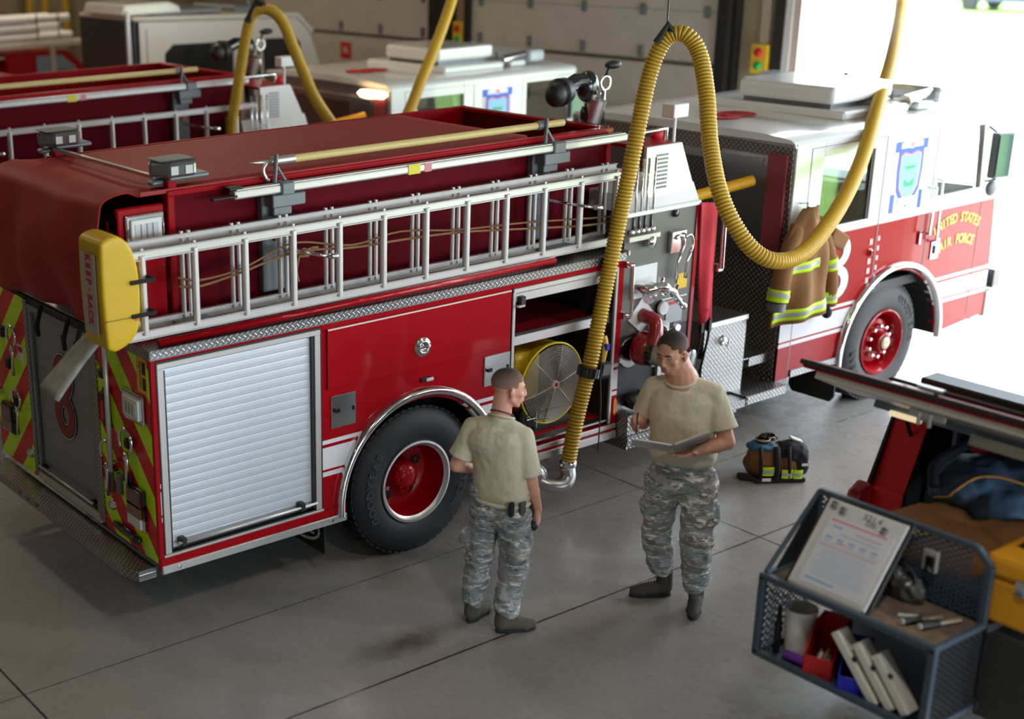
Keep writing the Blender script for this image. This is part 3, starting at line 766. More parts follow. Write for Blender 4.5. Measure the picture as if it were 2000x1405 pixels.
# --- wheels
def wheel(x, y0, sgn, deep, dusty, inner=True, far=False):
    """outer side faces sgn (-1 near side)"""
    R, r0, wd = .535, .290, .30
    wn = MB()
    ty = [(r0, .02), (r0 + .03, .0), (.40, -.012), (.475, .002), (.52, .03), (R, .055), (R, wd - .055), (.52, wd - .03), (.40, wd), (r0, wd - .02)]
    wn.lathe(ty, (x, y0, R), (0, -sgn, 0), 56)
    wh = wn.build('wheel', 'tyre_dusty' if dusty else 'tyre', E, smooth='auto', angle=50)
    tr = MB()
    for k in range(56):
        a = 2 * PI * (k + .5) / 56; c, s_ = math.cos(a), math.sin(a)
        for h0, h1 in ((.04, .12), (.135, .165 + .0), (.18, .26)):
            y1, y2 = y0 - sgn * h0, y0 - sgn * h1
            tr.obox((x + c * (R + .001), (y1 + y2) / 2, R + s_ * (R + .001)), (c * .006, 0, s_ * .006), (0, (y2 - y1) / 2, 0), (-s_ * .022, 0, c * .022))
    tr.build('tread', 'tyre_dusty' if dusty else 'tyre', wh)
    if far: return wh
    rimm = 'red'
    if deep:   # dual rear: dished
        MB().lathe([(.300, .012), (.300, -.004), (.285, -.006), (.276, .01), (.262, .02), (.258, .14), (.235, .20), (.11, .235), (.105, .18), (.0, .17)], (x, y0, R), (0, -sgn, 0), 48, ms=[1, 1, 1, 1, 0, 0, 0, 0, 0]).build('rim', ['red', 'alu'], wh, smooth='auto', angle=40)
        hb_ = MB().lathe([(.10, .22), (.10, .12), (.085, .10), (.045, .085), (.0, .085)], (x, y0, R), (0, -sgn, 0), 24)
        for k in range(8):
            a = 2 * PI * k / 8; hb_.cyl((x + .085 * math.cos(a), y0 - sgn * .12, R + .085 * math.sin(a)), (x + .085 * math.cos(a), y0 - sgn * .095, R + .085 * math.sin(a)), .011, 8)
        hb_.build('hub', 'red', wh, smooth='auto')
        hd = MB()
        for k in range(5):
            a = 2 * PI * (k + .3) / 5; hd.ell((x + .175 * math.cos(a), y0 - sgn * .208, R + .175 * math.sin(a)), (.032, .012, .032))
        hd.build('rim_hole', 'blackplain', wh)
    else:
        MB().lathe([(.300, .012), (.300, -.006), (.285, -.010), (.274, .01), (.255, .03), (.245, .10), (.225, .14), (.205, .10), (.195, .075), (.10, .06), (.0, .06)], (x, y0, R), (0, -sgn, 0), 48).build('rim', 'red', wh, smooth='auto', angle=40)
        MB().lathe([(.098, .06), (.095, .0), (.085, -.025), (.07, -.03)], (x, y0, R), (0, -sgn, 0), 28).build('hub', 'red', wh, smooth='auto')
        MB().lathe([(.058, -.03), (.056, -.045), (.045, -.052), (.02, -.053), (.0, -.048)], (x, y0, R), (0, -sgn, 0), 28).build('hub_cap', mat('cream_hub_oil_cap', (.62, .52, .36), .35), wh, smooth='auto')
        for k in range(10):
            a = 2 * PI * (k + .5) / 10; c = V((x + .142 * math.cos(a), y0 - sgn * .065, R + .142 * math.sin(a)))
            MB().lathe([(.021, 0), (.021, .03), (.017, .036), (.016, .055), (.0, .06)], c, (0, sgn, 0), 10).build('lug_nut', 'chrome', wh, smooth='auto')
    # moulded lettering round the sidewall
    tx = MB(); word = 'GOODYEAR'
    for start in ((62, 250) if not deep else (28, 208)):
        for i, ch in enumerate(word):
            a = math.radians(start - i * 9.5); rr = .415
            up = V((math.cos(a), 0, math.sin(a))); rt = V((math.sin(a), 0, -math.cos(a)))
            tx.text(ch, .085, V((x, y0 + sgn * .011, R)) + up * rr, rt, up, .006, bold=.003)
    tx.build('tyre_lettering', 'black' if dusty else mat('tyre_letter_rubber', (.035, .035, .04), .7), wh)
    return wh
wheel(2.06, .03, -1, True, False); wheel(7.43, .06, -1, False, True)
wheel(2.06, W2 - .03, 1, True, False, far=True); wheel(7.43, W2 - .06, 1, False, False, far=True)
for xx in (2.06, 7.43): MB().cyl((xx, .3, .535), (xx, 2.1, .535), .07, 14).build('axle', 'black', E)
# --- mud flaps
fl = MB().box(1.30, 1.315, .08, .68, .17, .43).build('mud_flap', 'black', E, bevel=.004)
fo = MB()
for k in range(40):
    a0, a1 = 2 * PI * k / 40, 2 * PI * (k + 1) / 40
    q = lambda a, g: (1.297, .36 + (.235 - g) * math.cos(a), .315 + (.105 - g) * math.sin(a))
    fo.add([q(a0, 0), q(a1, 0), q(a1, .022), q(a0, .022)], [(0, 1, 2, 3)])
fo.text('PIERCE', .105, (1.296, .36, .315), (0, -1, 0), (0, 0, 1), .002, bold=.002, sx=1.05).build('flap_badge', 'whiteplain', fl)
MB().prism([(-.04, .48), (-.04, .20), (.0, .15), (.38, .15), (.42, .20), (.42, .48)], 'x', 6.66, 6.675).build('mud_flap', 'black', E)
# --- hose bed
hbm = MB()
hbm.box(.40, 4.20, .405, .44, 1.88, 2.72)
hbm.build('hose_bed_wall', 'shaded_red', E, bevel=.004)
MB().box(.36, 4.20, 2.02, 2.055, 1.88, 2.74).build('hose_bed_wall', 'red', E, bevel=.004)
MB().box(4.16, 4.20, .44, 2.02, 1.88, 2.72).build('hose_bed_wall', 'shaded_red', E, bevel=.004)
hp = MB()
for x in (.38, 4.14): hp.box(x, x + .05, .385, .45, 1.885, 2.70)
hp.box(.38, 4.20, .385, .455, 2.695, 2.735).box(4.14, 4.21, .39, 2.05, 2.70, 2.735)
hp.build('hose_bed_post', 'red', E, bevel=.006)
MB().box(.42, 4.14, .45, 2.02, 2.30, 2.34).build('hose_bed_floor', 'dark', E)
MB().box(.04, .36, .40, .42, 1.885, 2.66).box(.04, .36, .42, .44, 2.60, 2.66).build('lamp_panel', 'red', E, bevel=.008)
scene_light((.215, .40, 2.50), (1, 0, 0), (0, 0, 1), .20, .17, E)
lt = MB()
for k in range(7): lt.text('USAF'[k % 4], .06, (3.92 + k * .03, .404, 2.42), (1, 0, 0), (0, 0, 1), .002)
# beacons
def beacon(x, y, z, nm):
    bb = MB().box(x - .02, x + .26, y - .06, y + .20, z, z + .03).box(x - .10, x + .04, y + .02, y + .09, z - .03, z).build(nm, 'grey', E, bevel=.01)
    MB().prism([(x - .13, y + .0), (x - .05, y - .13), (x + .13, y - .13), (x + .20, y + .0), (x + .13, y + .13), (x - .05, y + .13)], 'z', z + .03, z + .125).build('beacon_lens', mat('smoked_clear_lens', (.16, .155, .15), .1, .5, coat=1), bb, bevel=.02, seg=2)
    MB().box(x - .10, x + .14, y - .09, y + .09, z + .126, z + .135).build('beacon_cap', 'bracket', bb, bevel=.01)
    MB().box(x - .05, x + .0, y - .135, y - .125, z + .05, z + .10).box(x + .05, x + .10, y - .135, y - .125, z + .05, z + .10).build('beacon_reflector', 'lens', bb)
beacon(.42, .44, 2.79, 'beacon'); beacon(.42, 2.03, 2.79, 'beacon')
MB().box(.40, .46, .41, .47, 2.72, 2.80).box(.40, .46, 2.0, 2.06, 2.72, 2.80).build('beacon_post', 'red', E, bevel=.006)
MB().bar((.38, .52, 2.80), (.38, 1.95, 2.80), .035, .02).build('cross_bar', 'steel', E)
# ladder rack arms
for x in (1.10, 3.42):
    am = MB().box(x - .07, x + .11, .34, .40, 2.0, 2.62)
    am.box(x - .05, x + .20, .24, .36, 2.56, 2.64).box(x - .02, x + .12, .28, .36, 2.50, 2.68).bar((x, .30, 2.66), (x + .05, .34, 2.88), .03, .02).bar((x + .12, .30, 2.66), (x + .05, .34, 2.80), .03, .02)
    am.build('ladder_rack_arm', 'bracket', E, bevel=.006)
    MB().tube([(x + .03, .30, 2.30), (x + .10, .0, 2.29), (x + .16, -.05, 2.28)], .011, 8).cyl((x + .16, -.05, 2.28), (x + .22, -.07, 2.275), .018, 10).build('rack_latch', 'chrome', E, smooth=True)
    MB().box(x + .0, x + .04, .325, .345, 2.60, 2.65).box(x + .02, x + .06, .32, .34, 2.33, 2.37).build('rack_reflector', 'orange', E)
MB().box(.28, .52, .14, .36, 1.93, 1.98).box(3.30, 3.60, .14, .36, 1.93, 1.98).build('ladder_cradle', 'bracket', E, bevel=.006)
MB().prism([(3.945, .64), (3.96, .62), (3.975, .64), (3.975, .74), (3.96, .76), (3.945, .74)], 'y', -.012, .0).build('marker_lamp', 'orange', E)
# --- pump module
MB().box(4.0, 4.76, .05, 2.38, .70, 2.14).build('pump_housing', 'dark', E)
MB().box(4.0, 4.765, .03, .06, 1.22, 2.16).build('pump_panel', 'panel', E)
MB().box(4.0, 4.765, .03, .06, .72, 1.22).build('pump_panel', mat('black_crinkle_panel', (.03, .03, .034), .55), E)
tp = MB(); tp.prism([(.03, 2.16), (.10, 2.30), (.16, 2.30), (2.28, 2.30), (2.41, 2.16)], 'x', 4.0, 4.80); tp.box(3.99, 4.80, .01, .06, 2.13, 2.17)
tp.build('pump_top_cowl', 'white', E, bevel=.008)  # overexposed sky reflection on the chrome cowl put in as white paint
MB().prism([(4.22, 2.24), (4.78, 2.24), (4.60, 2.62), (4.22, 2.62)], 'y', .07, .10).build('cowl_side_plate', 'alu_white', E, bevel=.004)
MB().prism([(4.22, 2.24), (4.78, 2.24), (4.60, 2.62), (4.22, 2.62)], 'y', 2.30, 2.33).box(4.22, 4.60, .10, 2.30, 2.59, 2.62).build('crosslay_bed', 'red', E, bevel=.004)
hl = MB()
for i in range(6):
    for j in range(9): hl.box(4.33 + i * .022, 4.345 + i * .022, .066, .072, 2.30 + j * .03, 2.315 + j * .03)
o_ = hl.build('perforation', 'bracket', E)
gb = MB()
for x in (4.08, 4.14, 4.20, 4.27): gb.cyl((x, .02, 2.02), (x, .02, 2.55), .009, 8)
for k in range(5): gb.ell((4.05 + k * .055, .01, 2.02), (.026, .02, .022))
gb.build('pump_control_rod', 'chrome', E, smooth=True)
MB().box(3.995, 4.33, -.02, .05, 1.955, 1.995).box(3.995, 4.02, -.02, .05, 1.86, 1.90).build('rod_tray', 'alu_white', E, bevel=.004)
MB().tube([(4.40, .06, 2.66), (4.40, .06, 2.74), (4.02, .06, 2.74), (4.02, .06, 2.66)], .018, 10).build('cowl_grab_rail', 'chrome', E, smooth=True)
MB().cyl((4.56, .12, 2.60), (4.56, .12, 2.80), .014, 8).box(4.50, 4.66, .08, .2, 2.80, 2.90).build('cowl_lamp', 'whiteplain', E, bevel=.01)
# crosslay top red parts
MB().ell((4.66, .35, 2.64), (.07, .05, .05)).build('crosslay_nozzle', 'redvinyl', E, smooth=True)
# gauges / placards / wrenches on the panel
pw = MB().box(4.09, 4.36, .018, .032, 1.50, 1.75).build('instruction_placard', 'whiteplain', E)
MB().box(4.60, 4.71, .022, .031, 1.50, 1.62).build('yellow_placard', 'yellowdec', E)
pl = MB().box(4.50, 4.68, .022, .031, 1.24, 1.42).build('grey_placard', mat('grey_placard_plate', (.42, .42, .45), .4), E)
MB().box(4.515, 4.60, .020, .022, 1.385, 1.41).build('placard_header', 'redvinyl', pl)
MB().box(4.44, 4.72, .020, .032, 1.435, 1.445).build('label_strip', 'whiteplain', E)
MB().lathe([(0, .07), (.035, .066), (.045, .05), (.04, .03), (.045, 0)], (4.24, .03, 1.93), (0, -1, 0), 20).build('panel_knob', 'chrome', E, smooth=True)
MB().lathe([(0, .05), (.05, .048), (.056, .03), (.05, 0)], (4.43, .03, 1.385), (0, -1, 0), 24, ms=[1, 1, 0]).build('dial_gauge', ['blackplain', 'whiteplain'], E, smooth='auto')
MB().lathe([(0, .03), (.024, .028), (.03, 0)], (4.52, .03, 2.10), (0, -1, 0), 16).build('panel_port', 'blackgloss', E, smooth=True)
for k, x in enumerate((4.54, 4.62)):
    sp = thing('pump_spanner', ('chrome spanner wrench hanging on the pump panel, nearer the white placard', 'chrome spanner wrench hanging on the pump panel, nearer the red strap')[k], 'wrench', (x, -.02 - .02 * k, 1.86), 'spanners on the pump panel')
    MB().tube([(.055 * math.cos(a), 0, .075 * math.sin(a)) for a in [math.radians(q) for q in range(-60, 150, 15)]], .010, 8).build('hook', 'chrome', sp, smooth=True)
    MB().tube([(.03, 0, -.065), (.0, 0, -.13), (-.005, 0, -.26)], [.014, .010, .015], 10).build('handle', 'chrome', sp, smooth=True)
MB().box(4.47, 4.63, -.012, .03, 1.80, 1.97).build('spanner_bracket', 'chrome', E, bevel=.006)
# grab bar near panel edge
MB().tube([(3.99, .0, 1.80), (3.99, -.06, 1.80), (4.01, -.06, 1.80), (4.02, -.06, 1.40), (4.0, -.06, 1.40), (4.0, 0, 1.40)], .014, 10).box(3.975, 4.03, -.03, .02, 1.77, 1.82).box(3.975, 4.03, -.03, .02, 1.38, 1.43).build('panel_grab_bar', 'chrome', E, smooth='auto')
# discharge elbows (chrome)
dv = MB().tube([(4.14, .02, 1.60), (4.14, -.09, 1.60), (4.15, -.12, 1.58)], [.04, .045, .035], 14)
dv.tube(smoothpath([(4.12, -.11, 1.60), (4.24, -.14, 1.61), (4.36, -.14, 1.55), (4.46, -.13, 1.46), (4.54, -.12, 1.40)], 4), [.03, .034, .04, .032, .04, .045, .036, .03, .04, .034, .026, .03, .026, .02, .026, .03, .02], 12)
dv.cyl((4.30, .03, 1.55), (4.30, -.12, 1.57), .04, 14).cyl((4.28, -.1, 1.60), (4.28, -.1, 1.67), .02, 10).cyl((4.40, -.12, 1.53), (4.42, -.13, 1.60), .018, 10)
dv.build('discharge_valve', 'chrome', E, smooth='auto')
MB().lathe([(.0, .012), (.085, .012), (.09, 0)], (4.30, .03, 1.52), (0, -1, 0), 24).build('valve_flange', 'chrome', E, smooth='auto')
# red piston intake valve with black cap
pv = MB().tube(smoothpath([(4.23, .02, 1.36), (4.23, -.10, 1.34), (4.21, -.14, 1.26), (4.17, -.15, 1.17)], 4), .055, 16)
pv.lathe([(.0, 0), (.12, 0), (.135, .03), (.13, .10), (.115, .12)], (4.18, .0, 1.13), (.25, -1, -.12), 28)
pv.build('intake_valve', mat('gloss_red_casting', (.30, .003, .008), .25, coat=.6), E, smooth='auto')
MB().lathe([(.12, .115), (.118, .165), (.10, .17)], (4.18, .0, 1.13), (.25, -1, -.12), 28).build('valve_gasket', 'blackgloss', E, smooth='auto')
MB().lathe([(.105, .165), (.10, .20), (.085, .26), (.08, .33)], (4.18, .0, 1.13), (.25, -1, -.12), 28).build('valve_adapter', 'steel', E, smooth='auto')
cp = MB().lathe([(.085, .31), (.105, .33), (.105, .43), (.07, .44), (0, .44)], (4.18, .0, 1.13), (.25, -1, -.12), 12)
cp.build('valve_cap', 'blackgloss', E, smooth='auto')
dpt = MB().prism([(4.08, 1.34), (4.22, 1.50), (4.36, 1.36), (4.23, 1.22)], 'y', .018, .031).build('valve_plate', 'whiteplain', E)
MB().lathe([(.0, .01), (.115, .01), (.12, 0)], (4.13, .03, 1.08), (0, -1, 0), 28).build('intake_flange', 'chrome', E, smooth='auto')
MB().tube([(4.32 + .09 * math.cos(a), -.20, .98 + .11 * math.sin(a)) for a in [math.radians(q) for q in range(-200, 30, 12)]], .003, 6).build('cap_cable', 'chrome', E)
MB().tube([(4.45, .02, 1.17), (4.45, -.12, 1.15), (4.50, -.16, 1.10)], [.06, .07, .05], 16).cyl((4.38, .02, 1.26), (4.38, -.08, 1.26), .05, 14).build('outlet_valve', 'chrome', E, smooth='auto')
MB().ell((4.41, -.13, 1.20), (.05, .04, .06)).build('outlet_cap', mat('brass_dark', (.16, .11, .05), .3, 1), E, smooth=True)
MB().box(4.42, 4.56, .0, .03, .80, .98).build('connector_plate', 'alu_white', E, bevel=.004)
MB().lathe([(0, .05), (.03, .05), (.035, 0)], (4.60, .03, 1.20), (0, -1, 0), 16).build('gauge_port', 'chrome', E, smooth='auto')
# vertical frame at the end of the panel, red edge
MB().box(4.765, 4.80, .02, .30, .60, 2.16).build('panel_end_post', 'red', E)
MB().box(4.80, 4.83, .05, 2.3, .60, 2.10).build('crosslay_end_wall', 'dark', E)
dr = MB()
for k in range(6): dr.lathe([(.03, 0), (.035, .03), (.02, .035)], (4.80, .12, 1.05 + k * .17), (1, 0, -0.1), 12)
dr.build('discharge_port', 'bracket', E, smooth='auto')
MB().cyl((5.04, -.02, 2.10), (5.05, -.02, 1.60), .02, 12).box(5.02, 5.07, -.02, .05, 1.58, 1.63).build('side_grab_rail', 'chrome', E, smooth='auto')
# --- running boards and steps
MB().box(4.0, 4.80, -.10, .10, .62, .63).box(3.995, 4.72, -.12, .30, .475, .485).build('running_board_top', 'dp_xy', E)
MB().box(4.0, 4.80, .02, .04, .63, .73).box(4.0, 4.80, -.105, -.095, .36, .63).box(3.995, 5.25, -.125, -.118, .40, .47).build('running_board_face', 'dp_xz', E)
MB().box(3.99, 4.0, -.12, .3, .36, .63).build('running_board_end', 'dp_yz', E)
MB().box(4.72, 5.36, -.12, .45, .475, .485).box(5.385, 5.87, -.12, .45, .49, .50).box(5.0, 5.50, .05, .75, 1.13, 1.14).box(5.50, 5.87, .08, .45, .725, .735).build('step_tread', 'dp_xy', E)
MB().box(5.0, 5.50, .045, .05, .50, 1.13).box(4.98, 5.36, -.12, -.11, .42, .475).box(5.385, 5.87, -.125, -.118, .43, .50).box(5.62, 5.87, .075, .08, .66, .735).build('step_riser', 'dp_xz', E)
MB().prism([(.05, 1.05), (.05, .60), (.45, .50), (.45, 1.05)], 'x', 5.50, 5.51).prism([(.09, .735), (.09, .66), (.45, .50), (.45, .735)], 'x', 5.61, 5.62).box(5.375, 5.385, -.12, .45, .42, .50).build('step_bracket', 'dp_yz', E)
MB().lathe([(0, .02), (.03, .02), (.035, .012), (.045, 0)], (5.22, .045, .97), (0, -1, 0), 20).tube([(5.19, .0, .98), (5.22, -.01, .93), (5.25, .0, .98)], .007, 8).build('box_latch', 'chrome', E, smooth='auto')
MB().box(4.99, 5.51, .03, .06, 1.10, 1.145).build('box_lid_lip', 'steel', E, bevel=.004)
# --- cab
ZR = 2.46
XF = 8.86
cs = MB()
Ac = arc(7.43, .50, .70, 180, 0, 28)
def cabside(mb, Y):
    a, c = Y(0.0), Y(.06); lo, hi = min(a, c), max(a, c)
    mb.prism([(5.88, .50), (Ac[0][0], .50)] + Ac + [(Ac[-1][0], .50), (8.90, .56), (8.90, 1.10), (8.84, 1.665), (5.88, 1.665)], 'y', lo, hi)
side(cs, cabside)
cs.build('cab_skirt', 'red_stripe', E, bevel=.004)
MB().box(5.88, 6.04, -.002, .06, .495, 1.66).build('cab_corner_panel', 'red_stripe', E)
uw = MB()
def cabup(mb, Y):
    a, c = Y(.0), Y(.05); lo, hi = min(a, c), max(a, c)
    # side with two window holes
    mb.box(5.88, 6.24, lo, hi, 1.665, 2.47); mb.box(6.24, 6.92, lo, hi, 1.665, 1.735); mb.box(6.24, 6.92, lo, hi, 2.33, 2.47)
    mb.box(6.92, 7.88, lo, hi, 1.665, 2.47); mb.prism([(7.88, 1.665), (8.84, 1.665), (8.83, 1.80), (7.88, 1.80)], 'y', lo, hi)
    mb.box(7.88, 8.66, lo, hi, 2.37, 2.47); mb.prism([(8.56, 1.80), (8.83, 1.80), (8.66, 2.38), (8.50, 2.38)], 'y', lo, hi)
side(uw, cabup)
uw.build('cab_side', 'white', E, bevel=.004)
# roof with rounded edge
rf = MB()
prof = [(.0, 2.44), (.015, 2.475), (.05, 2.50), (.30, 2.525), (1.22, 2.54), (2.14, 2.525), (2.39, 2.50), (2.425, 2.475), (2.44, 2.44), (2.40, 2.44), (1.22, 2.47), (.04, 2.44)]
rf.prism(prof, 'x', 5.86, 8.68)
rf.build('cab_roof', 'white', E, smooth='auto')
rr = MB().box(5.86, 5.885, .02, 2.42, .50, 2.47)
rr.build('cab_back_wall', 'dp_yz_big', E)
MB().box(5.84, 5.862, .24, .70, 1.55, 2.36).box(5.80, 5.862, .26, 2.3, 2.28, 2.34).build('cab_back_trim', 'steel', E)
MB().box(5.835, 5.860, .06, .235, 1.60, 2.38).build('red_reflector_panel', mat('dull_red_reflective', (.30, .05, .06), .4, bump=.3, bscale=80), E)
fa = MB()
fa.box(8.80, 8.90, .05, 2.39, .5, 1.66).prism([(8.80, 1.66), (8.86, 1.66), (8.68, 2.46), (8.62, 2.46)], 'y', .04, .14).prism([(8.80, 1.66), (8.86, 1.66), (8.68, 2.46), (8.62, 2.46)], 'y', 2.30, 2.40).prism([(8.80, 1.66), (8.86, 1.66), (8.68, 2.46), (8.62, 2.46)], 'y', 1.19, 1.25)
fa.build('cab_nose', 'white', E)
MB().box(5.88, 6.24, .06, 2.38, 1.0, 1.1).box(6.0, 8.8, .08, 2.36, 1.02, 1.10).build('cab_floor', 'dark', E)
for y in (.02, W2 - .02):
    MB().box(6.23, 6.93, y - .004, y + .004, 1.73, 2.335).build('side_window', 'glass', E)
MB().box(6.89, 6.93, .01, .05, 1.73, 2.335).box(6.60, 6.72, .3, .8, 1.5, 1.92).box(6.9, 7.05, .3, .9, 1.3, 2.0).build('window_divider', 'blackplain', E)
MB().prism([(7.88, 1.80), (8.56, 1.80), (8.50, 2.37), (7.88, 2.37)], 'y', W2 - .025, W2 - .015).build('side_window', 'glass', E)
MB().prism([(8.80, 1.68), (8.81, 1.68), (8.64, 2.44), (8.63, 2.44)], 'y', .14, 2.30).build('windscreen', 'glass', E)
MB().prism([(7.89, 1.80), (8.53, 1.80), (8.50, 1.82), (7.89, 1.93)], 'y', .04, .07).box(7.2, 7.5, .3, .8, 1.1, 1.9).box(8.3, 8.7, .4, 2.2, 1.4, 1.75).build('dashboard', 'blackplain', E)
# door seams
ds = MB()
for x0, x1, z0, z1 in ((6.03, 6.04, .50, 1.66), (7.065, 7.075, 1.1, 2.42), (7.805, 7.813, 1.20, 2.42), (6.07, 6.075, 1.66, 2.42), (8.62, 8.626, .6, 1.66)): ds.box(x0, x1, -.003, .0, z0, z1)
ds.box(6.07, 7.07, -.003, 0, 2.415, 2.42).box(7.81, 8.6, -.003, 0, 2.415, 2.42)
ds.build('door_seam', 'bracket', E)
MB().box(6.06, 6.68, -.018, .02, .50, .56).build('cab_sill_tread', 'dp_xz', E)
dh = MB().box(7.90, 8.02, -.012, 0, 1.23, 1.41).build('door_handle', 'chrome', E, bevel=.01, seg=2)
MB().box(7.93, 8.0, -.03, -.01, 1.28, 1.36).build('handle_paddle', 'steel', dh, bevel=.006)
MB().box(6.98, 7.0, -.03, 0, 1.40, 1.46).box(7.68, 7.71, -.02, 0, 1.40, 1.52).build('door_catch', 'chrome', E, bevel=.005)
MB().tube([(7.76, -.01, 1.90), (7.76, -.07, 1.90), (7.74, -.07, 1.50), (7.74, -.01, 1.50)], .014, 10).build('cab_grab_rail', 'chrome', E, smooth='auto')
MB().tube([(7.86, -.01, 1.96), (7.86, -.06, 1.95), (7.88, -.06, 1.42), (7.88, -.01, 1.40)], .012, 10).build('cab_grab_rail', 'chrome', E, smooth='auto')
mr = MB().bar((8.55, -.01, 2.35), (8.52, -.16, 2.28), .02, .02).bar((8.60, -.01, 1.85), (8.52, -.16, 1.90), .02, .02).obox((8.50, -.18, 2.12), (.09, -.02, 0), (.0, .035, 0), (0, 0, .20)).build('wing_mirror', 'bracket', E, bevel=.02, seg=2)
MB().obox((8.48, -.222, 2.12), (.075, -.016, 0), (0, .004, 0), (0, 0, .18)).build('mirror_glass', mat('teal_mirror_glass', (.04, .10, .12), .2, coat=1), mr)
m2 = MB().ell((8.44, -.17, 1.83), (.07, .04, .07)).build('spot_mirror', 'bracket', mr, smooth=True)
# emblem decal between the doors
dc = MB().box(7.20, 7.65, -.004, 0, 1.74, 2.345).build('emblem_decal', 'whiteplain', E)
def shield(mb, x, z, sx, sz, y0, y1):
    pts = [(-1, 1), (-.6, 1.12), (0, 1.0), (.6, 1.12), (1, 1), (1.02, .2), (.92, -.5), (.5, -.95), (0, -1.15), (-.5, -.95), (-.92, -.5), (-1.02, .2)]
    return mb.prism([(x + a * sx, z + b_ * sz) for a, b_ in pts], 'y', y0, y1)
e_ = MB(); y1 = -.0045
for (a, b_, c, d_) in ((7.20, 7.245, 1.74, 2.345), (7.605, 7.65, 1.74, 2.345)): pass
e_.box(7.20, 7.30, -.0056, -.004, 2.26, 2.345).box(7.55, 7.65, -.0056, -.004, 2.26, 2.345).box(7.20, 7.25, -.0056, -.004, 1.74, 1.90).box(7.60, 7.65, -.0056, -.004, 1.74, 1.90)
shield(e_, 7.425, 2.04, .178, .235, -.0058, -.004); e_.build('emblem_blue', 'blue', dc)
shield(MB(), 7.425, 2.04, .148, .188, -.0070, -.0058).build('emblem_ring', 'pinkprint', dc)
shield(MB(), 7.425, 2.04, .136, .174, -.0082, -.0070).build('emblem_field', 'cyanprint', dc)
g_ = MB().prism([(7.36, 2.10), (7.49, 2.10), (7.50, 2.13), (7.35, 2.13)], 'y', -.0092, -.0082).prism([(7.36, 1.95), (7.49, 1.95), (7.50, 2.02), (7.425, 1.98), (7.35, 2.02)], 'y', -.0092, -.0082)
g_.build('emblem_green', 'greenprint', dc)
MB().box(7.30, 7.55, -.0095, -.0085, 1.79, 1.86).box(7.27, 7.58, -.0062, -.004, 2.285, 2.335).build('emblem_scroll', 'whiteplain', dc)
em = MB().text('AIRFIELD', .045, (7.425, -.0100, 1.825), (1, 0, 0), (0, 0, 1), .001)
em = MB()
for k in range(9): em.box(7.32 + k * .024, 7.335 + k * .024, -.0102, -.0095, 1.81, 1.84)
for k in range(16): em.box(7.215, 7.232, -.0050, -.004, 1.93 + k * .02, 1.942 + k * .02).box(7.618, 7.635, -.0050, -.004, 1.93 + k * .02, 1.942 + k * .02)
em.box(7.40, 7.45, -.0070, -.0062, 2.29, 2.33); em.build('emblem_red_print', 'pinkprint', dc)
# big white 8 on the rear cab door
ring8('cab_numeral', E, (6.56, -.001, 1.365), (1, 0, 0), (0, 0, 1), .56, .34, (('blackplain', .012), ('whiteplain', 0)), .0018)
# lettering on the cab door, gold on an arc
gt = MB()
def arctext(word, cx, cz, r, a0, da, size, y=-.004):
    for i, ch in enumerate(word):
        a = math.radians(a0 - i * da); up = V((math.cos(a), 0, math.sin(a))); rt = V((math.sin(a), 0, -math.cos(a)))
        if ch != ' ': gt.text(ch, size, V((cx, y, cz)) + up * r, rt, up, .002, bold=.004, sx=.8)
arctext('UNITED STATES', 8.27, .86, .70, 117, 4.6, .12)
arctext('AIR FORCE', 8.30, .66, .70, 110, 5.0, .12)
gt.build('gold_lettering', 'gold', E)
hn = MB()
for k, ch in enumerate('FIRE'): pass
for k in range(6): hn.box(6.98, 7.02, -.004, -.001, 1.50 - k * .085, 1.55 - k * .085).box(7.09, 7.12, -.004, -.001, 1.52 - k * .085, 1.56 - k * .085)
hn.build('door_lettering', mat('pale_pink_vinyl', (.75, .50, .48), .5), E)
fender(7.43, .52, .70, 184, -4)
b = MB()
for Y in (lambda y: y, lambda y: W2 - y):
    A = [(7.43 + .70 * math.cos(math.radians(k)), .5 + .70 * math.sin(math.radians(k))) for k in range(0, 181, 9)]
    for i in range(len(A) - 1):
        p, q = A[i], A[i + 1]; y0, y1_ = Y(.01), Y(.65)
        b.add([(p[0], y0, p[1]), (q[0], y0, q[1]), (q[0], y1_, q[1]), (p[0], y1_, p[1])], [(0, 1, 2, 3)])
b.build('wheel_well', 'black', E)
MB().box(8.90, 9.28, -.02, 2.46, .52, .78).build('bumper', 'alu_white', E, bevel=.03, seg=2)
MB().box(8.95, 9.08, -.03, .12, .80, .98).build('bumper_lamp', 'blackgloss', E, bevel=.01)
# cab roof equipment
MB().text('8', .72, (6.36, 1.10, 2.548), (0, -1, 0), (1, 0, 0), .002, bold=.02).build('roof_numeral', 'redvinyl', E)
ac = MB().prism([(6.88, .30), (7.80, .30), (7.80, 1.75), (6.88, 1.75)], 'z', 2.52, 2.60).build('roof_air_conditioner', 'white', E, bevel=.02)
MB().prism([(6.90, .44), (7.75, .44), (7.75, 1.45), (7.05, 1.52), (6.90, 1.40)], 'z', 2.64, 2.79).build('air_conditioner_cover', 'white', ac, bevel=.04, seg=3)
MB().box(6.96, 7.70, .50, 1.40, 2.59, 2.65).build('air_conditioner_grille', 'bracket', ac)
MB().box(7.85, 8.1, .25, .60, 2.53, 2.60).build('roof_vent', 'white', E, bevel=.03, seg=2)
lb = MB().box(8.15, 8.40, .25, 2.2, 2.56, 2.70).build('light_bar', mat('clear_light_bar', (.6, .65, .72), .1, .2, coat=.6), E, bevel=.04, seg=2)
MB().cyl((8.0, 1.1, 2.53), (8.0, 1.1, 2.78), .02, 8).cyl((7.9, .55, 2.53), (7.9, .55, 2.68), .015, 8).build('roof_antenna', 'bracket', E)
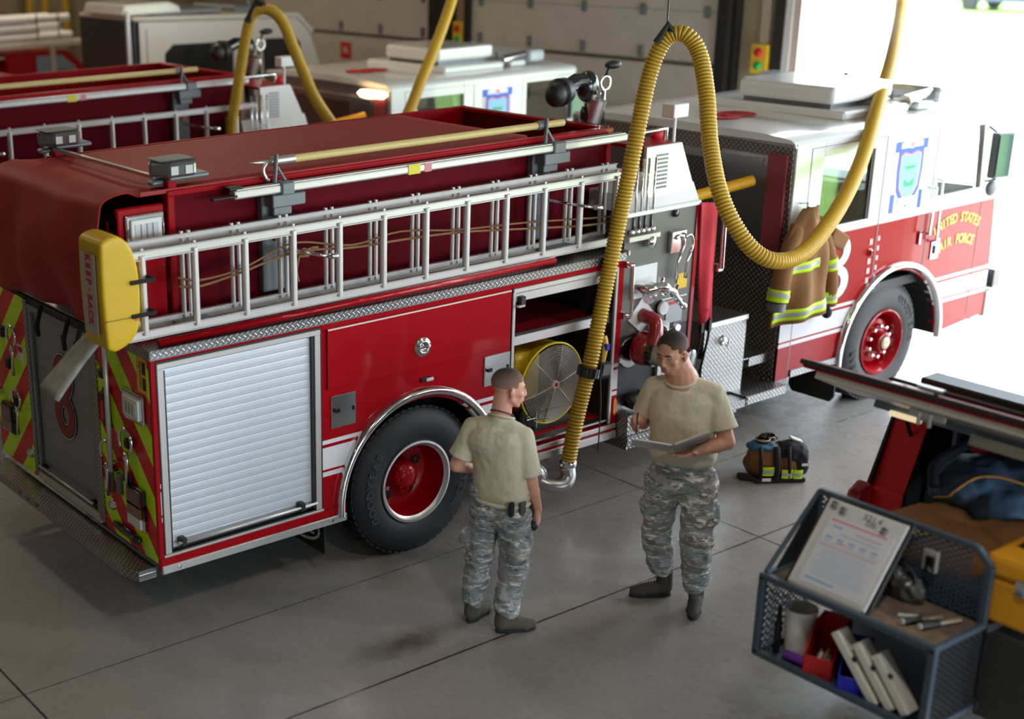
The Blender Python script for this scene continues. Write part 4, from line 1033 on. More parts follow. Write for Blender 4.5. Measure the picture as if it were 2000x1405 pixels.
MB().tube([(7.8, .35, 2.60), (8.2, .35, 2.66)], [.06, .035], 14).build('air_horn', 'chrome', E, smooth='auto')
# yellow tool handle showing behind crosslay
MB().tube([(5.0, .55, 2.02), (5.75, .30, 2.16)], .045, 14).build('yellow_canister', mat('yellow_orange_paint', (.80, .42, .01), .4), E, smooth='auto')
# --- deck gun on top
dg = MB().cyl((4.88, 1.3, 2.30), (4.88, 1.3, 2.52), .06, 16).cyl((4.88, 1.3, 2.50), (4.88, 1.3, 2.56), .11, 20).ell((4.90, 1.30, 2.66), (.085, .085, .12)).ell((4.86, 1.30, 2.90), (.10, .09, .13))
dg.tube([(4.86, 1.30, 2.95), (4.70, 1.28, 2.96), (4.58, 1.26, 2.92)], [.06, .06, .06], 14)
dgo = dg.build('deck_gun', 'blackgloss', E, smooth='auto')
MB().cyl((4.90, 1.28, 2.62), (4.92, 1.24, 2.80), .075, 16).build('gun_body', 'steel', dgo, smooth='auto')
MB().lathe([(.05, 0), (.105, .02), (.115, .10), (.06, .16)], (4.58, 1.26, 2.90), (-1, -.2, -.1), 20).ell((4.43, 1.22, 2.88), (.09, .09, .10)).build('gun_nozzle', 'blackplain', dgo, smooth='auto')
MB().ell((4.66, 1.27, 2.93), (.05, .05, .055)).build('gun_joint', mat('bluish_chrome', (.45, .5, .8), .2, 1), dgo, smooth=True)
MB().tube([(5.02 + .055 * math.cos(a), 1.26, 2.92 + .055 * math.sin(a)) for a in [PI * 2 * k / 20 for k in range(20)]], .012, 8, closed=True).cyl((5.0, 1.26, 2.60), (5.0, 1.26, 2.86), .02, 10).build('gun_wheel', 'chrome', dgo, smooth=True)
MB().ell((5.10, 1.26, 3.06), (.085, .05, .035)).cyl((5.02, 1.26, 2.97), (5.06, 1.26, 3.05), .012, 8).build('gun_handle', 'blackplain', dgo, smooth=True)

# --- second engine: a copy in the next bay
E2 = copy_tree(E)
E2.location = (0, 5.15, 0)
MB().prism([(.01, 2.40), (.07, 2.36), (.43, 2.35), (.51, 2.39), (.45, 2.43), (.07, 2.44)], 'x', 5.80, 5.835).build('warm_glow_patch', 'warm_glow', E2)  # warm reflection on the cab back put in as an emissive patch
E2['label'] = 'red and white fire engine in the next bay, behind the nearer engine'
E['label'] = 'red and white fire engine number 8 right behind the two men, red tarp on top'
for o in list(bpy.data.objects):
    if o.parent == E2 and o.name.split('.')[0] in ('cross_bar',): bpy.data.objects.remove(o)
# ------------------------------------------------------------------ ladders on the side of each engine
def ladder(name, label, x0, x1, y, z0, z1, rungx, w=.032, h=.058, group=None, dy=0, rr=.024):
    l = thing(name, label, 'ladder', (0, dy, 0), group)
    for zz, nm in ((z1, 'rail'), (z0, 'rail')):
        r = MB(); r.box(x0, x1, y - w / 2, y + w / 2, zz - h / 2, zz - h / 2 + .010).box(x0, x1, y - w / 2, y + w / 2, zz + h / 2 - .010, zz + h / 2).box(x0, x1, y - .005, y + .005, zz - h / 2, zz + h / 2)
        r.build(nm, 'alu_white', l, bevel=.003)
    for x in rungx:
        g = MB().cyl((x, y, z0), (x, y, z1), rr, 14)
        g.cyl((x, y, z1 + h / 2 - .002), (x, y, z1 + h / 2 + .014), .013, 10)
        g.build('rung', 'alu_white', l, smooth='auto')
    return l
RX = [.02 + .356 * k for k in range(12)]
ladder('extension_ladder', 'long aluminium extension ladder hung outermost along the nearer engine', -.10, 4.16, .085, 1.965, 2.445, RX, group='aluminium ladders on the engines')
ladder('roof_ladder', 'aluminium ladder racked just behind the outermost ladder on the nearer engine', -.06, 4.08, .225, 1.985, 2.475, [x + .045 for x in RX[1:]] + [x - .005 for x in RX[1:]], group='aluminium ladders on the engines', rr=.016)
ladder('extension_ladder', 'aluminium ladder hung along the side of the second engine behind', -.10, 4.16, .085, 1.965, 2.445, RX, group='aluminium ladders on the engines', dy=5.15)
# latch hooks on the near ladder
rp = thing('halyard_rope', 'brown rope strung between the ladder rungs on the nearer engine', 'rope', (0, 0, 0))
pts = [(.30, .155, 2.20), (.45, .15, 2.18), (.75, .15, 2.22), (1.05, .14, 2.28), (1.22, .13, 2.29), (1.6, .14, 2.25), (2.0, .15, 2.24), (2.5, .15, 2.22), (3.1, .15, 2.16), (3.7, .15, 2.10), (4.1, .15, 2.09)]
MB().tube(smoothpath(pts, 5), .008, 7).build('rope_strand', 'rope', rp, smooth=True)
MB().tube(smoothpath([(x, y + .01, z + .035 + .02 * math.sin(x * 7)) for x, y, z in pts], 5), .007, 7).build('rope_strand', 'rope', rp, smooth=True)
kn = MB()
for k in range(9): kn.cap((1.10 + .02 * k, .125 + .01 * (k % 2), 2.26 + .02 * (k % 3)), (1.18 + .015 * k, .12, 2.30 - .015 * (k % 4)), .010, .008)
kn.tube(smoothpath([(1.16, .12, 2.27), (1.13, .11, 2.18), (1.15, .12, 2.10)], 5), .008, 7)
kn.build('rope_knot', 'rope', rp, smooth=True)

def folding(dy, lab):
    f = thing('folding_ladder', lab, 'ladder', (0, dy, 0), 'folded attic ladders on the engine racks')
    MB().box(.78, 4.22, .255, .325, 2.645, 2.70).build('rail', 'alu_white', f, bevel=.012, seg=2)
    MB().box(.80, 4.20, .260, .320, 2.702, 2.706).build('rail_groove', 'alu', f)
    MB().box(.62, .80, .25, .29, 2.66, 2.675).box(.76, .86, .28, .36, 2.70, 2.72).build('foot', 'blackplain', f, bevel=.004)
    MB().box(2.14, 2.24, .251, .329, 2.641, 2.704).build('label_band', mat('yellow_sticker_%d' % int(dy), (.8, .7, .03), .5), f)
    MB().box(2.28, 2.34, .2535, .3265, 2.6435, 2.7015).build('label_band', 'pinkprint', f)
    MB().box(3.46, 3.58, .24, .34, 2.63, 2.715).box(1.12, 1.22, .24, .34, 2.63, 2.715).build('clamp', 'bracket', f, bevel=.01)
folding(0, 'folded white attic ladder lying along the rack of the nearer engine'); folding(5.15, 'folded white attic ladder along the rack of the second engine')
def pike(dy, lab):
    f = thing('pike_pole', lab, 'pike pole', (0, dy, 0), 'yellow pike poles')
    MB().cyl((1.22, .37, 2.83), (3.66, .37, 2.825), .026, 16).build('pole', 'poleyellow', f, smooth='auto')
    MB().cyl((1.12, .37, 2.83), (1.30, .37, 2.83), .029, 14).build('ferrule', 'alu', f, smooth='auto')
    MB().tube([(1.14, .37, 2.83), (1.02, .37, 2.835), (.96, .37, 2.84)], [.014, .010, .002], 8).tube(smoothpath([(1.10, .37, 2.83), (1.06, .36, 2.79), (1.07, .35, 2.74), (1.10, .35, 2.71)], 4), [.012] * 12 + [.004], 8).build('pike_hook', 'alu', f, smooth=True)
    MB().cyl((3.40, .37, 2.826), (3.48, .37, 2.826), .034, 14).build('collar', 'bracket', f, smooth='auto')
pike(0, 'yellow pike pole laid along the top of the nearer engine'); pike(5.15, 'yellow pike pole along the top of the second engine')

# ------------------------------------------------------------------ yellow foam cushion on the ladder ends
ks = thing('ladder_end_cushion', 'yellow padded cushion reading KEEP BACK strapped over the ladder ends', 'cushion', (0, 0, 0))
cb = MB()
def cushion(u, v):
    # rounded slab: u round the outline in y-z seen from the side, v across x
    pass
X0, X1, Y0, Y1, Z0, Z1 = -.285, -.045, -.005, .285, 1.925, 2.60
n = 24; prof = []
ol = []
for cx_, cz_, a0, rr_ in ((X1 - .09, Z1 - .13, 90, .0), ): pass
out = [(X0 + .01, Z0 + .02), (X0 + .06, Z0 - .005), (X1 - .10, Z0 + .02), (X1 - .03, Z0 + .07), (X1, Z0 + .16), (X1 + .005, Z0 + .34), (X1, Z1 - .20), (X1 - .03, Z1 - .08), (X1 - .09, Z1 - .01), (X0 + .10, Z1 + .01), (X0 + .03, Z1 - .01), (X0, Z1 - .03), (X0 - .008, (Z0 + Z1) / 2)]
cb.prism(out, 'y', Y0, Y1)
cu = cb.build('cushion_body', 'yellow', ks, smooth=True, bevel=.022, seg=4)
k_ = cu.modifiers.new('sub', 'SUBSURF'); k_.levels = 1; k_.render_levels = 1
tp_ = MB().box(X0 - .0135, X0 - .0115, .055, .225, 2.02, 2.50).build('text_label', mat('grey_label', (.48, .46, .42), .6), ks)
kl = MB()
for k_i, ch in enumerate('KEEP BACK'):
    if ch != ' ': kl.text(ch, .082, (X0 - .015, .14, 2.475 - k_i * .0475 - (.0 if k_i < 4 else .0)), (0, 0, -1), (0, -1, 0), .002, bold=.004, sx=.78)
kl.build('red_lettering', 'redvinyl', ks)
MB().cyl((X0 - .014, .14, 2.285), (X0 - .018, .14, 2.285), .012, 12).cyl((-.08, -.008, 2.10), (-.08, -.003, 2.10), .010, 14).build('orange_dot', mat('orange_dot', (.9, .12, .01), .5), ks)
for z in (2.12, 2.32): MB().box(-.11, .05, Y0 - .014, Y0 - .002, z - .012, z + .012).box(.04, .052, Y0 - .01, .26, z - .012, z + .012).build('strap', 'black_cloth', ks)
MB().box(X0 - .01, X1, Y0 - .0045, Y0 - .002, 2.115, 2.118).build('seam', 'blackplain', ks)

# ------------------------------------------------------------------ red tarp over the hose bed
tc_ = thing('hose_bed_cover', 'red vinyl tarp stretched over the nearer engine and hanging down its rear', 'tarp', (0, 0, 0))
def cover(u, v):
    y = .43 + v * 1.62; e = abs(v - .5) * 2
    if u < .62:
        s_ = u / .62; x = 3.42 + .10 * math.sin(v * 3) - s_ * (3.25); z = 2.745 - .018 * (1 - e ** 4) - .02 * math.sin(s_ * 9 + v * 2) * (1 - e) * .6
        if v < .04 or v > .96: z -= .03
        return (x, y, z)
    s_ = (u - .62) / .38; a = min(1, s_ / .25)
    x = .17 - .24 * math.sin(a * PI / 2) - .06 * math.sin(max(0, s_ - .25) * 4.0); z = 2.745 - .10 * (1 - math.cos(a * PI / 2)) - max(0, s_ - .25) * 1.02
    fold = math.sin(v * 21 + s_ * 3) * .028 * s_ + math.sin(v * 9 - s_ * 5) * .035 * s_
    low = .10 * s_ * s_ * math.sin(v * PI)
    yy = y + (v - .5) * .34 * s_ * (1 if v > .5 else .35) - .03 * s_
    return (x - fold, yy, z + low * .6 + .25 * s_ * max(0, .25 - v) * 2)
cvr = MB().grid(cover, 70, 44).build('cover_sheet', 'tarp', tc_, smooth=True, solid=.006)
hf = MB().box(.2, 3.4, .395, .405, 2.72, 2.745).build('cover_edge_strip', 'red_dull', tc_)
for yy in (.62, .80, 1.2): MB().tube(smoothpath([(-.14, yy, 1.93), (-.17, yy + .02, 1.80), (-.15, yy + .06, 1.72), (-.14, yy + .10, 1.80)], 5), .016, 8).build('tie_strap', 'black_cloth', tc_, smooth=True)
MB().grid(lambda u, v: (-.02, .40 + .03 * v, 2.6 - u * .6), 2, 2).build('cover_flap', 'tarp', tc_)
# end of a flat hose sticking out under the cushion
fh = thing('flat_hose_end', 'worn grey flat hose end sticking out below the yellow cushion', 'hose', (0, 0, 0))
MB().grid(lambda u, v: (-.12 - .36 * u, .34 + .36 * u * .2 + (v - .5) * (.13 + .10 * u), 1.97 - .36 * u ** 1.2 + (v - .5) * .03), 12, 4).build('hose_jacket', mat('grey_canvas_hose', (.33, .32, .28), .8, noise=.25, nscale=14, bump=.3), fh, smooth=True, solid=.022)
# dim contents at the front of the hose bed
hc = thing('hose_nozzle_bundle', 'dark hoses and nozzles lying in the open front of the hose bed', 'hose', (0, 0, 0))
hh = MB()
for k in range(5): hh.tube(smoothpath([(3.5, .6 + k * .28, 2.42), (3.75, .65 + k * .27, 2.46), (4.05, .6 + k * .28, 2.42)], 4), .05, 10)
hh.build('hose_fold', mat('dull_hose_jacket', (.16, .13, .07), .8), hc, smooth=True)
MB().box(3.62, 3.9, 1.5, 1.7, 2.46, 2.56).build('nozzle_case', 'blackplain', hc, bevel=.02)

# ------------------------------------------------------------------ yellow exhaust extraction hoses
def ribhose(name, label, pts, r, pitch=.026, dy=0, loc=(0, 0, 0), mats=('hose_y', 'hose_dark'), group='yellow exhaust extraction hoses'):
    h = thing(name, label, 'exhaust hose', loc, group)
    P = smoothpath(pts, 14); Ls = [0]
    for i in range(1, len(P)): Ls.append(Ls[-1] + (P[i] - P[i - 1]).length)
    tot = Ls[-1]; n = int(tot / pitch); out = []; rs = []; ms = []; j = 0
    for k in range(n):
        for off, rr, mi in ((0, r - .005, 0), (.18, r + .001, 0), (.45, r + .003, 0), (.70, r + .0, 0), (.80, r - .006, 1)):
            s_ = (k + off) * pitch
            while j < len(Ls) - 2 and Ls[j + 1] < s_: j += 1
            t_ = (s_ - Ls[j]) / max(1e-6, Ls[j + 1] - Ls[j]); out.append(P[j].lerp(P[j + 1], t_)); rs.append(rr); ms.append(mi)
    mb = MB().tube(out, rs, 18, ms=ms); 
    mb.build('hose_tube', list(mats), h, smooth=True)
    return h
h1p = [(3.385, -.10, .33), (3.43, -.10, .57), (3.48, -.10, .80), (3.58, -.10, 1.17), (3.72, -.07, 1.68), (3.84, -.06, 2.19), (3.94, -.06, 2.66), (4.07, -.03, 3.11), (4.14, -.05, 3.33), (4.195, -.10, 3.425), (4.255, -.18, 3.43), (4.30, -.27, 3.31), (4.25, -.4, 3.06), (4.16, -.54, 2.73), (4.07, -.72, 2.44), (4.07, -.87, 2.22), (4.15, -.99, 2.05), (4.31, -1.06, 1.97), (4.64, -1.02, 1.97), (5.18, -.83, 2.08), (5.81, -.54, 2.22), (6.51, -.17, 2.39), (7.41, .35, 2.63), (8.53, 1.0, 2.89), (9.9, 1.85, 3.22), (10.1, 2.0, 3.6), (10.0, 1.9, 6.3)]
hA = ribhose('exhaust_hose', 'yellow ribbed exhaust hose looped in front of the nearer engine down to its exhaust pipe', h1p, .0555)
MB().lathe([(.062, 0), (.066, .01), (.066, .04), (.062, .05)], (3.395, -.10, .37), (.04, 0, 1), 24).build('hose_clamp', 'chrome', hA, smooth='auto')
MB().lathe([(.06, 0), (.085, .005), (.085, .075), (.06, .08)], (3.545, -.105, 1.04), (.25, .0, 1), 28).build('coupler_ring', 'blackgloss', hA, smooth='auto')
MB().obox((3.66, -.14, 1.08), (.045, -.01, 0), (0, .04, 0), (.01, 0, .06)).build('sensor_box', 'blackplain', hA, bevel=.01)
MB().obox((3.66, -.185, 1.09), (.033, -.007, 0), (0, .003, 0), (.008, 0, .04)).build('box_face', 'bracket', hA)
MB().tube(smoothpath([(3.60, -.18, 1.28), (3.58, -.2, 1.05), (3.60, -.2, .8), (3.62, -.18, .45)], 6), .005, 6).build('pull_cord', 'blackplain', hA)
MB().tube(smoothpath([(3.66, -.13, 1.12), (3.70, -.12, 1.25), (3.70, -.10, 1.32)], 6), .022, 10).build('air_line', 'hose_y', hA, smooth=True)
MB().box(3.68, 3.72, -.15, -.12, 1.22, 1.27).build('line_clip', 'blueplastic', hA, bevel=.005)
MB().tube([(4.10, -.06, 3.38), (4.16, -.10, 3.50), (4.20, -.14, 3.42)], .03, 10).cyl((4.15, -.1, 3.48), (4.15, -.1, 6.38), .006, 6).build('hanger_strap', 'blackplain', hA, smooth='auto')
ex = thing('exhaust_elbow', 'polished steel exhaust pipe bending up into the yellow hose under the engine', 'exhaust pipe', (0, 0, 0))
MB().lathe([(.060, .30), (.075, .20), (.095, .10), (.105, .0), (.100, -.04), (.07, -.07), (.04, -.075), (0, -.075)], (3.16, .02, .31), (.25, 1, .12), 32).build('exhaust_can', 'steel', ex, smooth=True)
MB().tube(smoothpath([(3.18, .02, .29), (3.24, -.07, .25), (3.33, -.12, .245), (3.385, -.12, .29), (3.39, -.105, .36)], 8), .056, 24).build('pipe', 'steel', ex, smooth=True)
h2p = [(3.8, 5.13, .7), (3.78, 5.13, 1.5), (3.8, 5.13, 2.2), (3.89, 5.15, 2.56), (3.98, 5.17, 2.9), (4.06, 5.18, 3.2), (4.1, 5.15, 3.33), (4.15, 5.08, 3.40), (4.22, 4.97, 3.39), (4.26, 4.83, 3.28), (4.27, 4.68, 3.06), (4.27, 4.51, 2.83), (4.29, 4.35, 2.59), (4.31, 4.12, 2.38), (4.43, 3.95, 2.15), (4.66, 3.89, 2.06), (4.92, 3.9, 2.18), (5.23, 4.04, 2.41), (5.51, 4.21, 2.65), (5.87, 4.46, 2.89), (6.29, 4.79, 3.13), (6.9, 5.3, 3.48), (7.4, 5.6, 4.1), (7.5, 5.7, 6.3)]
hB = ribhose('exhaust_hose', 'yellow ribbed exhaust hose looped up beside the second engine behind', h2p, .056)
MB().tube([(4.06, 5.16, 3.28), (4.13, 5.10, 3.47), (4.2, 5.0, 3.40)], .045, 10).cyl((4.13, 5.1, 3.45), (4.13, 5.1, 6.38), .006, 6).build('hanger_strap', 'blackplain', hB, smooth='auto')
for k, (x, y) in enumerate(((7.15, 17.3), (7.45, 17.3), (7.86, 17.3))):
    ribhose('hanging_hose', ('yellow exhaust hose hanging by the far wall, leftmost of the three', 'yellow exhaust hose hanging by the far wall, middle of the three', 'yellow exhaust hose hanging by the far wall, rightmost of the three')[k], [(x, y, 2.2), (x, y, 3.5), (x, y, 5.0), (x, y, 6.3)], .07, .05)

# ------------------------------------------------------------------ red webbing over the crosslay opening
ws = thing('webbing_strap', 'bright red webbing panel strapped down beside the pump panel', 'strap', (0, 0, 0))
def web(u, v):
    x = 4.78 + .11 * u + (.02 - .01 * u) * 0; w = .19 - .03 * u
    return (x + w * v * 1.0 - .02 * u, .0 + .02 * math.sin(v * 6 + u * 3) * (.4 + u), 2.15 - .98 * u - .02 * v + (.10 * abs(v - .5) - .05) * (-1.2 if u > .9 else 0))
MB().grid(web, 26, 10).build('webbing', 'strap', ws, smooth=True, solid=.008)
for x in (4.90, 4.99): MB().box(x - .018, x + .018, -.012, .02, 1.10, 1.20).build('buckle', 'blackplain', ws, bevel=.004)
for x in (4.90, 4.99): MB().tube(smoothpath([(x, .0, 1.12), (x - .02, -.01, 1.04), (x - .04, 0, .90), (x - .06, .01, .75)], 5), .010, 6).build('tail_strap', 'black_cloth', ws, smooth=True)
nz = thing('hose_nozzle', 'black nozzle with pistol grip lying on the running board by the pump panel', 'nozzle', (4.10, -.02, .67))
MB().lathe([(0.03, -.03), (.065, 0), (.068, .03), (.05, .04), (.04, .10)], (0, 0, .03), (.75, -.1, .25), 20).build('nozzle_tip', 'blackplain', nz, smooth='auto')
MB().tube([(.08, -.01, .04), (.16, -.01, .06)], [.035, .04], 12).box(.10, .16, -.03, .02, .06, .11).build('nozzle_body', 'bracket', nz, smooth='auto')
MB().tube(smoothpath([(.16, 0, .05), (.30, .0, .03), (.42, .02, .02)], 4), .03, 10).build('nozzle_handle', 'blackplain', nz, smooth=True)
hk = thing('forcible_tool', 'flat black and grey tool lying on the running board left of the standing man', 'tool', (4.50, -.06, .635))
MB().prism([(-.06, -.01), (.10, -.03), (.22, -.01), (.22, .02), (.05, .03)], 'z', 0, .03).build('blade', 'bracket', hk, bevel=.006)

# ------------------------------------------------------------------ portable fan in the open locker
fn = thing('ventilation_fan', 'yellow portable fan with chrome wire guard standing in the open locker', 'fan', (3.385, .10, .64))
c = V((0, .0, .33)); R_ = .295
MB().lathe([(R_, .02), (R_ + .012, 0), (R_ + .012, .02), (R_ - .0, .28), (R_ - .03, .30), (R_ - .04, .28), (R_ - .01, .02)], c, (0, 1, 0), 48, closed=False).build('shroud', mat('fan_yellow_paint', (.78, .52, .01), .35, coat=.4), fn, smooth='auto')
MB().tube([c + V((math.cos(a), 0, math.sin(a))) * (R_ + .012) + V((0, -.005, 0)) for a in [2 * PI * k / 48 for k in range(48)]], .009, 8, closed=True).build('shroud_rim', mat('fan_rim_yellow', (.80, .62, .02), .3), fn, smooth=True)
gd = MB()
for k in range(1, 22):
    r_ = .035 + (R_ - .03) * k / 22
    gd.tube([c + V((math.cos(a) * r_, -.018 - .03 * (1 - (r_ / R_) ** 2), math.sin(a) * r_)) for a in [2 * PI * q / 40 for q in range(40)]], .0026, 5, closed=True)
gd.build('wire_guard', 'alu_white', fn, smooth=True)
sp_ = MB()
for k in range(6):
    a = 2 * PI * k / 6 + .25
    sp_.tube([c + V((math.cos(a) * q, -.022 - .03 * (1 - (q / R_) ** 2), math.sin(a) * q)) for q in (.03, .1, .18, .24, R_)], .004, 6)
sp_.build('guard_spoke', 'alu_white', fn, smooth=True)
hb_ = MB().lathe([(0, -.058), (.030, -.056), (.036, -.045)], c, (0, 1, 0), 24).build('hub_badge', 'whiteplain', fn, smooth='auto')
MB().lathe([(0, -.0595), (.018, -.059)], c, (0, 1, 0), 20).build('badge_print', 'redvinyl', fn)
bl = MB()
for k in range(5):
    a0 = 2 * PI * k / 5
    def blade(u, v, a0=a0):
        r_ = .04 + (R_ - .06) * u; a = a0 + (v - .5) * .8; return c + V((math.cos(a) * r_, .17 + (v - .5) * .08, math.sin(a) * r_))
    bl.grid(blade, 5, 4)
bl.build('fan_blade', mat('dark_fan_blade', (.035, .03, .012), .8), fn, smooth=True, solid=.006)
MB().cyl(c + V((0, .08, 0)), c + V((0, .26, 0)), .07, 16).build('motor', 'blackplain', fn)
MB().box(-.33, -.05, .05, .30, .20, .60).build('fan_side_body', mat('fan_yellow_body', (.62, .40, .01), .4), fn, bevel=.05, seg=3)
MB().box(-.31, -.27, .04, .05, .40, .46).build('fan_flag_decal', 'bracket', fn)
for yy in (.02, ): MB().lathe([(.02, -.03), (.085, -.03), (.098, -.015), (.098, .015), (.085, .03), (.02, .03)], (-.20, yy, .105), (0, 1, 0), 28).build('wheel', 'black', fn, smooth='auto')
MB().lathe([(0, -.032), (.045, -.034), (.05, -.02)], (-.20, .02, .105), (0, 1, 0), 20).build('wheel_hub', 'blackgloss', fn, smooth='auto')
MB().cyl((-.20, .05, .105), (.25, .05, .09), .012, 8).box(-.12, .28, .04, .26, -.05, .03).build('fan_foot', 'blackplain', fn, bevel=.006)
MB().cyl((-.16, -.03, .16), (-.16, -.03, .02), .006, 6).cyl((-.26, -.03, .10), (-.16, -.03, .10), .005, 6).build('kick_stand', 'chrome', fn)

# ------------------------------------------------------------------ turnout jacket on the cab corner
jk = thing('turnout_jacket', 'tan firefighter jacket with lime and silver bands hanging on the cab corner of engine 8', 'jacket', (0, 0, 0))
MB().tube(smoothpath([(5.98, .0, 1.99), (5.98, -.07, 2.0), (5.98, -.08, 1.95)], 4), .008, 8).build('coat_hook', 'chrome', jk, smooth=True)
def jacket(u, v):
    # u down, v across; widths and centre from collar to hem
    zz = 1.965 - u * .90
    w = .12 + .36 * min(1, (u / .35)) ** .8 + .30 * u; cx = 5.985 + .05 * u + .03 * math.sin(u * 3)
    x = cx + (v - .53) * w
    y = -.075 - .055 * math.sin(v * PI) * (1 + u) - .016 * math.sin(v * 17 + u * 2.5) * (.25 + u) - .014 * math.sin(v * 7 - u * 9)
    return (x, y, zz + .09 * (v - .5) * u)
jk_b = MB().grid(jacket, 30, 40)
jb = jk_b.build('jacket_body', 'tan', jk, smooth=True, solid=.022)
def band(u0, u1, v0, v1, name, mname, off):
    mb = MB().grid(lambda a, b_: V(jacket(u0 + (u1 - u0) * a, v0 + (v1 - v0) * b_)) + V((0, -.013 - off, 0)), 4, 36)
    mb.build(name, mname, jk, smooth=True, solid=.004)
band(.865, .965, 0.0, 1.0, 'lime_hem_band', 'lime', 0); band(.895, .932, 0.0, 1.0, 'silver_hem_band', 'silver_tape', .004)
band(.46, .55, .12, .62, 'lime_chest_band', 'lime', 0); band(.488, .520, .12, .62, 'silver_chest_band', 'silver_tape', .004)
def sleeve(pts, rs, nm):
    MB().tube(smoothpath(pts, 5), [rs[0] + (rs[-1] - rs[0]) * k / (len(smoothpath(pts, 5)) - 1) for k in range(len(smoothpath(pts, 5)))], 16).build(nm, 'tan', jk, smooth=True)
sleeve([(5.90, -.06, 1.82), (5.78, -.08, 1.62), (5.70, -.10, 1.42), (5.67, -.10, 1.24)], [.06, .082], 'sleeve')
sleeve([(6.12, -.06, 1.84), (6.26, -.08, 1.62), (6.33, -.10, 1.35), (6.36, -.09, 1.10)], [.06, .068], 'sleeve')
for z0, z1, m_ in ((1.25, 1.345, 'lime'), (1.28, 1.315, 'silver_tape')):
    MB().cyl((5.672 - .0, -.10, z0), (5.685, -.10, z1), .086 if m_ == 'lime' else .090, 20).build('cuff_band', m_, jk, smooth='auto')
    MB().cyl((6.357, -.09, z0 - .12), (6.35, -.09, z1 - .12), .072 if m_ == 'lime' else .075, 20).build('cuff_band', m_, jk, smooth='auto')
    MB().cyl((6.315, -.10, z0 + .17), (6.29, -.10, z1 + .17), .070 if m_ == 'lime' else .073, 20).build('elbow_band', m_, jk, smooth='auto')
MB().cyl((5.668, -.10, 1.17), (5.67, -.10, 1.24), .072, 18).build('cuff', 'bracket', jk, smooth='auto')
MB().ell((6.36, -.09, 1.03), (.045, .04, .05)).build('wristlet', 'navy', jk, smooth=True)
MB().grid(lambda u, v: (5.93 + .14 * v, -.10 - .04 * math.sin(v * PI), 1.98 - .10 * u), 6, 8).build('collar', 'tan', jk, smooth=True, solid=.02)
MB().obox((6.36, -.12, 1.66), (.09, -.01, -.05), (0, .02, 0), (.04, 0, .06)).build('shoulder_flap', 'tan', jk, bevel=.02, seg=2)

# ------------------------------------------------------------------ gear bag on the floor
gb_ = thing('turnout_gear_bag', 'tan and black bundle of turnout trousers and boots on the floor beside the front wheel', 'gear bag', (5.20, -.56, 0))
rx, ux = V((.837, -.547, 0)), V((.547, .837, 0))
def B_(a, b_, z): return rx * a + ux * b_ + V((0, 0, z))
mb = MB()
mb.ell(B_(-.09, 0, .11), (.15, .13, .12), R=(rx, ux, V((0, 0, 1)))); mb.ell(B_(.09, .02, .10), (.15, .14, .11), R=(rx, ux, V((0, 0, 1)))); mb.ell(B_(-.06, .0, .19), (.16, .10, .08), R=(rx, ux, V((0, 0, 1)))); mb.ell(B_(.12, -.02, .05), (.11, .11, .06), R=(rx, ux, V((0, 0, 1))))
remesh(mb, 'bag_body', 'tan', gb_, .012, 4, disp=((.08, .03),))
mb = MB()
mb.ell(B_(.13, .0, .20), (.125, .11, .10), R=(rx, ux, V((0, 0, 1)))); mb.ell(B_(.18, -.05, .13), (.07, .08, .11), R=(rx, ux, V((0, 0, 1)))); mb.ell(B_(.06, .02, .20), (.08, .11, .08), R=(rx, ux, V((0, 0, 1))))
remesh(mb, 'black_garment', 'navy', gb_, .012, 3, disp=((.06, .035),))
mb = MB().ell(B_(-.10, .02, .245), (.125, .10, .045), R=(rx, ux, V((0, 0, 1))))
remesh(mb, 'blue_lining', mat('blue_quilt_edge', (.04, .13, .22), .7), gb_, .012, 3, disp=((.05, .03),))
for a in (-.10, -.03):
    bt = MB().lathe([(.048, 0), (.052, .10), (.056, .115), (.048, .115), (.044, .05)], B_(a, .02 + (a + .1), .19), (0, 0, 1), 20).build('boot_shaft', 'blackplain', gb_, smooth='auto')
    MB().lathe([(.056, 0), (.060, .010), (.054, .014)], B_(a, .02 + (a + .1), .298), (0, 0, 1), 20).build('boot_rim', mat('tan_boot_rim', (.55, .38, .2), .6), bt, smooth='auto')
    MB().tube([B_(a - .045 + .09 * k / 8, .02, .30 + .05 * math.sin(PI * k / 8)) for k in range(9)], .006, 6).build('boot_loop', 'blackplain', bt, smooth=True)
for a, w in ((-.155, .028), (-.03, .05), (.065, .03)):
    MB().tube([B_(a, -.135 - .01, .02), B_(a, -.16, .10), B_(a + .0, -.135, .20), B_(a + .01, -.08, .27)], w / 2, 8).build('carry_strap', 'black_cloth', gb_, smooth=True)
MB().obox(B_(.0, -.145, .02), rx * .20, ux * .02, V((0, 0, .018))).obox(B_(-.25, -.08, .03), rx * .05 - ux * .02, ux * .03, V((0, 0, .025))).build('base_strap', 'black_cloth', gb_, bevel=.01)
for a0, a1, z in ((-.14, -.05, .10), (.01, .09, .075), (.10, .17, .07)):
    MB().grid(lambda u, v: B_(a0 + (a1 - a0) * u, -.150 - .01 * math.sin(u * 3), z - .035 + .07 * v), 4, 2).build('lime_band', 'lime', gb_, solid=.01)
    MB().grid(lambda u, v: B_(a0 + (a1 - a0) * u, -.160 - .01 * math.sin(u * 3), z - .012 + .024 * v), 4, 2).build('silver_band', 'silver_tape', gb_, solid=.004)
MB().obox(B_(-.11, -.168, .035), rx * .035, ux * .003, V((0, 0, .014))).obox(B_(.19, -.135, .14), rx * .025, ux * .004, V((0, 0, .01))).build('bag_label', 'whiteplain', gb_, bevel=.002)
MB().obox(B_(.16, .02, .295), rx * .05 - V((0, 0, .02)), ux * .03, V((0, 0, .012))).build('white_pad', 'ivory', gb_, bevel=.01, seg=2)
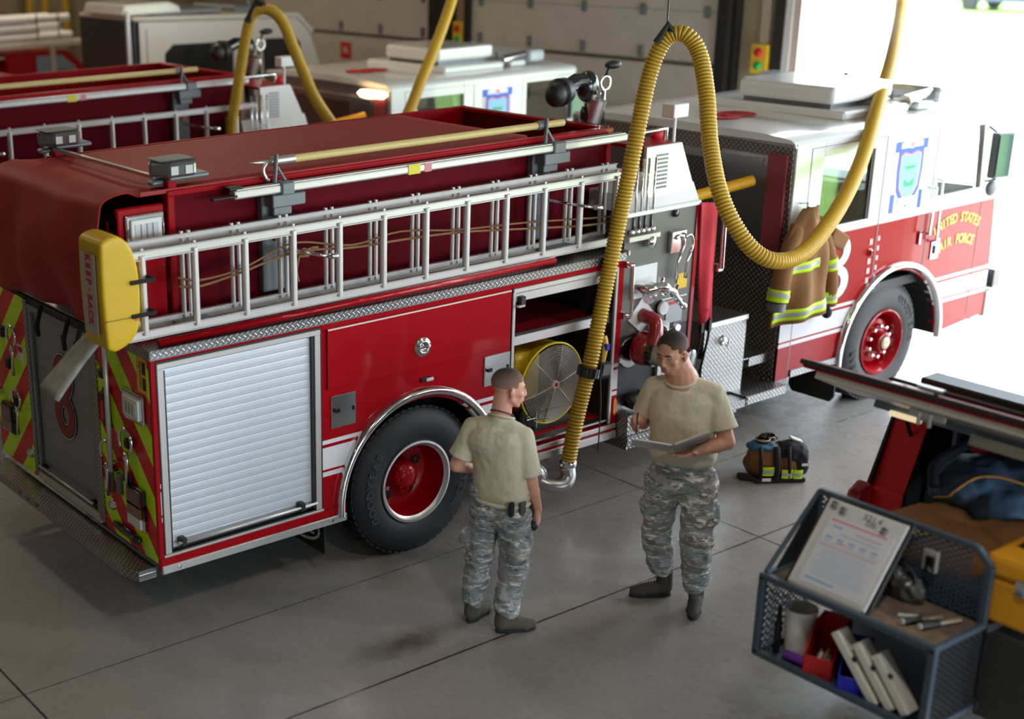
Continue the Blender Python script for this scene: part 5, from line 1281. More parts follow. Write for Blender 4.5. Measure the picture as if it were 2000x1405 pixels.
# ------------------------------------------------------------------ people
def hand(mb, wrist, fwd, palm, side_, s=1.0, curl=(.5, .6, .7, .8), spread=.0, thumb=.6):
    """palm = direction the palm faces, side_ = direction of the thumb side"""
    w, f, p, t = V(wrist), V(fwd).normalized(), V(palm).normalized(), V(side_).normalized()
    L_ = .095 * s
    for k in range(4):
        a = (k - 1.5) * .019 * s
        mb.cap(w + f * .012 - t * a * .7, w + f * L_ - t * a, .016 * s, .0125 * s)
    lens = (.040, .045, .042, .033)
    for k in range(4):
        a = (k - 1.5) * .0215 * s; b = w + f * L_ - t * a; d = f; q = b
        d = (f - t * a * spread * 20).normalized(); ang = 0
        for j, (fr_, r_) in enumerate(((1.0, .0088), (.65, .0080), (.5, .0074))):
            ang += curl[k] * (.9 if j else .7)
            dd = d * math.cos(ang) + p * math.sin(ang); n_ = q + dd * lens[k] * fr_ * s
            mb.cap(q, n_, r_ * s, r_ * .92 * s); q = n_
    b = w + f * .025 * s + t * .026 * s; d1 = (f * .55 + t * .65 + p * .35 * thumb).normalized(); d2 = (f * .85 + t * .1 + p * .55 * thumb).normalized()
    mb.cap(b, b + d1 * .042 * s, .013 * s, .0105 * s); mb.cap(b + d1 * .042 * s, b + d1 * .042 * s + d2 * .034 * s, .0105 * s, .009 * s)

def head(mb, o, fwd, up, s=1.0, stocky=1.0):
    f = V(fwd).normalized(); u = V(up).normalized(); r = f.cross(u).normalized(); u = r.cross(f); o = V(o)
    P = lambda x, y, z: o + (r * x + f * y + u * z) * s
    R = (r, f, u)
    def el(c, q): mb.ell(P(*c), tuple(a * s for a in q), R=R, n=24, m=16)
    def cp(a, b, r1, r2=None): mb.cap(P(*a), P(*b), r1 * s, (r2 if r2 else r1) * s)
    el((0, -.018, .042), (.076 * stocky, .097, .080)); el((0, .024, .0), (.066 * stocky, .066, .09)); el((0, .034, -.055), (.056 * stocky, .052, .055))
    el((0, .052, -.098), (.026 * stocky, .024, .020))
    for q in (-1, 1):
        cp((q * .058 * stocky, -.004, -.050), (q * .026, .055, -.098), .019, .016); el((q * .042 * stocky, .058, -.028), (.023, .022, .022))
        el((q * .080 * stocky, -.006, -.012), (.009, .018, .031)); el((q * .087 * stocky, -.014, -.004), (.006, .011, .022)); el((q * .012, .098, -.042), (.0085, .010, .0075))
        el((q * .032, .073, .006), (.018, .012, .008))
    cp((-.036, .077, .022), (.036, .077, .022), .012); cp((0, .088, .008), (0, .104, -.033), .0085, .012)
    el((0, .076, -.068), (.030, .020, .026)); cp((-.019, .0925, -.0645), (.019, .0925, -.0645), .0048); cp((-.015, .091, -.075), (.015, .091, -.075), .0058)
    return P, R

def hair_cap(name, P, R, s, m, parent, top_z, stocky=1.0):
    mb = MB()
    def fn(u, v):
        ph = v * 2 * PI; th = (.012 + .61 * u) * PI
        x = math.sin(th) * math.sin(ph); y = math.sin(th) * math.cos(ph); z = math.cos(th)
        return P(x * .0770 * stocky, -.018 + y * .0980, .042 + z * .0812)
    mb.grid(fn, 26, 48)
    # trim in front of the hairline and below the nape
    o = P(0, 0, 0); r, f, u = R
    keep = []
    for q in mb.f:
        c = sum((V(mb.v[i]) for i in q), V()) / len(q) - o; fy, uz, rx_ = c.dot(f) / s, c.dot(u) / s, abs(c.dot(r)) / s
        if fy > .062 and uz < .088 - .0: continue
        if fy > .030 and uz < .055: continue
        if fy > .0 and uz < .020: continue
        keep.append(q)
    mb.f = keep; mb.m = [0] * len(keep)
    return mb.build(name, m, parent, smooth=True, solid=.002)

def hair_mat(name, skin, dark, o, up, z0, z1):
    """clippered hair: dense on top, thinning towards the sides"""
    m, t, p = nt(name); tc = N(t, 'ShaderNodeTexCoord')
    dp = N(t, 'ShaderNodeVectorMath', operation='DOT_PRODUCT'); L(t, tc.outputs['Object'], dp.inputs[0]); dp.inputs[1].default_value = V(up).normalized()
    k = V(o).dot(V(up).normalized())
    nz = N(t, 'ShaderNodeTexNoise', i_Scale=260.0); L(t, tc.outputs['Object'], nz.inputs['Vector'])
    h = math_(t, 'ADD', dp.outputs['Value'], math_(t, 'MULTIPLY', math_(t, 'SUBTRACT', nz.outputs['Fac'], .5), .02))
    mr = N(t, 'ShaderNodeMapRange'); L(t, h, mr.inputs[0]); mr.inputs[1].default_value = k + z0; mr.inputs[2].default_value = k + z1
    L(t, mixc(t, mr.outputs[0], skin, dark), p.inputs['Base Color']); p.inputs['Roughness'].default_value = .8
    return m

def face_bits(P, R, s, parent, lipcol, browcol, gaze=(0, 0)):
    r, f, u = R
    for q in (-1, 1):
        ey = MB().ell(P(q * .031, .0745, .0035), tuple(a * s for a in (.0125, .0125, .0075)), R=R, n=14, m=10).build('eye', mat('eye_white%d' % q, (.62, .56, .52), .25), parent, smooth=True)
        MB().ell(P(q * .031 + gaze[0], .0845, .0028 + gaze[1]), tuple(a * s for a in (.0056, .0035, .0056)), R=R, n=12, m=8).build('iris', 'blackgloss', ey, smooth=True)
        MB().tube([P(q * (.031 + .016 * math.cos(a)), .0835 - .004 * abs(math.cos(a)), .0035 + .0075 * math.sin(a)) for a in [PI * k / 8 for k in range(9)]], .0019 * s, 6).build('eyelid', browcol, parent, smooth=True)
        MB().tube([P(q * x, y, z) for x, y, z in ((.014, .0895, .020), (.028, .0900, .0265), (.042, .0840, .025), (.050, .0770, .019))], [.0032 * s, .0042 * s, .0036 * s, .0018 * s], 8).build('eyebrow', browcol, parent, smooth=True)
    MB().tube([P(x, y, -.0645 + z) for x, y, z in ((-.024, .0895, .0), (-.012, .0955, .0015), (0, .0975, .000), (.012, .0955, .0015), (.024, .0895, 0))], [.0015 * s, .004 * s, .0045 * s, .004 * s, .0015 * s], 8).build('lip', lipcol, parent, smooth=True)
    MB().tube([P(x, y, -.0740 + z) for x, y, z in ((-.022, .0885, .002), (-.010, .0955, .0), (0, .0965, -.001), (.010, .0955, 0), (.022, .0885, .002))], [.0015 * s, .0048 * s, .0055 * s, .0048 * s, .0015 * s], 8).build('lip', lipcol, parent, smooth=True)

def boot(name, ankle, heel, toe, m, parent, s=1.0, top=.16):
    a, h, t = V(ankle), V(heel), V(toe); h.z = t.z = 0; d = (t - h).normalized(); r = d.cross(V((0, 0, 1)))
    h = h; L_ = .29 * s
    mb = MB()
    mb.cap(h + d * .05 + V((0, 0, .05)), h + d * .05 + V((0, 0, .07)), .042 * s, .045 * s)
    mb.cap(h + d * .05 + V((0, 0, .065)), V((a.x, a.y, a.z + top)), .050 * s, .056 * s)
    mb.chain([h + d * .07 + V((0, 0, .06)), h + d * .14 + V((0, 0, .055)), h + d * .21 + V((0, 0, .042)), h + d * .245 + V((0, 0, .040))], [.046 * s, .047 * s, .041 * s, .034 * s])
    for q in (-1, 1): mb.ell(h + d * .20 + r * q * .018 + V((0, 0, .036)), (.034 * s, .034 * s, .030 * s))
    b = remesh(mb, name, m, parent, .008, 4)
    pl = []
    for k in range(28):
        g = 2 * PI * k / 28; c, s_ = math.cos(g), math.sin(g)
        w = .041 + .006 * c - (.006 if abs(c) < .35 else 0)
        pl.append(h + d * (.143 + .137 * c * s) + r * (s_ * w * s))
    MB().prism([(p.x, p.y) for p in pl], 'z', 0.0, .026).build('boot_sole', 'sole', b, bevel=.004)
    lc = MB()
    for k in range(6):
        c = h + d * (.150, .136, .122, .112, .108, .106)[k] * s + V((0, 0, (.098, .106, .116, .130, .148, .166)[k])); lc.cap(c - r * .020, c + r * .020, .004)
    lc.build('lace', 'bracket', b, smooth=True)
    return b

# ---- man with his back to the camera (near the rear wheel)
def person_back():
    p = thing('person', 'man in sand t-shirt and camouflage trousers seen from behind, hand on hip', 'person', (0, 0, 0))
    f = V((.934, .346, 0)).normalized(); r = V((f.y, -f.x, 0)); u = V((0, 0, 1))
    hd = V((1.812, -1.118, 1.588)); hf = V((.90, -.40, -.10)).normalized(); hup = V((.06, 0, 1))
    b = MB(); P, R = head(b, hd, hf, hup, 1.0)
    nk = V((1.765, -1.10, 1.40))
    b.cap(P(0, -.030, -.05), nk, .058, .064); b.cap(P(0, -.02, -.02), P(0, -.025, -.09), .062, .058)
    shL, shR = V((1.68, -.955, 1.315)), V((1.83, -1.235, 1.305))
    elL, wrL = V((1.60, -.90, 1.07)), V((1.80, -.86, .985)); elR, wrR = V((1.862, -1.275, 1.035)), V((1.945, -1.262, .815))
    b.chain([nk, nk * .5 + (shL + shR) * .25 + V((0, 0, -.05)), V((1.775, -1.105, 1.15)), V((1.79, -1.115, .92))], [.060, .072, .080, .080])
    b.chain([shL, elL, wrL], [.052, .043, .030]); b.chain([shR, elR, wrR], [.052, .044, .029])
    b.cap(elR * .65 + wrR * .35, elR * .5 + wrR * .5, .042, .038); b.cap(elL * .65 + wrL * .35, elL * .5 + wrL * .5, .041, .037)
    hand(b, wrR, (.10, .02, -1), (-.4, .6, 0), (.8, .45, 0), .98, (.45, .5, .55, .6), thumb=.6)
    hand(b, wrL, (.75, -.25, -.55), (0, -.3, -1), (.3, .8, .3), .98, (.3, .3, .35, .4))
    for hp, kn, an in ((V((1.745, -1.02, .80)), V((1.752, -1.00, .47)), V((1.715, -.975, .16))), (V((1.82, -1.19, .80)), V((1.862, -1.165, .46)), V((1.77, -1.19, .16)))):
        b.chain([hp, kn, an], [.075, .05, .04])
    body = remesh(b, 'body', 'skinA', p, .0062, 3)
    skin = (.62, .29, .21)
    hair_cap('hair', P, R, 1.0, hair_mat('short_brown_hair', (.30, .17, .12), (.035, .022, .015), P(0, 0, 0), hup, .01, .12), p, .1)
    face_bits(P, R, 1.0, p, mat('lip_a', (.45, .16, .12), .5), mat('brow_a', (.10, .055, .03), .8))
    # t-shirt
    s = MB(); ax = (r, f, u); mid = (shL + shR) / 2
    s.ell(mid + V((-.0, 0, -.06)), (.195, .128, .135), R=((shR - shL).normalized(), f, u)); loft(s, [((1.788, -1.112, .885), .172, .122), ((1.790, -1.113, .93), .182, .136), ((1.785, -1.110, 1.05), .176, .132), ((1.775, -1.105, 1.18), .178, .130), ((1.765, -1.100, 1.29), .180, .122), ((1.762, -1.098, 1.345), .150, .095)], ax)
    for sh, el, k in ((shL, elL, .80), (shR, elR, .92)):
        s.cap(sh, sh + (el - sh) * k * .3, .066, .066); s.tube([sh, sh + (el - sh) * k * .5, sh + (el - sh) * k * .95], [.066, .068, .076], 16)
        s.cap(nk + V((0, 0, -.03)), sh, .068, .064)
    s.cap(nk + V((0, 0, -.065)), nk + V((0, 0, -.012)), .080, .070)
    remesh(s, 'tshirt', 'tee', p, .0075, 4, disp=((.12, .010), (.045, .007)))
    s = MB(); s.tube([nk + V((.01, 0, .012)) + (r * math.cos(a) + f * math.sin(a)) * .074 + V((0, 0, .028 * -math.sin(a))) for a in [2 * PI * k / 28 for k in range(28)]], .008, 8, closed=True).build('collar', 'tee', p, smooth=True)
    s = MB(); s.tube([nk + V((.012, 0, .032)) + (r * math.cos(a) + f * math.sin(a)) * .068 + V((0, 0, .035 * -math.sin(a))) for a in [2 * PI * k / 28 for k in range(28)]], .0045, 6, closed=True).build('neck_cord', 'blackplain', p, smooth=True)
    # trousers
    t = MB(); hpL, hpR = V((1.752, -1.035, .83)), V((1.815, -1.175, .83))
    t.cap(hpL + V((0, 0, .07)), hpR + V((0, 0, .07)), .115, .115); t.cap(hpL + V((.0, .01, -.02)), hpR + V((0, -.01, -.02)), .118, .118)
    t.chain([hpL, V((1.745, -.995, .62)), V((1.742, -.985, .44)), V((1.705, -.972, .24)), V((1.695, -.970, .17))], [.112, .098, .086, .076, .068])
    t.chain([hpR, V((1.845, -1.19, .62)), V((1.852, -1.175, .44)), V((1.80, -1.185, .24)), V((1.782, -1.19, .165))], [.116, .104, .094, .086, .078])
    t.ell(V((1.80, -1.255, .58)), (.075, .065, .10)); t.ell(V((1.69, -.94, .58)), (.06, .05, .09))
    tr = remesh(t, 'trousers', 'camo', p, .0085, 4, disp=((.10, .040), (.04, .014)))
    MB().tube([V((1.785, -1.108, .875)) + r * (math.cos(a) * .178) + f * (math.sin(a) * .118) for a in [2 * PI * k / 30 for k in range(30)]], .016, 6, closed=True).build('belt', 'tee', p)
    MB().obox(V((1.795, -1.285, .86)), f * .030, r * .014, V((0, 0, .055))).build('belt_radio', mat('grey_green_pouch', (.07, .085, .07), .6), p, bevel=.008)
    MB().obox(V((1.72, -1.27, .875)), f * .018, r * .014, V((0, 0, .045))).build('belt_phone', 'navy', p, bevel=.005)
    MB().obox(V((1.89, -1.25, .80)), f * .03, r * .02, V((0, 0, .09))).ell(V((1.90, -1.275, .72)), .03).build('belt_holster', 'blackplain', p, bevel=.01)
    boot('boot', (1.712, -.973, .10), (1.640, -.985, 0), (1.860, -.935, 0), 'boot', p, .97, .08)
    boot('boot', (1.775, -1.19, .10), (1.705, -1.165, 0), (1.94, -1.275, 0), 'boot', p, .97, .08)
    return p
person_back()

# ---- man with the binder
def person_front():
    p = thing('person', 'man in sand t-shirt and camouflage trousers holding an open binder and a pen', 'person', (0, 0, 0))
    f = V((-.90, -.43, 0)).normalized(); r = V((f.y, -f.x, 0)); u = V((0, 0, 1))
    hd = V((2.835, -1.452, 1.695)); hf = V((-.965, -.19, -.22)).normalized(); hup = V((-.12, 0, 1))
    b = MB(); P, R = head(b, hd, hf, hup, 1.05, 1.06)
    nk = V((2.898, -1.488, 1.528))
    b.cap(P(0, -.035, -.04), nk, .073, .092); b.cap(nk, nk + V((0, 0, -.05)), .10); b.cap(P(0, -.02, -.03), P(0, -.03, -.09), .070, .070)
    shR, shL = V((2.845, -1.335, 1.435)), V((3.015, -1.655, 1.44))
    elR, wrR = V((2.835, -1.265, 1.185)), V((2.645, -1.375, 1.285)); elL, wrL = V((3.015, -1.775, 1.165)), V((2.81, -1.70, 1.125))
    b.chain([nk, V((2.93, -1.50, 1.36)), V((2.93, -1.51, 1.2)), V((2.94, -1.52, .98))], [.065, .08, .09, .085])
    b.chain([shR, elR, wrR], [.056, .048, .031]); b.chain([shL, elL, wrL], [.056, .050, .033])
    b.cap(elR * .7 + wrR * .3, elR * .5 + wrR * .5, .047, .041); b.cap(elL * .7 + wrL * .3, elL * .5 + wrL * .5, .050, .044)
    hand(b, wrR, (-.85, -.45, .15), (.25, -.6, -.8), (-.2, -.3, .9), 1.0, (.95, 1.0, 1.05, 1.1), thumb=1.0)
    hand(b, wrL, (-.97, .10, .02), (0, 0, 1), (.1, -.95, .1), 1.02, (.12, .12, .15, .18), spread=.25, thumb=.7)
    for hp, kn, an in ((V((2.875, -1.43, .85)), V((2.845, -1.43, .50)), V((2.925, -1.445, .18))), (V((2.995, -1.605, .85)), V((2.955, -1.635, .50)), V((2.995, -1.640, .15)))):
        b.chain([hp, kn, an], [.08, .055, .045])
    remesh(b, 'body', 'skinB', p, .0062, 3)
    hair_cap('hair', P, R, 1.05, hair_mat('clippered_dark_hair', (.20, .10, .06), (.022, .015, .011), P(0, 0, 0), hup, .0, .10), p, .1, 1.06)
    face_bits(P, R, 1.05, p, mat('lip_b', (.36, .125, .09), .5), mat('brow_b', (.018, .011, .008), .8), gaze=(0, -.002))
    s = MB(); ax = (r, f, u); sa = (shL - shR).normalized()
    s.ell((shL + shR) / 2 + V((0, 0, -.065)), (.215, .145, .145), R=(sa, f, u)); loft(s, [((2.935, -1.515, .985), .196, .140), ((2.935, -1.515, 1.02), .204, .152), ((2.928, -1.511, 1.15), .202, .154), ((2.918, -1.503, 1.30), .208, .148), ((2.918, -1.500, 1.40), .205, .132), ((2.915, -1.498, 1.465), .165, .105)], ax)
    pass
    for sh, el, k in ((shR, elR, .72), (shL, elL, .74)):
        s.cap(sh, sh + (el - sh) * .2, .074); s.tube([sh, sh + (el - sh) * k * .6, sh + (el - sh) * k], [.074, .080, .090], 18); s.cap(nk + V((0, 0, -.045)), sh, .080, .074)
    s.cap(nk + V((0, 0, -.08)), nk + V((0, 0, -.018)), .108, .092)
    remesh(s, 'tshirt', 'tee', p, .0075, 4, disp=((.12, .012), (.045, .008)))
    MB().tube([nk + V((-.004, 0, .004)) + (r * math.cos(a) + f * math.sin(a)) * .095 + V((0, 0, -.035 * math.sin(a))) for a in [2 * PI * k / 28 for k in range(28)]], .009, 8, closed=True).build('collar', 'tee', p, smooth=True)
    MB().tube([nk + V((-.004, 0, .028)) + (r * math.cos(a) + f * math.sin(a)) * .090 + V((0, 0, -.04 * math.sin(a))) for a in [2 * PI * k / 28 for k in range(28)]], .003, 6, closed=True).build('neck_chain', 'bracket', p, smooth=True)
    t = MB(); hpR, hpL = V((2.885, -1.435, .87)), V((2.985, -1.60, .87))
    t.ell(V((2.938, -1.518, .94)), (.172, .126, .105), R=(r, f, u)); t.cap(hpL + V((0, -.01, -.03)), hpR + V((0, .01, -.03)), .122)
    t.chain([hpR, V((2.862, -1.425, .66)), V((2.845, -1.425, .47)), V((2.90, -1.435, .27)), V((2.915, -1.44, .215))], [.118, .106, .096, .086, .074])
    t.chain([hpL, V((2.975, -1.645, .66)), V((2.955, -1.655, .47)), V((2.985, -1.650, .25)), V((2.99, -1.648, .165))], [.120, .108, .098, .094, .078])
    t.ell(V((3.03, -1.705, .66)), (.05, .06, .10)); t.ell(V((2.84, -1.345, .64)), (.05, .05, .10))
    remesh(t, 'trousers', 'camo2', p, .0085, 4, disp=((.10, .040), (.04, .014)))
    boot('boot', (2.925, -1.445, .12), (2.985, -1.475, 0), (2.78, -1.335, 0), 'boot2', p, 1.0, .13)
    boot('boot', (2.995, -1.645, .08), (3.045, -1.625, 0), (2.86, -1.755, 0), 'boot2', p, 1.0, .12)
    return p
person_front()
# binder, open on his left palm
bd = thing('open_binder', 'open grey ring binder of forms resting on the hand of the man facing the camera', 'binder', (0, 0, 0))
C0 = V((2.665, -1.655, 1.165)); sp = V((-.66, -.58, .47)).normalized()      # spine direction
def leaf(d, ln, up_, nm, m, th, off):
    d = V(d).normalized(); n = sp.cross(d).normalized(); n = n if n.z > 0 else -n
    return MB().obox(C0 + d * (ln / 2 + .008) + n * off, d * ln / 2, sp * up_, n * th).build(nm, m, bd, bevel=.002)
dL, dR = V((-.66, .74, .10)), V((.66, -.62, .42))
leaf(dL, .235, .150, 'cover', mat('grey_binder_vinyl', (.55, .54, .55), .35), .002, 0); leaf(dR, .235, .150, 'cover', mat('grey_binder_vinyl2', (.42, .40, .43), .35), .002, 0)
leaf(dL, .215, .140, 'page_stack', mat('page_white', (.72, .70, .66), .8), .004, .006); leaf(dR, .215, .140, 'page_stack', mat('page_white2', (.66, .64, .62), .8), .006, .008)
MB().cyl(C0 - sp * .14 + V((0, 0, .008)), C0 + sp * .14 + V((0, 0, .008)), .007, 10).build('spine_ring', 'chrome', bd, smooth='auto')
pn = thing('pen', 'black pen held in the right hand of the man facing the camera', 'pen', (0, 0, 0))
MB().tube([(2.565, -1.455, 1.365), (2.540, -1.475, 1.300), (2.530, -1.485, 1.255), (2.527, -1.488, 1.24)], [.005, .0055, .0045, .001], 8).build('pen_barrel', 'blackgloss', pn, smooth=True)
# ------------------------------------------------------------------ red response vehicle, rear end towards -x, tailgate up, slide-out rack
Sv = thing('response_vehicle', 'red utility vehicle with its tailgate raised, cargo rack slid out', 'vehicle', (0, 0, 0))
yl, yr = -2.50, -4.42
MB().prism([(3.43, .58), (3.43, 1.02), (3.47, 1.05), (3.65, 1.56), (3.86, 1.58), (3.86, .58)], 'y', yl - .19, yl - .01).build('pillar_lining', 'dark', Sv)
MB().prism([(3.40, .58), (3.40, 1.02), (3.44, 1.05), (3.62, 1.56), (3.645, 1.56), (3.465, 1.05), (3.425, 1.02), (3.425, .58)], 'y', yl - .21, yl).build('body_pillar', mat('bright_red_car_paint', (.90, .001, .010), .45, coat=.2), Sv, bevel=.01, seg=2)
MB().prism([(3.385, .98), (3.425, 1.04), (3.66, 1.60), (3.64, 1.61), (3.40, 1.06), (3.37, 1.0)], 'y', yl - .004, yl + .012).build('pillar_seal', 'blackplain', Sv)
MB().prism([(3.28, .82), (3.30, 1.0), (3.40, 1.06), (3.42, .84)], 'y', yl - .03, yl + .08).build('tail_lamp', mat('tail_lamp_red', (.45, .006, .012), .15, coat=1), Sv, bevel=.03, seg=3)
MB().prism([(3.86, .45), (8.2, .45), (8.3, .9), (7.2, 1.12), (6.6, 1.40), (3.86, 1.40)], 'y', yl - .04, yl + .0).build('body_panel', 'red', Sv, bevel=.01)
MB().prism([(3.40, .45), (8.2, .45), (8.3, .9), (7.2, 1.12), (6.6, 1.66), (3.7, 1.66), (3.40, 1.0)], 'y', yr, yr + .08).build('body_panel', 'red', Sv, bevel=.01)
MB().box(3.66, 6.6, yr + .02, yl - .12, 1.62, 1.68).build('roof', mat('sky_glare_roof', (.75, .75, .76), .15, coat=1), Sv, bevel=.03, seg=2)  # white stands in for the blown sky reflection on the gloss roof
MB().box(3.3, 6.5, yr + .06, yl - .1, .60, .72).box(5.4, 5.5, yr + .06, yl - .1, .7, 1.6).build('cargo_floor', 'dark', Sv)
MB().box(3.28, 3.5, yr, yl, .35, .62).build('bumper', 'blackplain', Sv, bevel=.03, seg=2)
for x in (4.4, 7.1):
    for y in (yl - .12, yr + .12): MB().cyl((x, y - .1, .37), (x, y + .1, .37), .37, 28).build('wheel', 'tyre', Sv)
MB().box(4.5, 4.52, -2.62, -2.58, .7, 1.6).obox((3.60, -2.87, 1.28), (.0, .012, 0), (.02, 0, 0), (0, 0, .36)).build('cargo_divider_post', mat('slate_post', (.16, .20, .25), .45), Sv)
MB().box(3.88, 6.5, yl - .07, yl - .05, .6, 1.45).box(3.45, 6.5, yr + .09, yr + .11, .6, 1.6).box(5.2, 5.3, yr + .1, yl - .1, .6, 1.6).build('cargo_liner', 'dark', Sv)
MB().box(3.58, 3.74, yr + .02, yl - .12, 1.635, 1.695).build('roof_spoiler', 'blackplain', Sv, bevel=.01)
# tailgate: hinge low at the roof, tip raised
tg = MB(); tipx, tipz, hx, hz_ = 2.60, 2.02, 3.66, 1.64
def gate(x0, z0, x1, z1, y0, y1, th, nm, m, bev=.012, par=Sv):
    d = V((x1 - x0, 0, z1 - z0)); n = V((-d.z, 0, d.x)).normalized()
    if n.z < 0: n = -n
    return MB().obox(V(((x0 + x1) / 2, (y0 + y1) / 2, (z0 + z1) / 2)), d / 2, V((0, (y1 - y0) / 2, 0)), n * th / 2).build(nm, m, par, bevel=bev, seg=2)
tgate = gate(2.60, 1.955, 3.66, 1.54, yr + .0, yl - .03, .05, 'tailgate', 'red')
gate(2.585, 1.967, 2.63, 1.945, yr, yl - .02, .03, 'gate_edge_seal', 'blackplain', .008, tgate)
gate(2.62, 1.905, 3.0, 1.735, yr + .05, yl - .10, .05, 'gate_inner_panel', 'alu', .006, tgate)
gate(2.95, 1.72, 3.5, 1.50, yr + .1, yl - .25, .06, 'gate_inner_frame', mat('blue_grey_gate_trim', (.20, .25, .30), .4, .3), .006, tgate)
gate(2.70, 1.862, 2.76, 1.835, -3.9, -2.75, .02, 'gate_rail', 'chrome', .004, tgate)
MB().box(2.70, 2.80, -3.3, -3.1, 1.80, 1.84).cyl((2.70, -3.22, 1.76), (2.70, -3.22, 1.84), .012, 8).cyl((2.70, -3.16, 1.76), (2.70, -3.16, 1.84), .012, 8).build('gate_latch', 'chrome', tgate, bevel=.006)
MB().obox((2.92, -3.62, 1.68), (.015, 0, -.006), (0, .30, 0), (0.01, 0, .03)).build('lamp_channel', 'steel', tgate, bevel=.004)
MB().obox((2.93, -2.95, 1.69), (.03, 0, -.012), (0, .08, 0), (0.006, 0, .014)).build('gate_lamp', mat('cream_lamp_lens', (.85, .75, .5), .4, emit=(1, .8, .5), es=.5), tgate, bevel=.006)
MB().obox((2.62, -3.25, 1.995), (.02, 0, 0), (0, .07, 0), (0, 0, .008)).obox((2.62, -3.28, 1.975), (.008, 0, 0), (0, .012, 0), (0, 0, .02)).build('gate_grip', 'chrome', tgate, bevel=.004)
gate(2.72, 1.955, 3.5, 1.64, yr + .2, yl - .45, .02, 'gate_glass', mat('tinted_gate_glass', (.02, .022, .025), .05, coat=1), .01, tgate)
MB().cyl((3.30, -2.66, 1.68), (3.62, -2.62, 1.25), .011, 10).cyl((3.62, -2.62, 1.25), (3.70, -2.62, 1.05), .018, 10).build('gas_strut', 'blackplain', Sv, smooth='auto')

# --- slide-out rack
Rk = thing('slide_out_rack', 'slate blue steel mesh rack slid out of the red vehicle, open bins on its end', 'rack', (0, 0, 0))
x0, x1, y0, y1 = 1.84, 2.235, -3.885, -2.965
def beam(a, b_, w=.03, nm='frame_bar'): MB().bar(a, b_, w, w).build(nm, 'rackblue', Rk, bevel=.003)
for zz in (1.085, .655):
    beam((x0, y1 + .015, zz), (x0, y0 - .015, zz), .034)
for yy in (y0, y1):
    beam((x0, yy, .655), (x0, yy, 1.085), .034); beam((x0, yy, 1.085), (x1, yy, 1.085), .028); beam((x0, yy, .655), (x1, yy, .655), .028); MB().bar((x1, yy, 1.07), (3.3, yy, 1.07), .04, .04).bar((x1, yy, .655), (3.3, yy, .655), .04, .04).build('slide_rail', 'dark', Rk)
beam((x1, y1, 1.08), (x1, y1, 1.44)); beam((x1, y1, 1.45), (x1, -3.80, 1.45), .03); beam((x1, -3.80, 1.45), (x1, -3.875, 1.38), .03); beam((x1, -3.875, 1.38), (x1, -3.875, 1.08), .034)
beam((x0 + .02, y1 + .003, 1.10), (x1, y1 + .003, 1.45), .02)
MB().box(x0, x1 + .02, y0, y1, 1.068, 1.078).build('deck', 'wood', Rk)
MB().box(x0, 3.3, y0 + .01, y1 - .01, .640, .652).build('shelf', mat('deep_blue_shelf', (.02, .05, .10), .5), Rk)
MB().box(2.5, 3.3, y0 + .02, y1, 1.06, 1.10).build('cargo_deck', 'dark', Rk)
def mesh_panel(name, o, a, b_, na, nb, w=.0045, mask=None):
    """expanded metal: crossing slanted strands filling a parallelogram o + a*u + b*v"""
    o, a, b_ = V(o), V(a), V(b_); mb = MB(); n = a.cross(b_).normalized()
    for i in range(na):
        for j in range(nb):
            c = o + a * ((i + .5) / na) + b_ * ((j + .5) / nb)
            if mask and not mask(c): continue
            l_, r_, t_, d_ = c - a * (.5 / na), c + a * (.5 / na), c + b_ * (.5 / nb), c - b_ * (.5 / nb)
            for p_, q_ in ((l_, t_), (t_, r_), (r_, d_), (d_, l_)): mb.bar(p_, q_, w, w * .7, up=n)
    return mb.build(name, 'meshblue', Rk)
mesh_panel('mesh_screen', (x1, y1, 1.10), (0, -.91, 0), (0, 0, .34), 21, 12, .007, mask=lambda c: not (c.y < -3.79 and c.z > 1.37 - (c.y + 3.875)))
mesh_panel('mesh_side', (x0, y1, .67), (.40, 0, 0), (0, 0, .40), 9, 10, .006)
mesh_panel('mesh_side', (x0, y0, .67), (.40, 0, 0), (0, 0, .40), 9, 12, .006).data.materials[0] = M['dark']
MB().box(x1 + .03, 3.4, -4.40, y0 + .005, .60, 1.05).build('cargo_shadow_box', 'dark', Rk)  # black box put in for the cargo shadow beside the rack
MB().prism([(1.93, 1.085), (x1, 1.085), (x1, 1.45)], 'y', y1 - .004, y1 + .004).build('side_plate', 'blackplain', Rk)
MB().box(x0 + .03, 3.3, y0 + .02, y0 + .03, .65, 1.06).build('side_liner', 'dark', Rk)
mesh_panel('mesh_corner', (x0 + .004, y1 - .01, .68), (0, -.16, 0), (0, 0, .36), 4, 9, .006, mask=lambda c: c.y > -3.045 or c.z > .98)
MB().obox((x1 - .02, -3.60, 1.31), (.012, 0, 0), (0, .038, 0), (0, 0, .055)).build('outlet_plate', 'alu_white', Rk, bevel=.004)
MB().obox((x1 - .035, -3.605, 1.30), (.006, 0, 0), (0, .022, 0), (0, 0, .038)).ell((x1 - .05, -3.61, 1.275), (.02, .02, .02)).build('outlet_socket', 'blackgloss', Rk, bevel=.003)
cc = thing('coiled_cable', 'black cable coiled against the mesh screen behind the white form board', 'cable', (0, 0, 0))
mb = MB()
for k in range(4): mb.tube([(x1 - .05 - .012 * k, -3.50 + (.06 + .006 * k) * math.cos(a), 1.20 + (.06 + .006 * k) * math.sin(a)) for a in [2 * PI * q / 24 for q in range(24)]], .007, 7, closed=True)
mb.build('cable_loop', 'blackplain', cc, smooth=True)
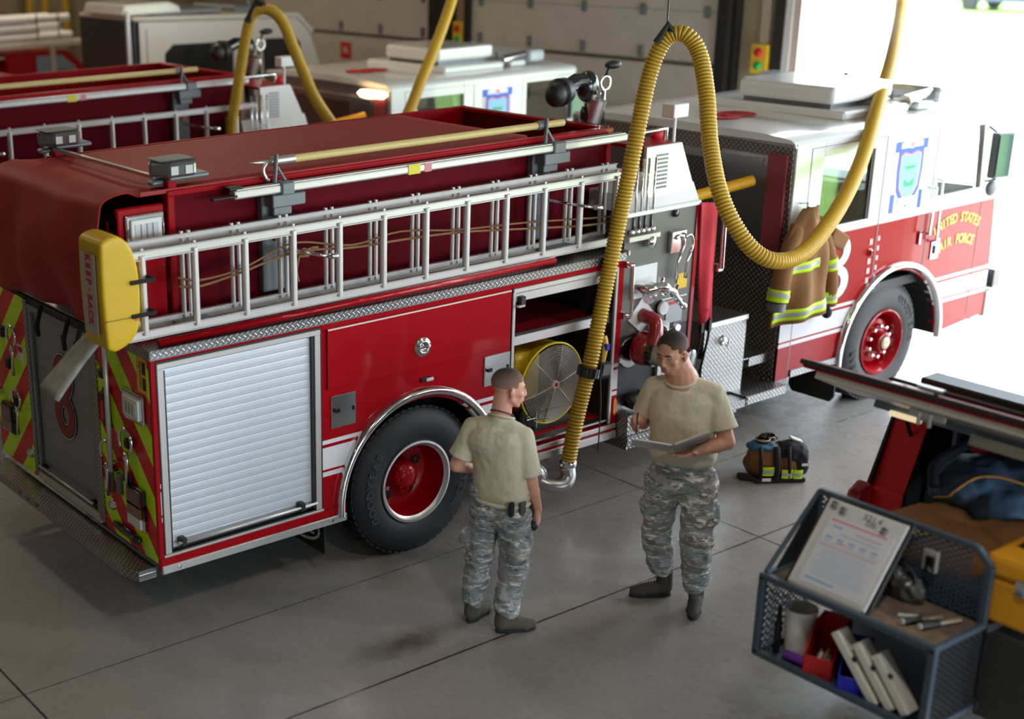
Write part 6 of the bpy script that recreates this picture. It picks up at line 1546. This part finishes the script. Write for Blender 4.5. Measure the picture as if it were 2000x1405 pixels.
# form board leaning on the screen
fb = thing('form_board', 'white board holding a printed pink and blue form, leaning in the rack', 'board', (0, 0, 0))
bo, br, bu = V((2.03, -3.285, 1.275)), V((0, -1, 0)), V((.60, 0, .80)).normalized(); bn = br.cross(bu)
def onb(a, b_, h_, w_, hh, th=.002): return (bo + br * a + bu * b_ + bn * h_, br * w_ / 2, bu * hh / 2, bn * th)
MB().obox(*onb(0, 0, -.012, .47, .50, .008)).build('board_back', 'blackplain', fb, bevel=.015, seg=2)
MB().obox(*onb(0, 0, .0, .43, .47, .006)).build('board_face', mat('white_board', (.72, .73, .74), .3, coat=.4), fb, bevel=.015, seg=2)
pp = MB().obox(*onb(.01, -.03, .009, .35, .36, .001)).build('form_sheet', 'paper', fb)
lp_ = MB(); lb_ = MB(); lr_ = MB()
lr_.obox(*onb(.0, .135, .0105, .30, .010, .0005)); lr_.obox(*onb(.07, .10, .0105, .14, .005, .0005)); lr_.obox(*onb(0, .0, .0105, .31, .004, .0005)); lr_.obox(*onb(-.04, .03, .0105, .04, .006, .0005))
for k in range(5): lb_.obox(*onb(-.12 + .062 * k, .045, .0105, .035, .014, .0005)); lr_.obox(*onb(-.12 + .062 * k, .028, .0105, .035, .004, .0005))
lb_.obox(*onb(-.10, .105, .0105, .05, .012, .0005)); lb_.obox(*onb(.03, .075, .0105, .22, .004, .0005)); lb_.obox(*onb(-.06, -.18, .0105, .16, .012, .0005)); lb_.obox(*onb(0, .012, .0105, .32, .003, .0005))
for k in range(12): lb_.obox(*onb(-.0 + .01 * (k % 3), -.02 - .012 * k, .0105, .24 + .02 * (k % 4), .0022, .0005))
lb_.build('blue_print', mat('pale_blue_ink', (.35, .52, .80), .8), pp); lr_.build('red_print', mat('pale_red_ink', (.75, .30, .38), .8), pp)
MB().text('521.4', .045, bo + br * .04 + bu * .20 + bn * .0075, br, bu, .001).text('520', .035, bo + br * .04 + bu * .172 + bn * .0075, br, bu, .001).build('handwriting', mat('green_black_marker', (.10, .14, .10), .6), fb)
for a, b_ in ((-.17, .205), (-.115, .19), (.12, .165)): MB().obox(*onb(a, b_, .014, .034, .036, .008)).obox(*onb(a, b_, .024, .02, .012, .006)).build('clip', 'chrome', fb, bevel=.004)
MB().obox(bo - bu * .235 + bn * .01, br * .20, bu * .008, bn * .006).build('board_ledge', 'alu', fb)
# open bins and boxes on the lower shelf
bk_ = thing('white_bucket', 'white plastic bucket standing on the rack shelf beside the red bin', 'bucket', (1.965, -3.115, .652))
MB().lathe([(.0, .0), (.060, 0), (.078, .26), (.082, .262), (.082, .28), (.078, .28), (.075, .26), (.058, .01)], (0, 0, 0), (0, 0, 1), 32).build('bucket_shell', 'clearplastic', bk_, smooth='auto')
def openbin(name, lab, c, d, w, dp, h, m, tilt=0):
    t_ = thing(name, lab, 'bin', c)
    t_.rotation_euler = (0, tilt, d)
    MB().box(-w / 2, w / 2, -dp / 2, dp / 2, 0, .006).prism([(-w / 2, 0), (w / 2, 0), (w / 2, h), (w * .1, h), (-w / 2, h * .45)], 'y', -dp / 2, -dp / 2 + .005).prism([(-w / 2, 0), (w / 2, 0), (w / 2, h), (w * .1, h), (-w / 2, h * .45)], 'y', dp / 2 - .005, dp / 2).box(w / 2 - .005, w / 2, -dp / 2, dp / 2, 0, h).box(-w / 2, -w / 2 + .005, -dp / 2, dp / 2, 0, h * .45).build('bin_tray', m, t_, bevel=.002)
    return t_
rb = openbin('red_bin', 'red open-front parts bin full of small packets on the rack shelf', (1.98, -3.27, .655), .30, .26, .14, .25, 'redplastic')
for k in range(7): MB().obox((-.06 + .022 * (k % 4), -.03 + .016 * k * .6, .05 + .01 * (k % 3)), (.03, 0, .01), (0, .005, 0), (-.01, 0, .035)).build('packet', ('ivory', 'alu', 'yellowdec', 'paper')[k % 4], rb)
openbin('blue_bin', 'blue open-front parts bin tilted on the rack shelf', (1.97, -3.44, .655), .45, .26, .12, .20, 'blueplastic')
pb = thing('purple_canister', 'purple canister lying on the rack shelf in front of the bucket', 'canister', (1.895, -3.16, .68))
MB().cyl((0, .06, 0), (.01, -.075, 0), .026, 20).build('can_body', 'purple', pb, smooth='auto'); MB().cyl((.01, -.075, 0), (.014, -.12, 0), .017, 16).build('can_lid', 'ivory', pb, smooth='auto')
for k, (yy, tl, h_) in enumerate(((-3.50, -.72, .38), (-3.60, -.70, .34), (-3.69, -.68, .30))):
    bx = thing('white_case', ('white plastic case slanting on the rack shelf, nearest the blue bin', 'white plastic case slanting on the rack shelf, middle of the three', 'white plastic case slanting on the rack shelf, farthest from the blue bin')[k], 'case', (1.90, yy, .80))
    MB().obox((0, 0, 0), (.045, 0, 0), (0, .026, .0).__class__((0, math.cos(tl) * .024, math.sin(tl) * .024)), (0, math.sin(tl) * h_ / 2, -math.cos(tl) * h_ / 2).__class__((0, -math.sin(tl) * h_ / 2, math.cos(tl) * h_ / 2))).build('case_shell', 'ivory', bx, bevel=.008, seg=2)
    bx.rotation_euler = (PI * 0, 0, 0)
    MB().obox((-.046, .055 * -math.sin(tl) * -1 * .0, .05), (.001, 0, 0), (0, .012, 0), (0, 0, .012)).build('case_label', 'blackplain', bx)
bs = thing('spray_bottle', 'black bottle standing at the mesh corner of the rack shelf', 'bottle', (1.92, -3.025, .652))
MB().lathe([(0, 0), (.018, 0), (.020, .16), (.010, .22), (.012, .27), (0, .27)], (0, 0, 0), (0, 0, 1), 18).build('bottle_shell', 'blackplain', bs, smooth='auto')
# knives / torches on the deck
def torch(lab, a, b_, nm='flashlight'):
    t_ = thing(nm, lab, 'flashlight', (0, 0, 0)); a, b_ = V(a), V(b_)
    MB().cyl(a, a.lerp(b_, .45), .019, 14).build('head', 'blackplain', t_, smooth='auto'); MB().cyl(a.lerp(b_, .45), b_, .013, 14).build('handle', mat('dull_brass_handle', (.30, .25, .16), .4, .3), t_, smooth='auto')
    MB().cyl(a - (b_ - a).normalized() * .006, a, .016, 14).build('lens', 'lens', t_)
torch('black and brass flashlight on the rack deck, nearer the penlight', (1.945, -3.66, 1.097), (2.13, -3.74, 1.092)); torch('black and brass flashlight on the rack deck, nearer the yellow case', (1.965, -3.735, 1.097), (2.18, -3.80, 1.092))
kf = thing('small_torch', 'small pale penlight on the rack deck behind the flashlights', 'penlight', (0, 0, 0))
MB().cyl((2.00, -3.60, 1.087), (2.06, -3.665, 1.087), .009, 12).build('barrel', 'ivory', kf, smooth='auto'); MB().cyl((2.06, -3.665, 1.087), (2.08, -3.69, 1.087), .008, 12).build('cap', 'blackplain', kf, smooth='auto')
cb_ = thing('clear_bag', 'crumpled clear plastic bag behind the form board on the rack', 'bag', (0, 0, 0))
remesh(MB().ell((2.17, -3.52, 1.15), (.05, .10, .07)).ell((2.16, -3.45, 1.20), (.04, .06, .07)), 'bag_film', mat('dusty_clear_film', (.09, .088, .075), .25), cb_, .01, 2, disp=((.04, .04),))
# yellow case
yc = thing('yellow_tool_case', 'yellow latching case with black handle on the rack behind the mesh screen', 'case', (2.58, -3.99, 1.10))
MB().box(-.32, .34, -.20, .15, 0, .22).build('case_body', 'yellowbox', yc, bevel=.02, seg=2); MB().box(-.33, .35, -.21, .16, .225, .34).build('case_lid', 'yellowbox', yc, bevel=.03, seg=2)
MB().tube([(-.12, .04, .345), (-.12, .04, .385), (.10, .04, .385), (.10, .04, .345)], .012, 8).box(-.17, .15, -.02, .10, .338, .346).build('case_handle', 'blackplain', yc, smooth='auto')
MB().box(-.342, -.33, -.05, .0, .18, .26).box(-.04, .01, .16, .175, .17, .24).build('case_latch', 'chrome', yc, bevel=.004)
MB().box(-.335, -.3295, -.18, -.08, .25, .32).build('case_label', mat('grey_violet_label', (.35, .33, .40), .4), yc)
# coats in the cargo bay
tcn = thing('tan_turnout_coat', 'tan firefighter coat piled in the cargo bay beyond the mesh screen', 'coat', (0, 0, 0))
mb = MB().ell((2.75, -3.35, 1.15), (.28, .38, .14)).ell((2.98, -3.62, 1.15), (.26, .32, .13)).ell((2.66, -3.12, 1.13), (.20, .16, .10)).ell((2.95, -3.2, 1.13), (.2, .2, .12))
remesh(mb, 'coat_shell', 'tan', tcn, .016, 5, disp=((.18, .06), (.07, .02)))
MB().obox((2.52, -3.30, 1.28), (.045, -.02, .0), (.02, .065, -.0), (0, 0, .012)).build('yellow_band', 'yellowdec', tcn, bevel=.01); MB().obox((2.52, -3.30, 1.294), (.018, -.008, .0), (.02, .066, -.0), (0, 0, .003)).build('silver_band', 'silver_tape', tcn)
bcn = thing('quilted_jacket', 'blue quilted jacket lining with orange piping heaped in the cargo bay', 'jacket', (0, 0, 0))
mb = MB().ell((3.30, -3.20, 1.30), (.30, .20, .13)).ell((3.62, -3.35, 1.32), (.34, .26, .17)).ell((3.42, -3.05, 1.24), (.25, .15, .14)).ell((3.2, -3.42, 1.24), (.18, .18, .12))
remesh(mb, 'lining', 'quilt', bcn, .016, 4, disp=((.16, .06), (.06, .02)))
MB().tube(smoothpath([(3.0, -3.12, 1.34), (3.10, -3.05, 1.40), (3.30, -3.05, 1.45), (3.50, -3.08, 1.49)], 5), .028, 10).build('navy_strap', 'navy', bcn, smooth=True)
MB().tube(smoothpath([(3.0, -3.23, 1.34), (3.12, -3.27, 1.40), (3.20, -3.35, 1.41), (3.28, -3.47, 1.38)], 5), .008, 8).tube(smoothpath([(3.05, -3.10, 1.25), (3.0, -3.2, 1.30), (3.0, -3.23, 1.34)], 4), .007, 8).build('orange_piping', mat('orange_piping', (.55, .24, .05), .7), bcn, smooth=True)
rcn = thing('red_bag', 'red cloth bag in the shadow of the cargo bay behind the quilted jacket', 'bag', (0, 0, 0))
remesh(MB().ell((3.55, -3.08, 1.43), (.12, .08, .06)), 'bag_cloth', 'strap', rcn, .012, 3, disp=((.05, .03),))
kb = thing('equipment_crate', 'black equipment crate deep in the cargo bay of the red vehicle', 'crate', (4.2, -3.2, .72))
MB().box(-.3, .4, -.5, .45, 0, .5).build('crate_shell', 'blackplain', kb, bevel=.02); MB().cyl((-.3, -.3, .4), (-.3, .3, .45), .05, 12).build('crate_roll', 'bracket', kb, smooth='auto')
# floor case below the rack
fc = thing('floor_crate', 'pale equipment case with yellow tape on the floor under the rack', 'case', (2.25, -3.55, 0))
MB().box(-.25, .35, -.35, .2, 0, .20).build('crate_body', 'ivory', fc, bevel=.02, seg=2); MB().box(-.26, -.249, -.2, -.1, .08, .14).build('tape', 'yellowdec', fc)
# ------------------------------------------------------------------ third vehicle: tall white crash truck
T3 = thing('crash_truck', 'tall white airport crash truck with black windows behind the two fire engines', 'fire engine', (0, 0, 0))
Ya, Yb = 10.3, 11.9
MB().prism([(5.55, 1.0), (8.85, 1.0), (8.72, 1.9), (8.45, 2.62), (8.20, 2.86), (5.55, 2.96)], 'y', Ya, Ya + .06).build('cab_side', 'offwhite', T3, bevel=.01)
MB().prism([(5.55, 1.0), (8.85, 1.0), (8.72, 1.9), (8.45, 2.62), (8.20, 2.86), (5.55, 2.96)], 'y', Yb - .06, Yb).build('cab_side', 'offwhite', T3, bevel=.01)
MB().prism([(5.50, 2.96), (8.20, 2.86), (8.46, 2.62), (8.52, 2.66), (8.24, 2.93), (5.50, 3.02)], 'y', Ya - .03, Yb + .03).build('cab_roof', 'offwhite', T3, bevel=.02)
MB().box(5.5, 5.6, Ya, Yb, 1.0, 2.96).build('cab_back_wall', 'dark', T3)
MB().box(8.70, 8.85, Ya, Yb, .6, 1.9).build('cab_nose', 'offwhite', T3)
MB().prism([(5.98, 1.9), (7.10, 1.9), (7.10, 2.52), (7.0, 2.60), (6.12, 2.62), (5.98, 2.5)], 'y', Ya - .012, Ya + .01).build('side_window', 'blackgloss', T3, bevel=.04, seg=2)
MB().prism([(7.62, 2.02), (8.28, 2.02), (8.26, 2.50), (8.18, 2.58), (7.66, 2.60), (7.60, 2.5)], 'y', Ya - .012, Ya + .01).build('side_window', 'blackgloss', T3, bevel=.04, seg=2)
MB().prism([(8.74, 1.9), (8.77, 1.9), (8.48, 2.63), (8.45, 2.62)], 'y', Ya + .1, Yb - .1).build('windscreen', mat('green_tinted_glass', (.03, .09, .06), .1, coat=1), T3)
MB().box(4.1, 5.5, Ya, Yb, .8, 2.0).box(-1, 4.1, Ya, Yb, .8, 2.3).build('tank_body', 'red', T3, bevel=.02)
MB().box(5.95, 7.05, Ya + .2, Ya + 1.6, 3.0, 3.06).box(6.0, 6.1, Ya + .2, Ya + 1.5, 3.06, 3.1).build('roof_hatch', 'bracket', T3)
MB().prism([(5.40, 3.03), (6.35, 3.03), (6.30, 3.13), (6.15, 3.19), (5.45, 3.18)], 'y', Ya + .1, Ya + 1.3).build('air_conditioner', 'white', T3, bevel=.03, seg=2)
MB().box(5.38, 5.44, Ya - .06, Ya - .01, 1.9, 3.1).build('corner_pipe', 'alu_white', T3, bevel=.01)
MB().box(5.70, 5.715, Ya - .003, Ya + .01, 1.0, 2.85).box(7.3, 7.31, Ya - .003, Ya, 1.0, 2.8).build('door_seam', 'bracket', T3)
MB().box(8.05, 8.13, Ya - .12, Ya - .03, 1.95, 2.45).build('wing_mirror', 'alu_white', T3, bevel=.02, seg=2)
MB().box(8.10, 8.14, Ya - .126, Ya - .118, 2.15, 2.3).build('mirror_mark', 'orange', T3)
for x in (6.9, 2.0, .5):
    for y in (Ya + .2, Yb - .2): MB().cyl((x, y - .18, .6), (x, y + .18, .6), .6, 32).build('wheel', 'tyre', T3)
MB().box(7.4, 8.0, Ya + .4, Ya + 1.6, 2.93, 3.05).cyl((7.7, Ya + .5, 3.0), (7.7, Ya + .5, 3.12), .04, 10).build('roof_lamp', 'bracket', T3, bevel=.02)
MB().box(5.8, 8.6, Ya - .004, Ya, 1.5, 1.62).build('lime_side_band', mat('pale_lime_band', (.50, .62, .30), .5), T3)

# ------------------------------------------------------------------ fourth vehicle: red rescue truck with overhead rack
T4 = thing('rescue_truck', 'red rescue truck carrying white pipes on an overhead rack', 'fire engine', (0, 0, 0))
Yc, Yd = 14.0, 16.2
MB().box(-2, 5.2, Yc + .25, Yd, .6, 2.24).build('body', 'red', T4, bevel=.02)
MB().prism([(5.2, .6), (8.2, .6), (8.2, 1.3), (7.1, 1.5), (6.30, 2.30), (5.2, 2.32)], 'y', Yc, Yd).build('cab', 'red', T4, bevel=.03, seg=2)
MB().prism([(5.72, 1.78), (6.55, 1.78), (6.38, 2.05), (6.15, 2.24), (5.72, 2.24)], 'y', Yc - .012, Yc + .01).build('cab_window', mat('pale_blue_window', (.22, .32, .45), .15, coat=1), T4)
MB().ell((6.15, Yc - .03, 1.96), (.20, .02, .07)).build('window_badge', 'bracket', T4, smooth=True)
MB().box(-2, 5.9, Yc - .05, Yc + .05, 1.72, 1.80).build('side_rail', 'alu_white', T4, bevel=.01)
for x in (-1, 2.0, 6.0): MB().box(x - .045, x + .045, Yc - .05, Yc + .05, 1.78, 2.39).build('rack_post', 'alu_white', T4, bevel=.01)
MB().box(-2, 6.62, Yc - .06, Yc + .06, 2.38, 2.47).box(-2, 6.62, Yc + 1.0, Yc + 1.12, 2.38, 2.47).build('rack_rail', 'offwhite', T4, bevel=.01)
for x in (-2, 0.5, 3.0, 6.3): MB().box(x - .03, x + .03, Yc, Yc + 1.1, 2.46, 2.50).build('rack_cross_bar', 'offwhite', T4)
for x in (0, 6.9):
    for y in (Yc + .2, Yd - .2): MB().cyl((x, y - .15, .5), (x, y + .15, .5), .5, 28).build('wheel', 'tyre', T4)
MB().box(5.0, 5.28, Yc + .04, Yc + .3, 2.24, 2.26).build('roof_plate', 'alu_white', T4)
kb4 = thing('rack_box', 'dark grey box on the side ledge of the red rescue truck', 'box', (5.13, 14.02, 1.80))
MB().box(-.10, .16, -.05, .15, 0, .14).build('box_body', 'bracket', kb4, bevel=.006); MB().box(-.10, .16, -.052, .15, .14, .16).build('box_lid', 'alu_white', kb4)
random.seed(3)
for k in range(9):
    a, b_ = divmod(k, 3)
    pt = thing('white_pipe', 'long white plastic pipe strapped in the stack on the rack of the far red truck', 'pipe', (0, 0, 0), 'white pipes on the far truck rack')
    yy, zz, x1_ = Yc + .02 + .15 * b_ + .02 * a, 2.54 + .136 * a, 6.36 - random.random() * .9 * (a > 0)
    MB().cyl((-2, yy, zz), (x1_, yy, zz), .066, 18).build('pipe_wall', 'whiteplain', pt, smooth='auto'); 
for k, x in enumerate((3.9, 5.05, 5.75, 6.12)):
    stp = thing('pipe_strap', 'thin dark strap tied round the stack of white pipes', 'strap', (0, 0, 0), 'straps round the white pipes')
    MB().box(x - .01, x + .01, Yc - .055, Yc - .048, 2.50, 2.90).build('strap_band', 'bracket', stp)
sh_ = thing('wall_shelf', 'dark steel shelving against the far wall beside the white crash truck', 'shelf', (5.9, 17.6, 0))
MB().box(-.9, .9, -.3, .3, 2.1, 2.14).box(-.9, .9, -.3, .3, 1.5, 1.54).build('shelf_board', 'dark', sh_)
for x in (-.88, .88): MB().box(x - .02, x + .02, -.3, .3, 0, 2.3).build('shelf_upright', 'bracket', sh_)
yb4 = thing('yellow_bin', 'yellow bin on the steel shelf by the far wall', 'bin', (6.4, 17.5, 1.545))
MB().box(-.3, .3, -.2, .2, 0, .16).build('bin_shell', 'yellowbox', yb4, bevel=.01)

# ------------------------------------------------------------------ things made of a single piece are that piece itself
for o in list(COL.objects):
    if o.type == 'EMPTY' and o.parent is None and len(o.children) == 1 and not o.children[0].children and not o.children[0].modifiers:
        c = o.children[0]
        if c.type != 'MESH': continue
        nm = o.name
        for k in ('label', 'category', 'group', 'kind'):
            if k in o: c[k] = o[k]
        c.parent = None; c.matrix_world = Matrix.LocRotScale(o.location, o.rotation_euler, o.scale)
        bpy.data.objects.remove(o); c.name = nm
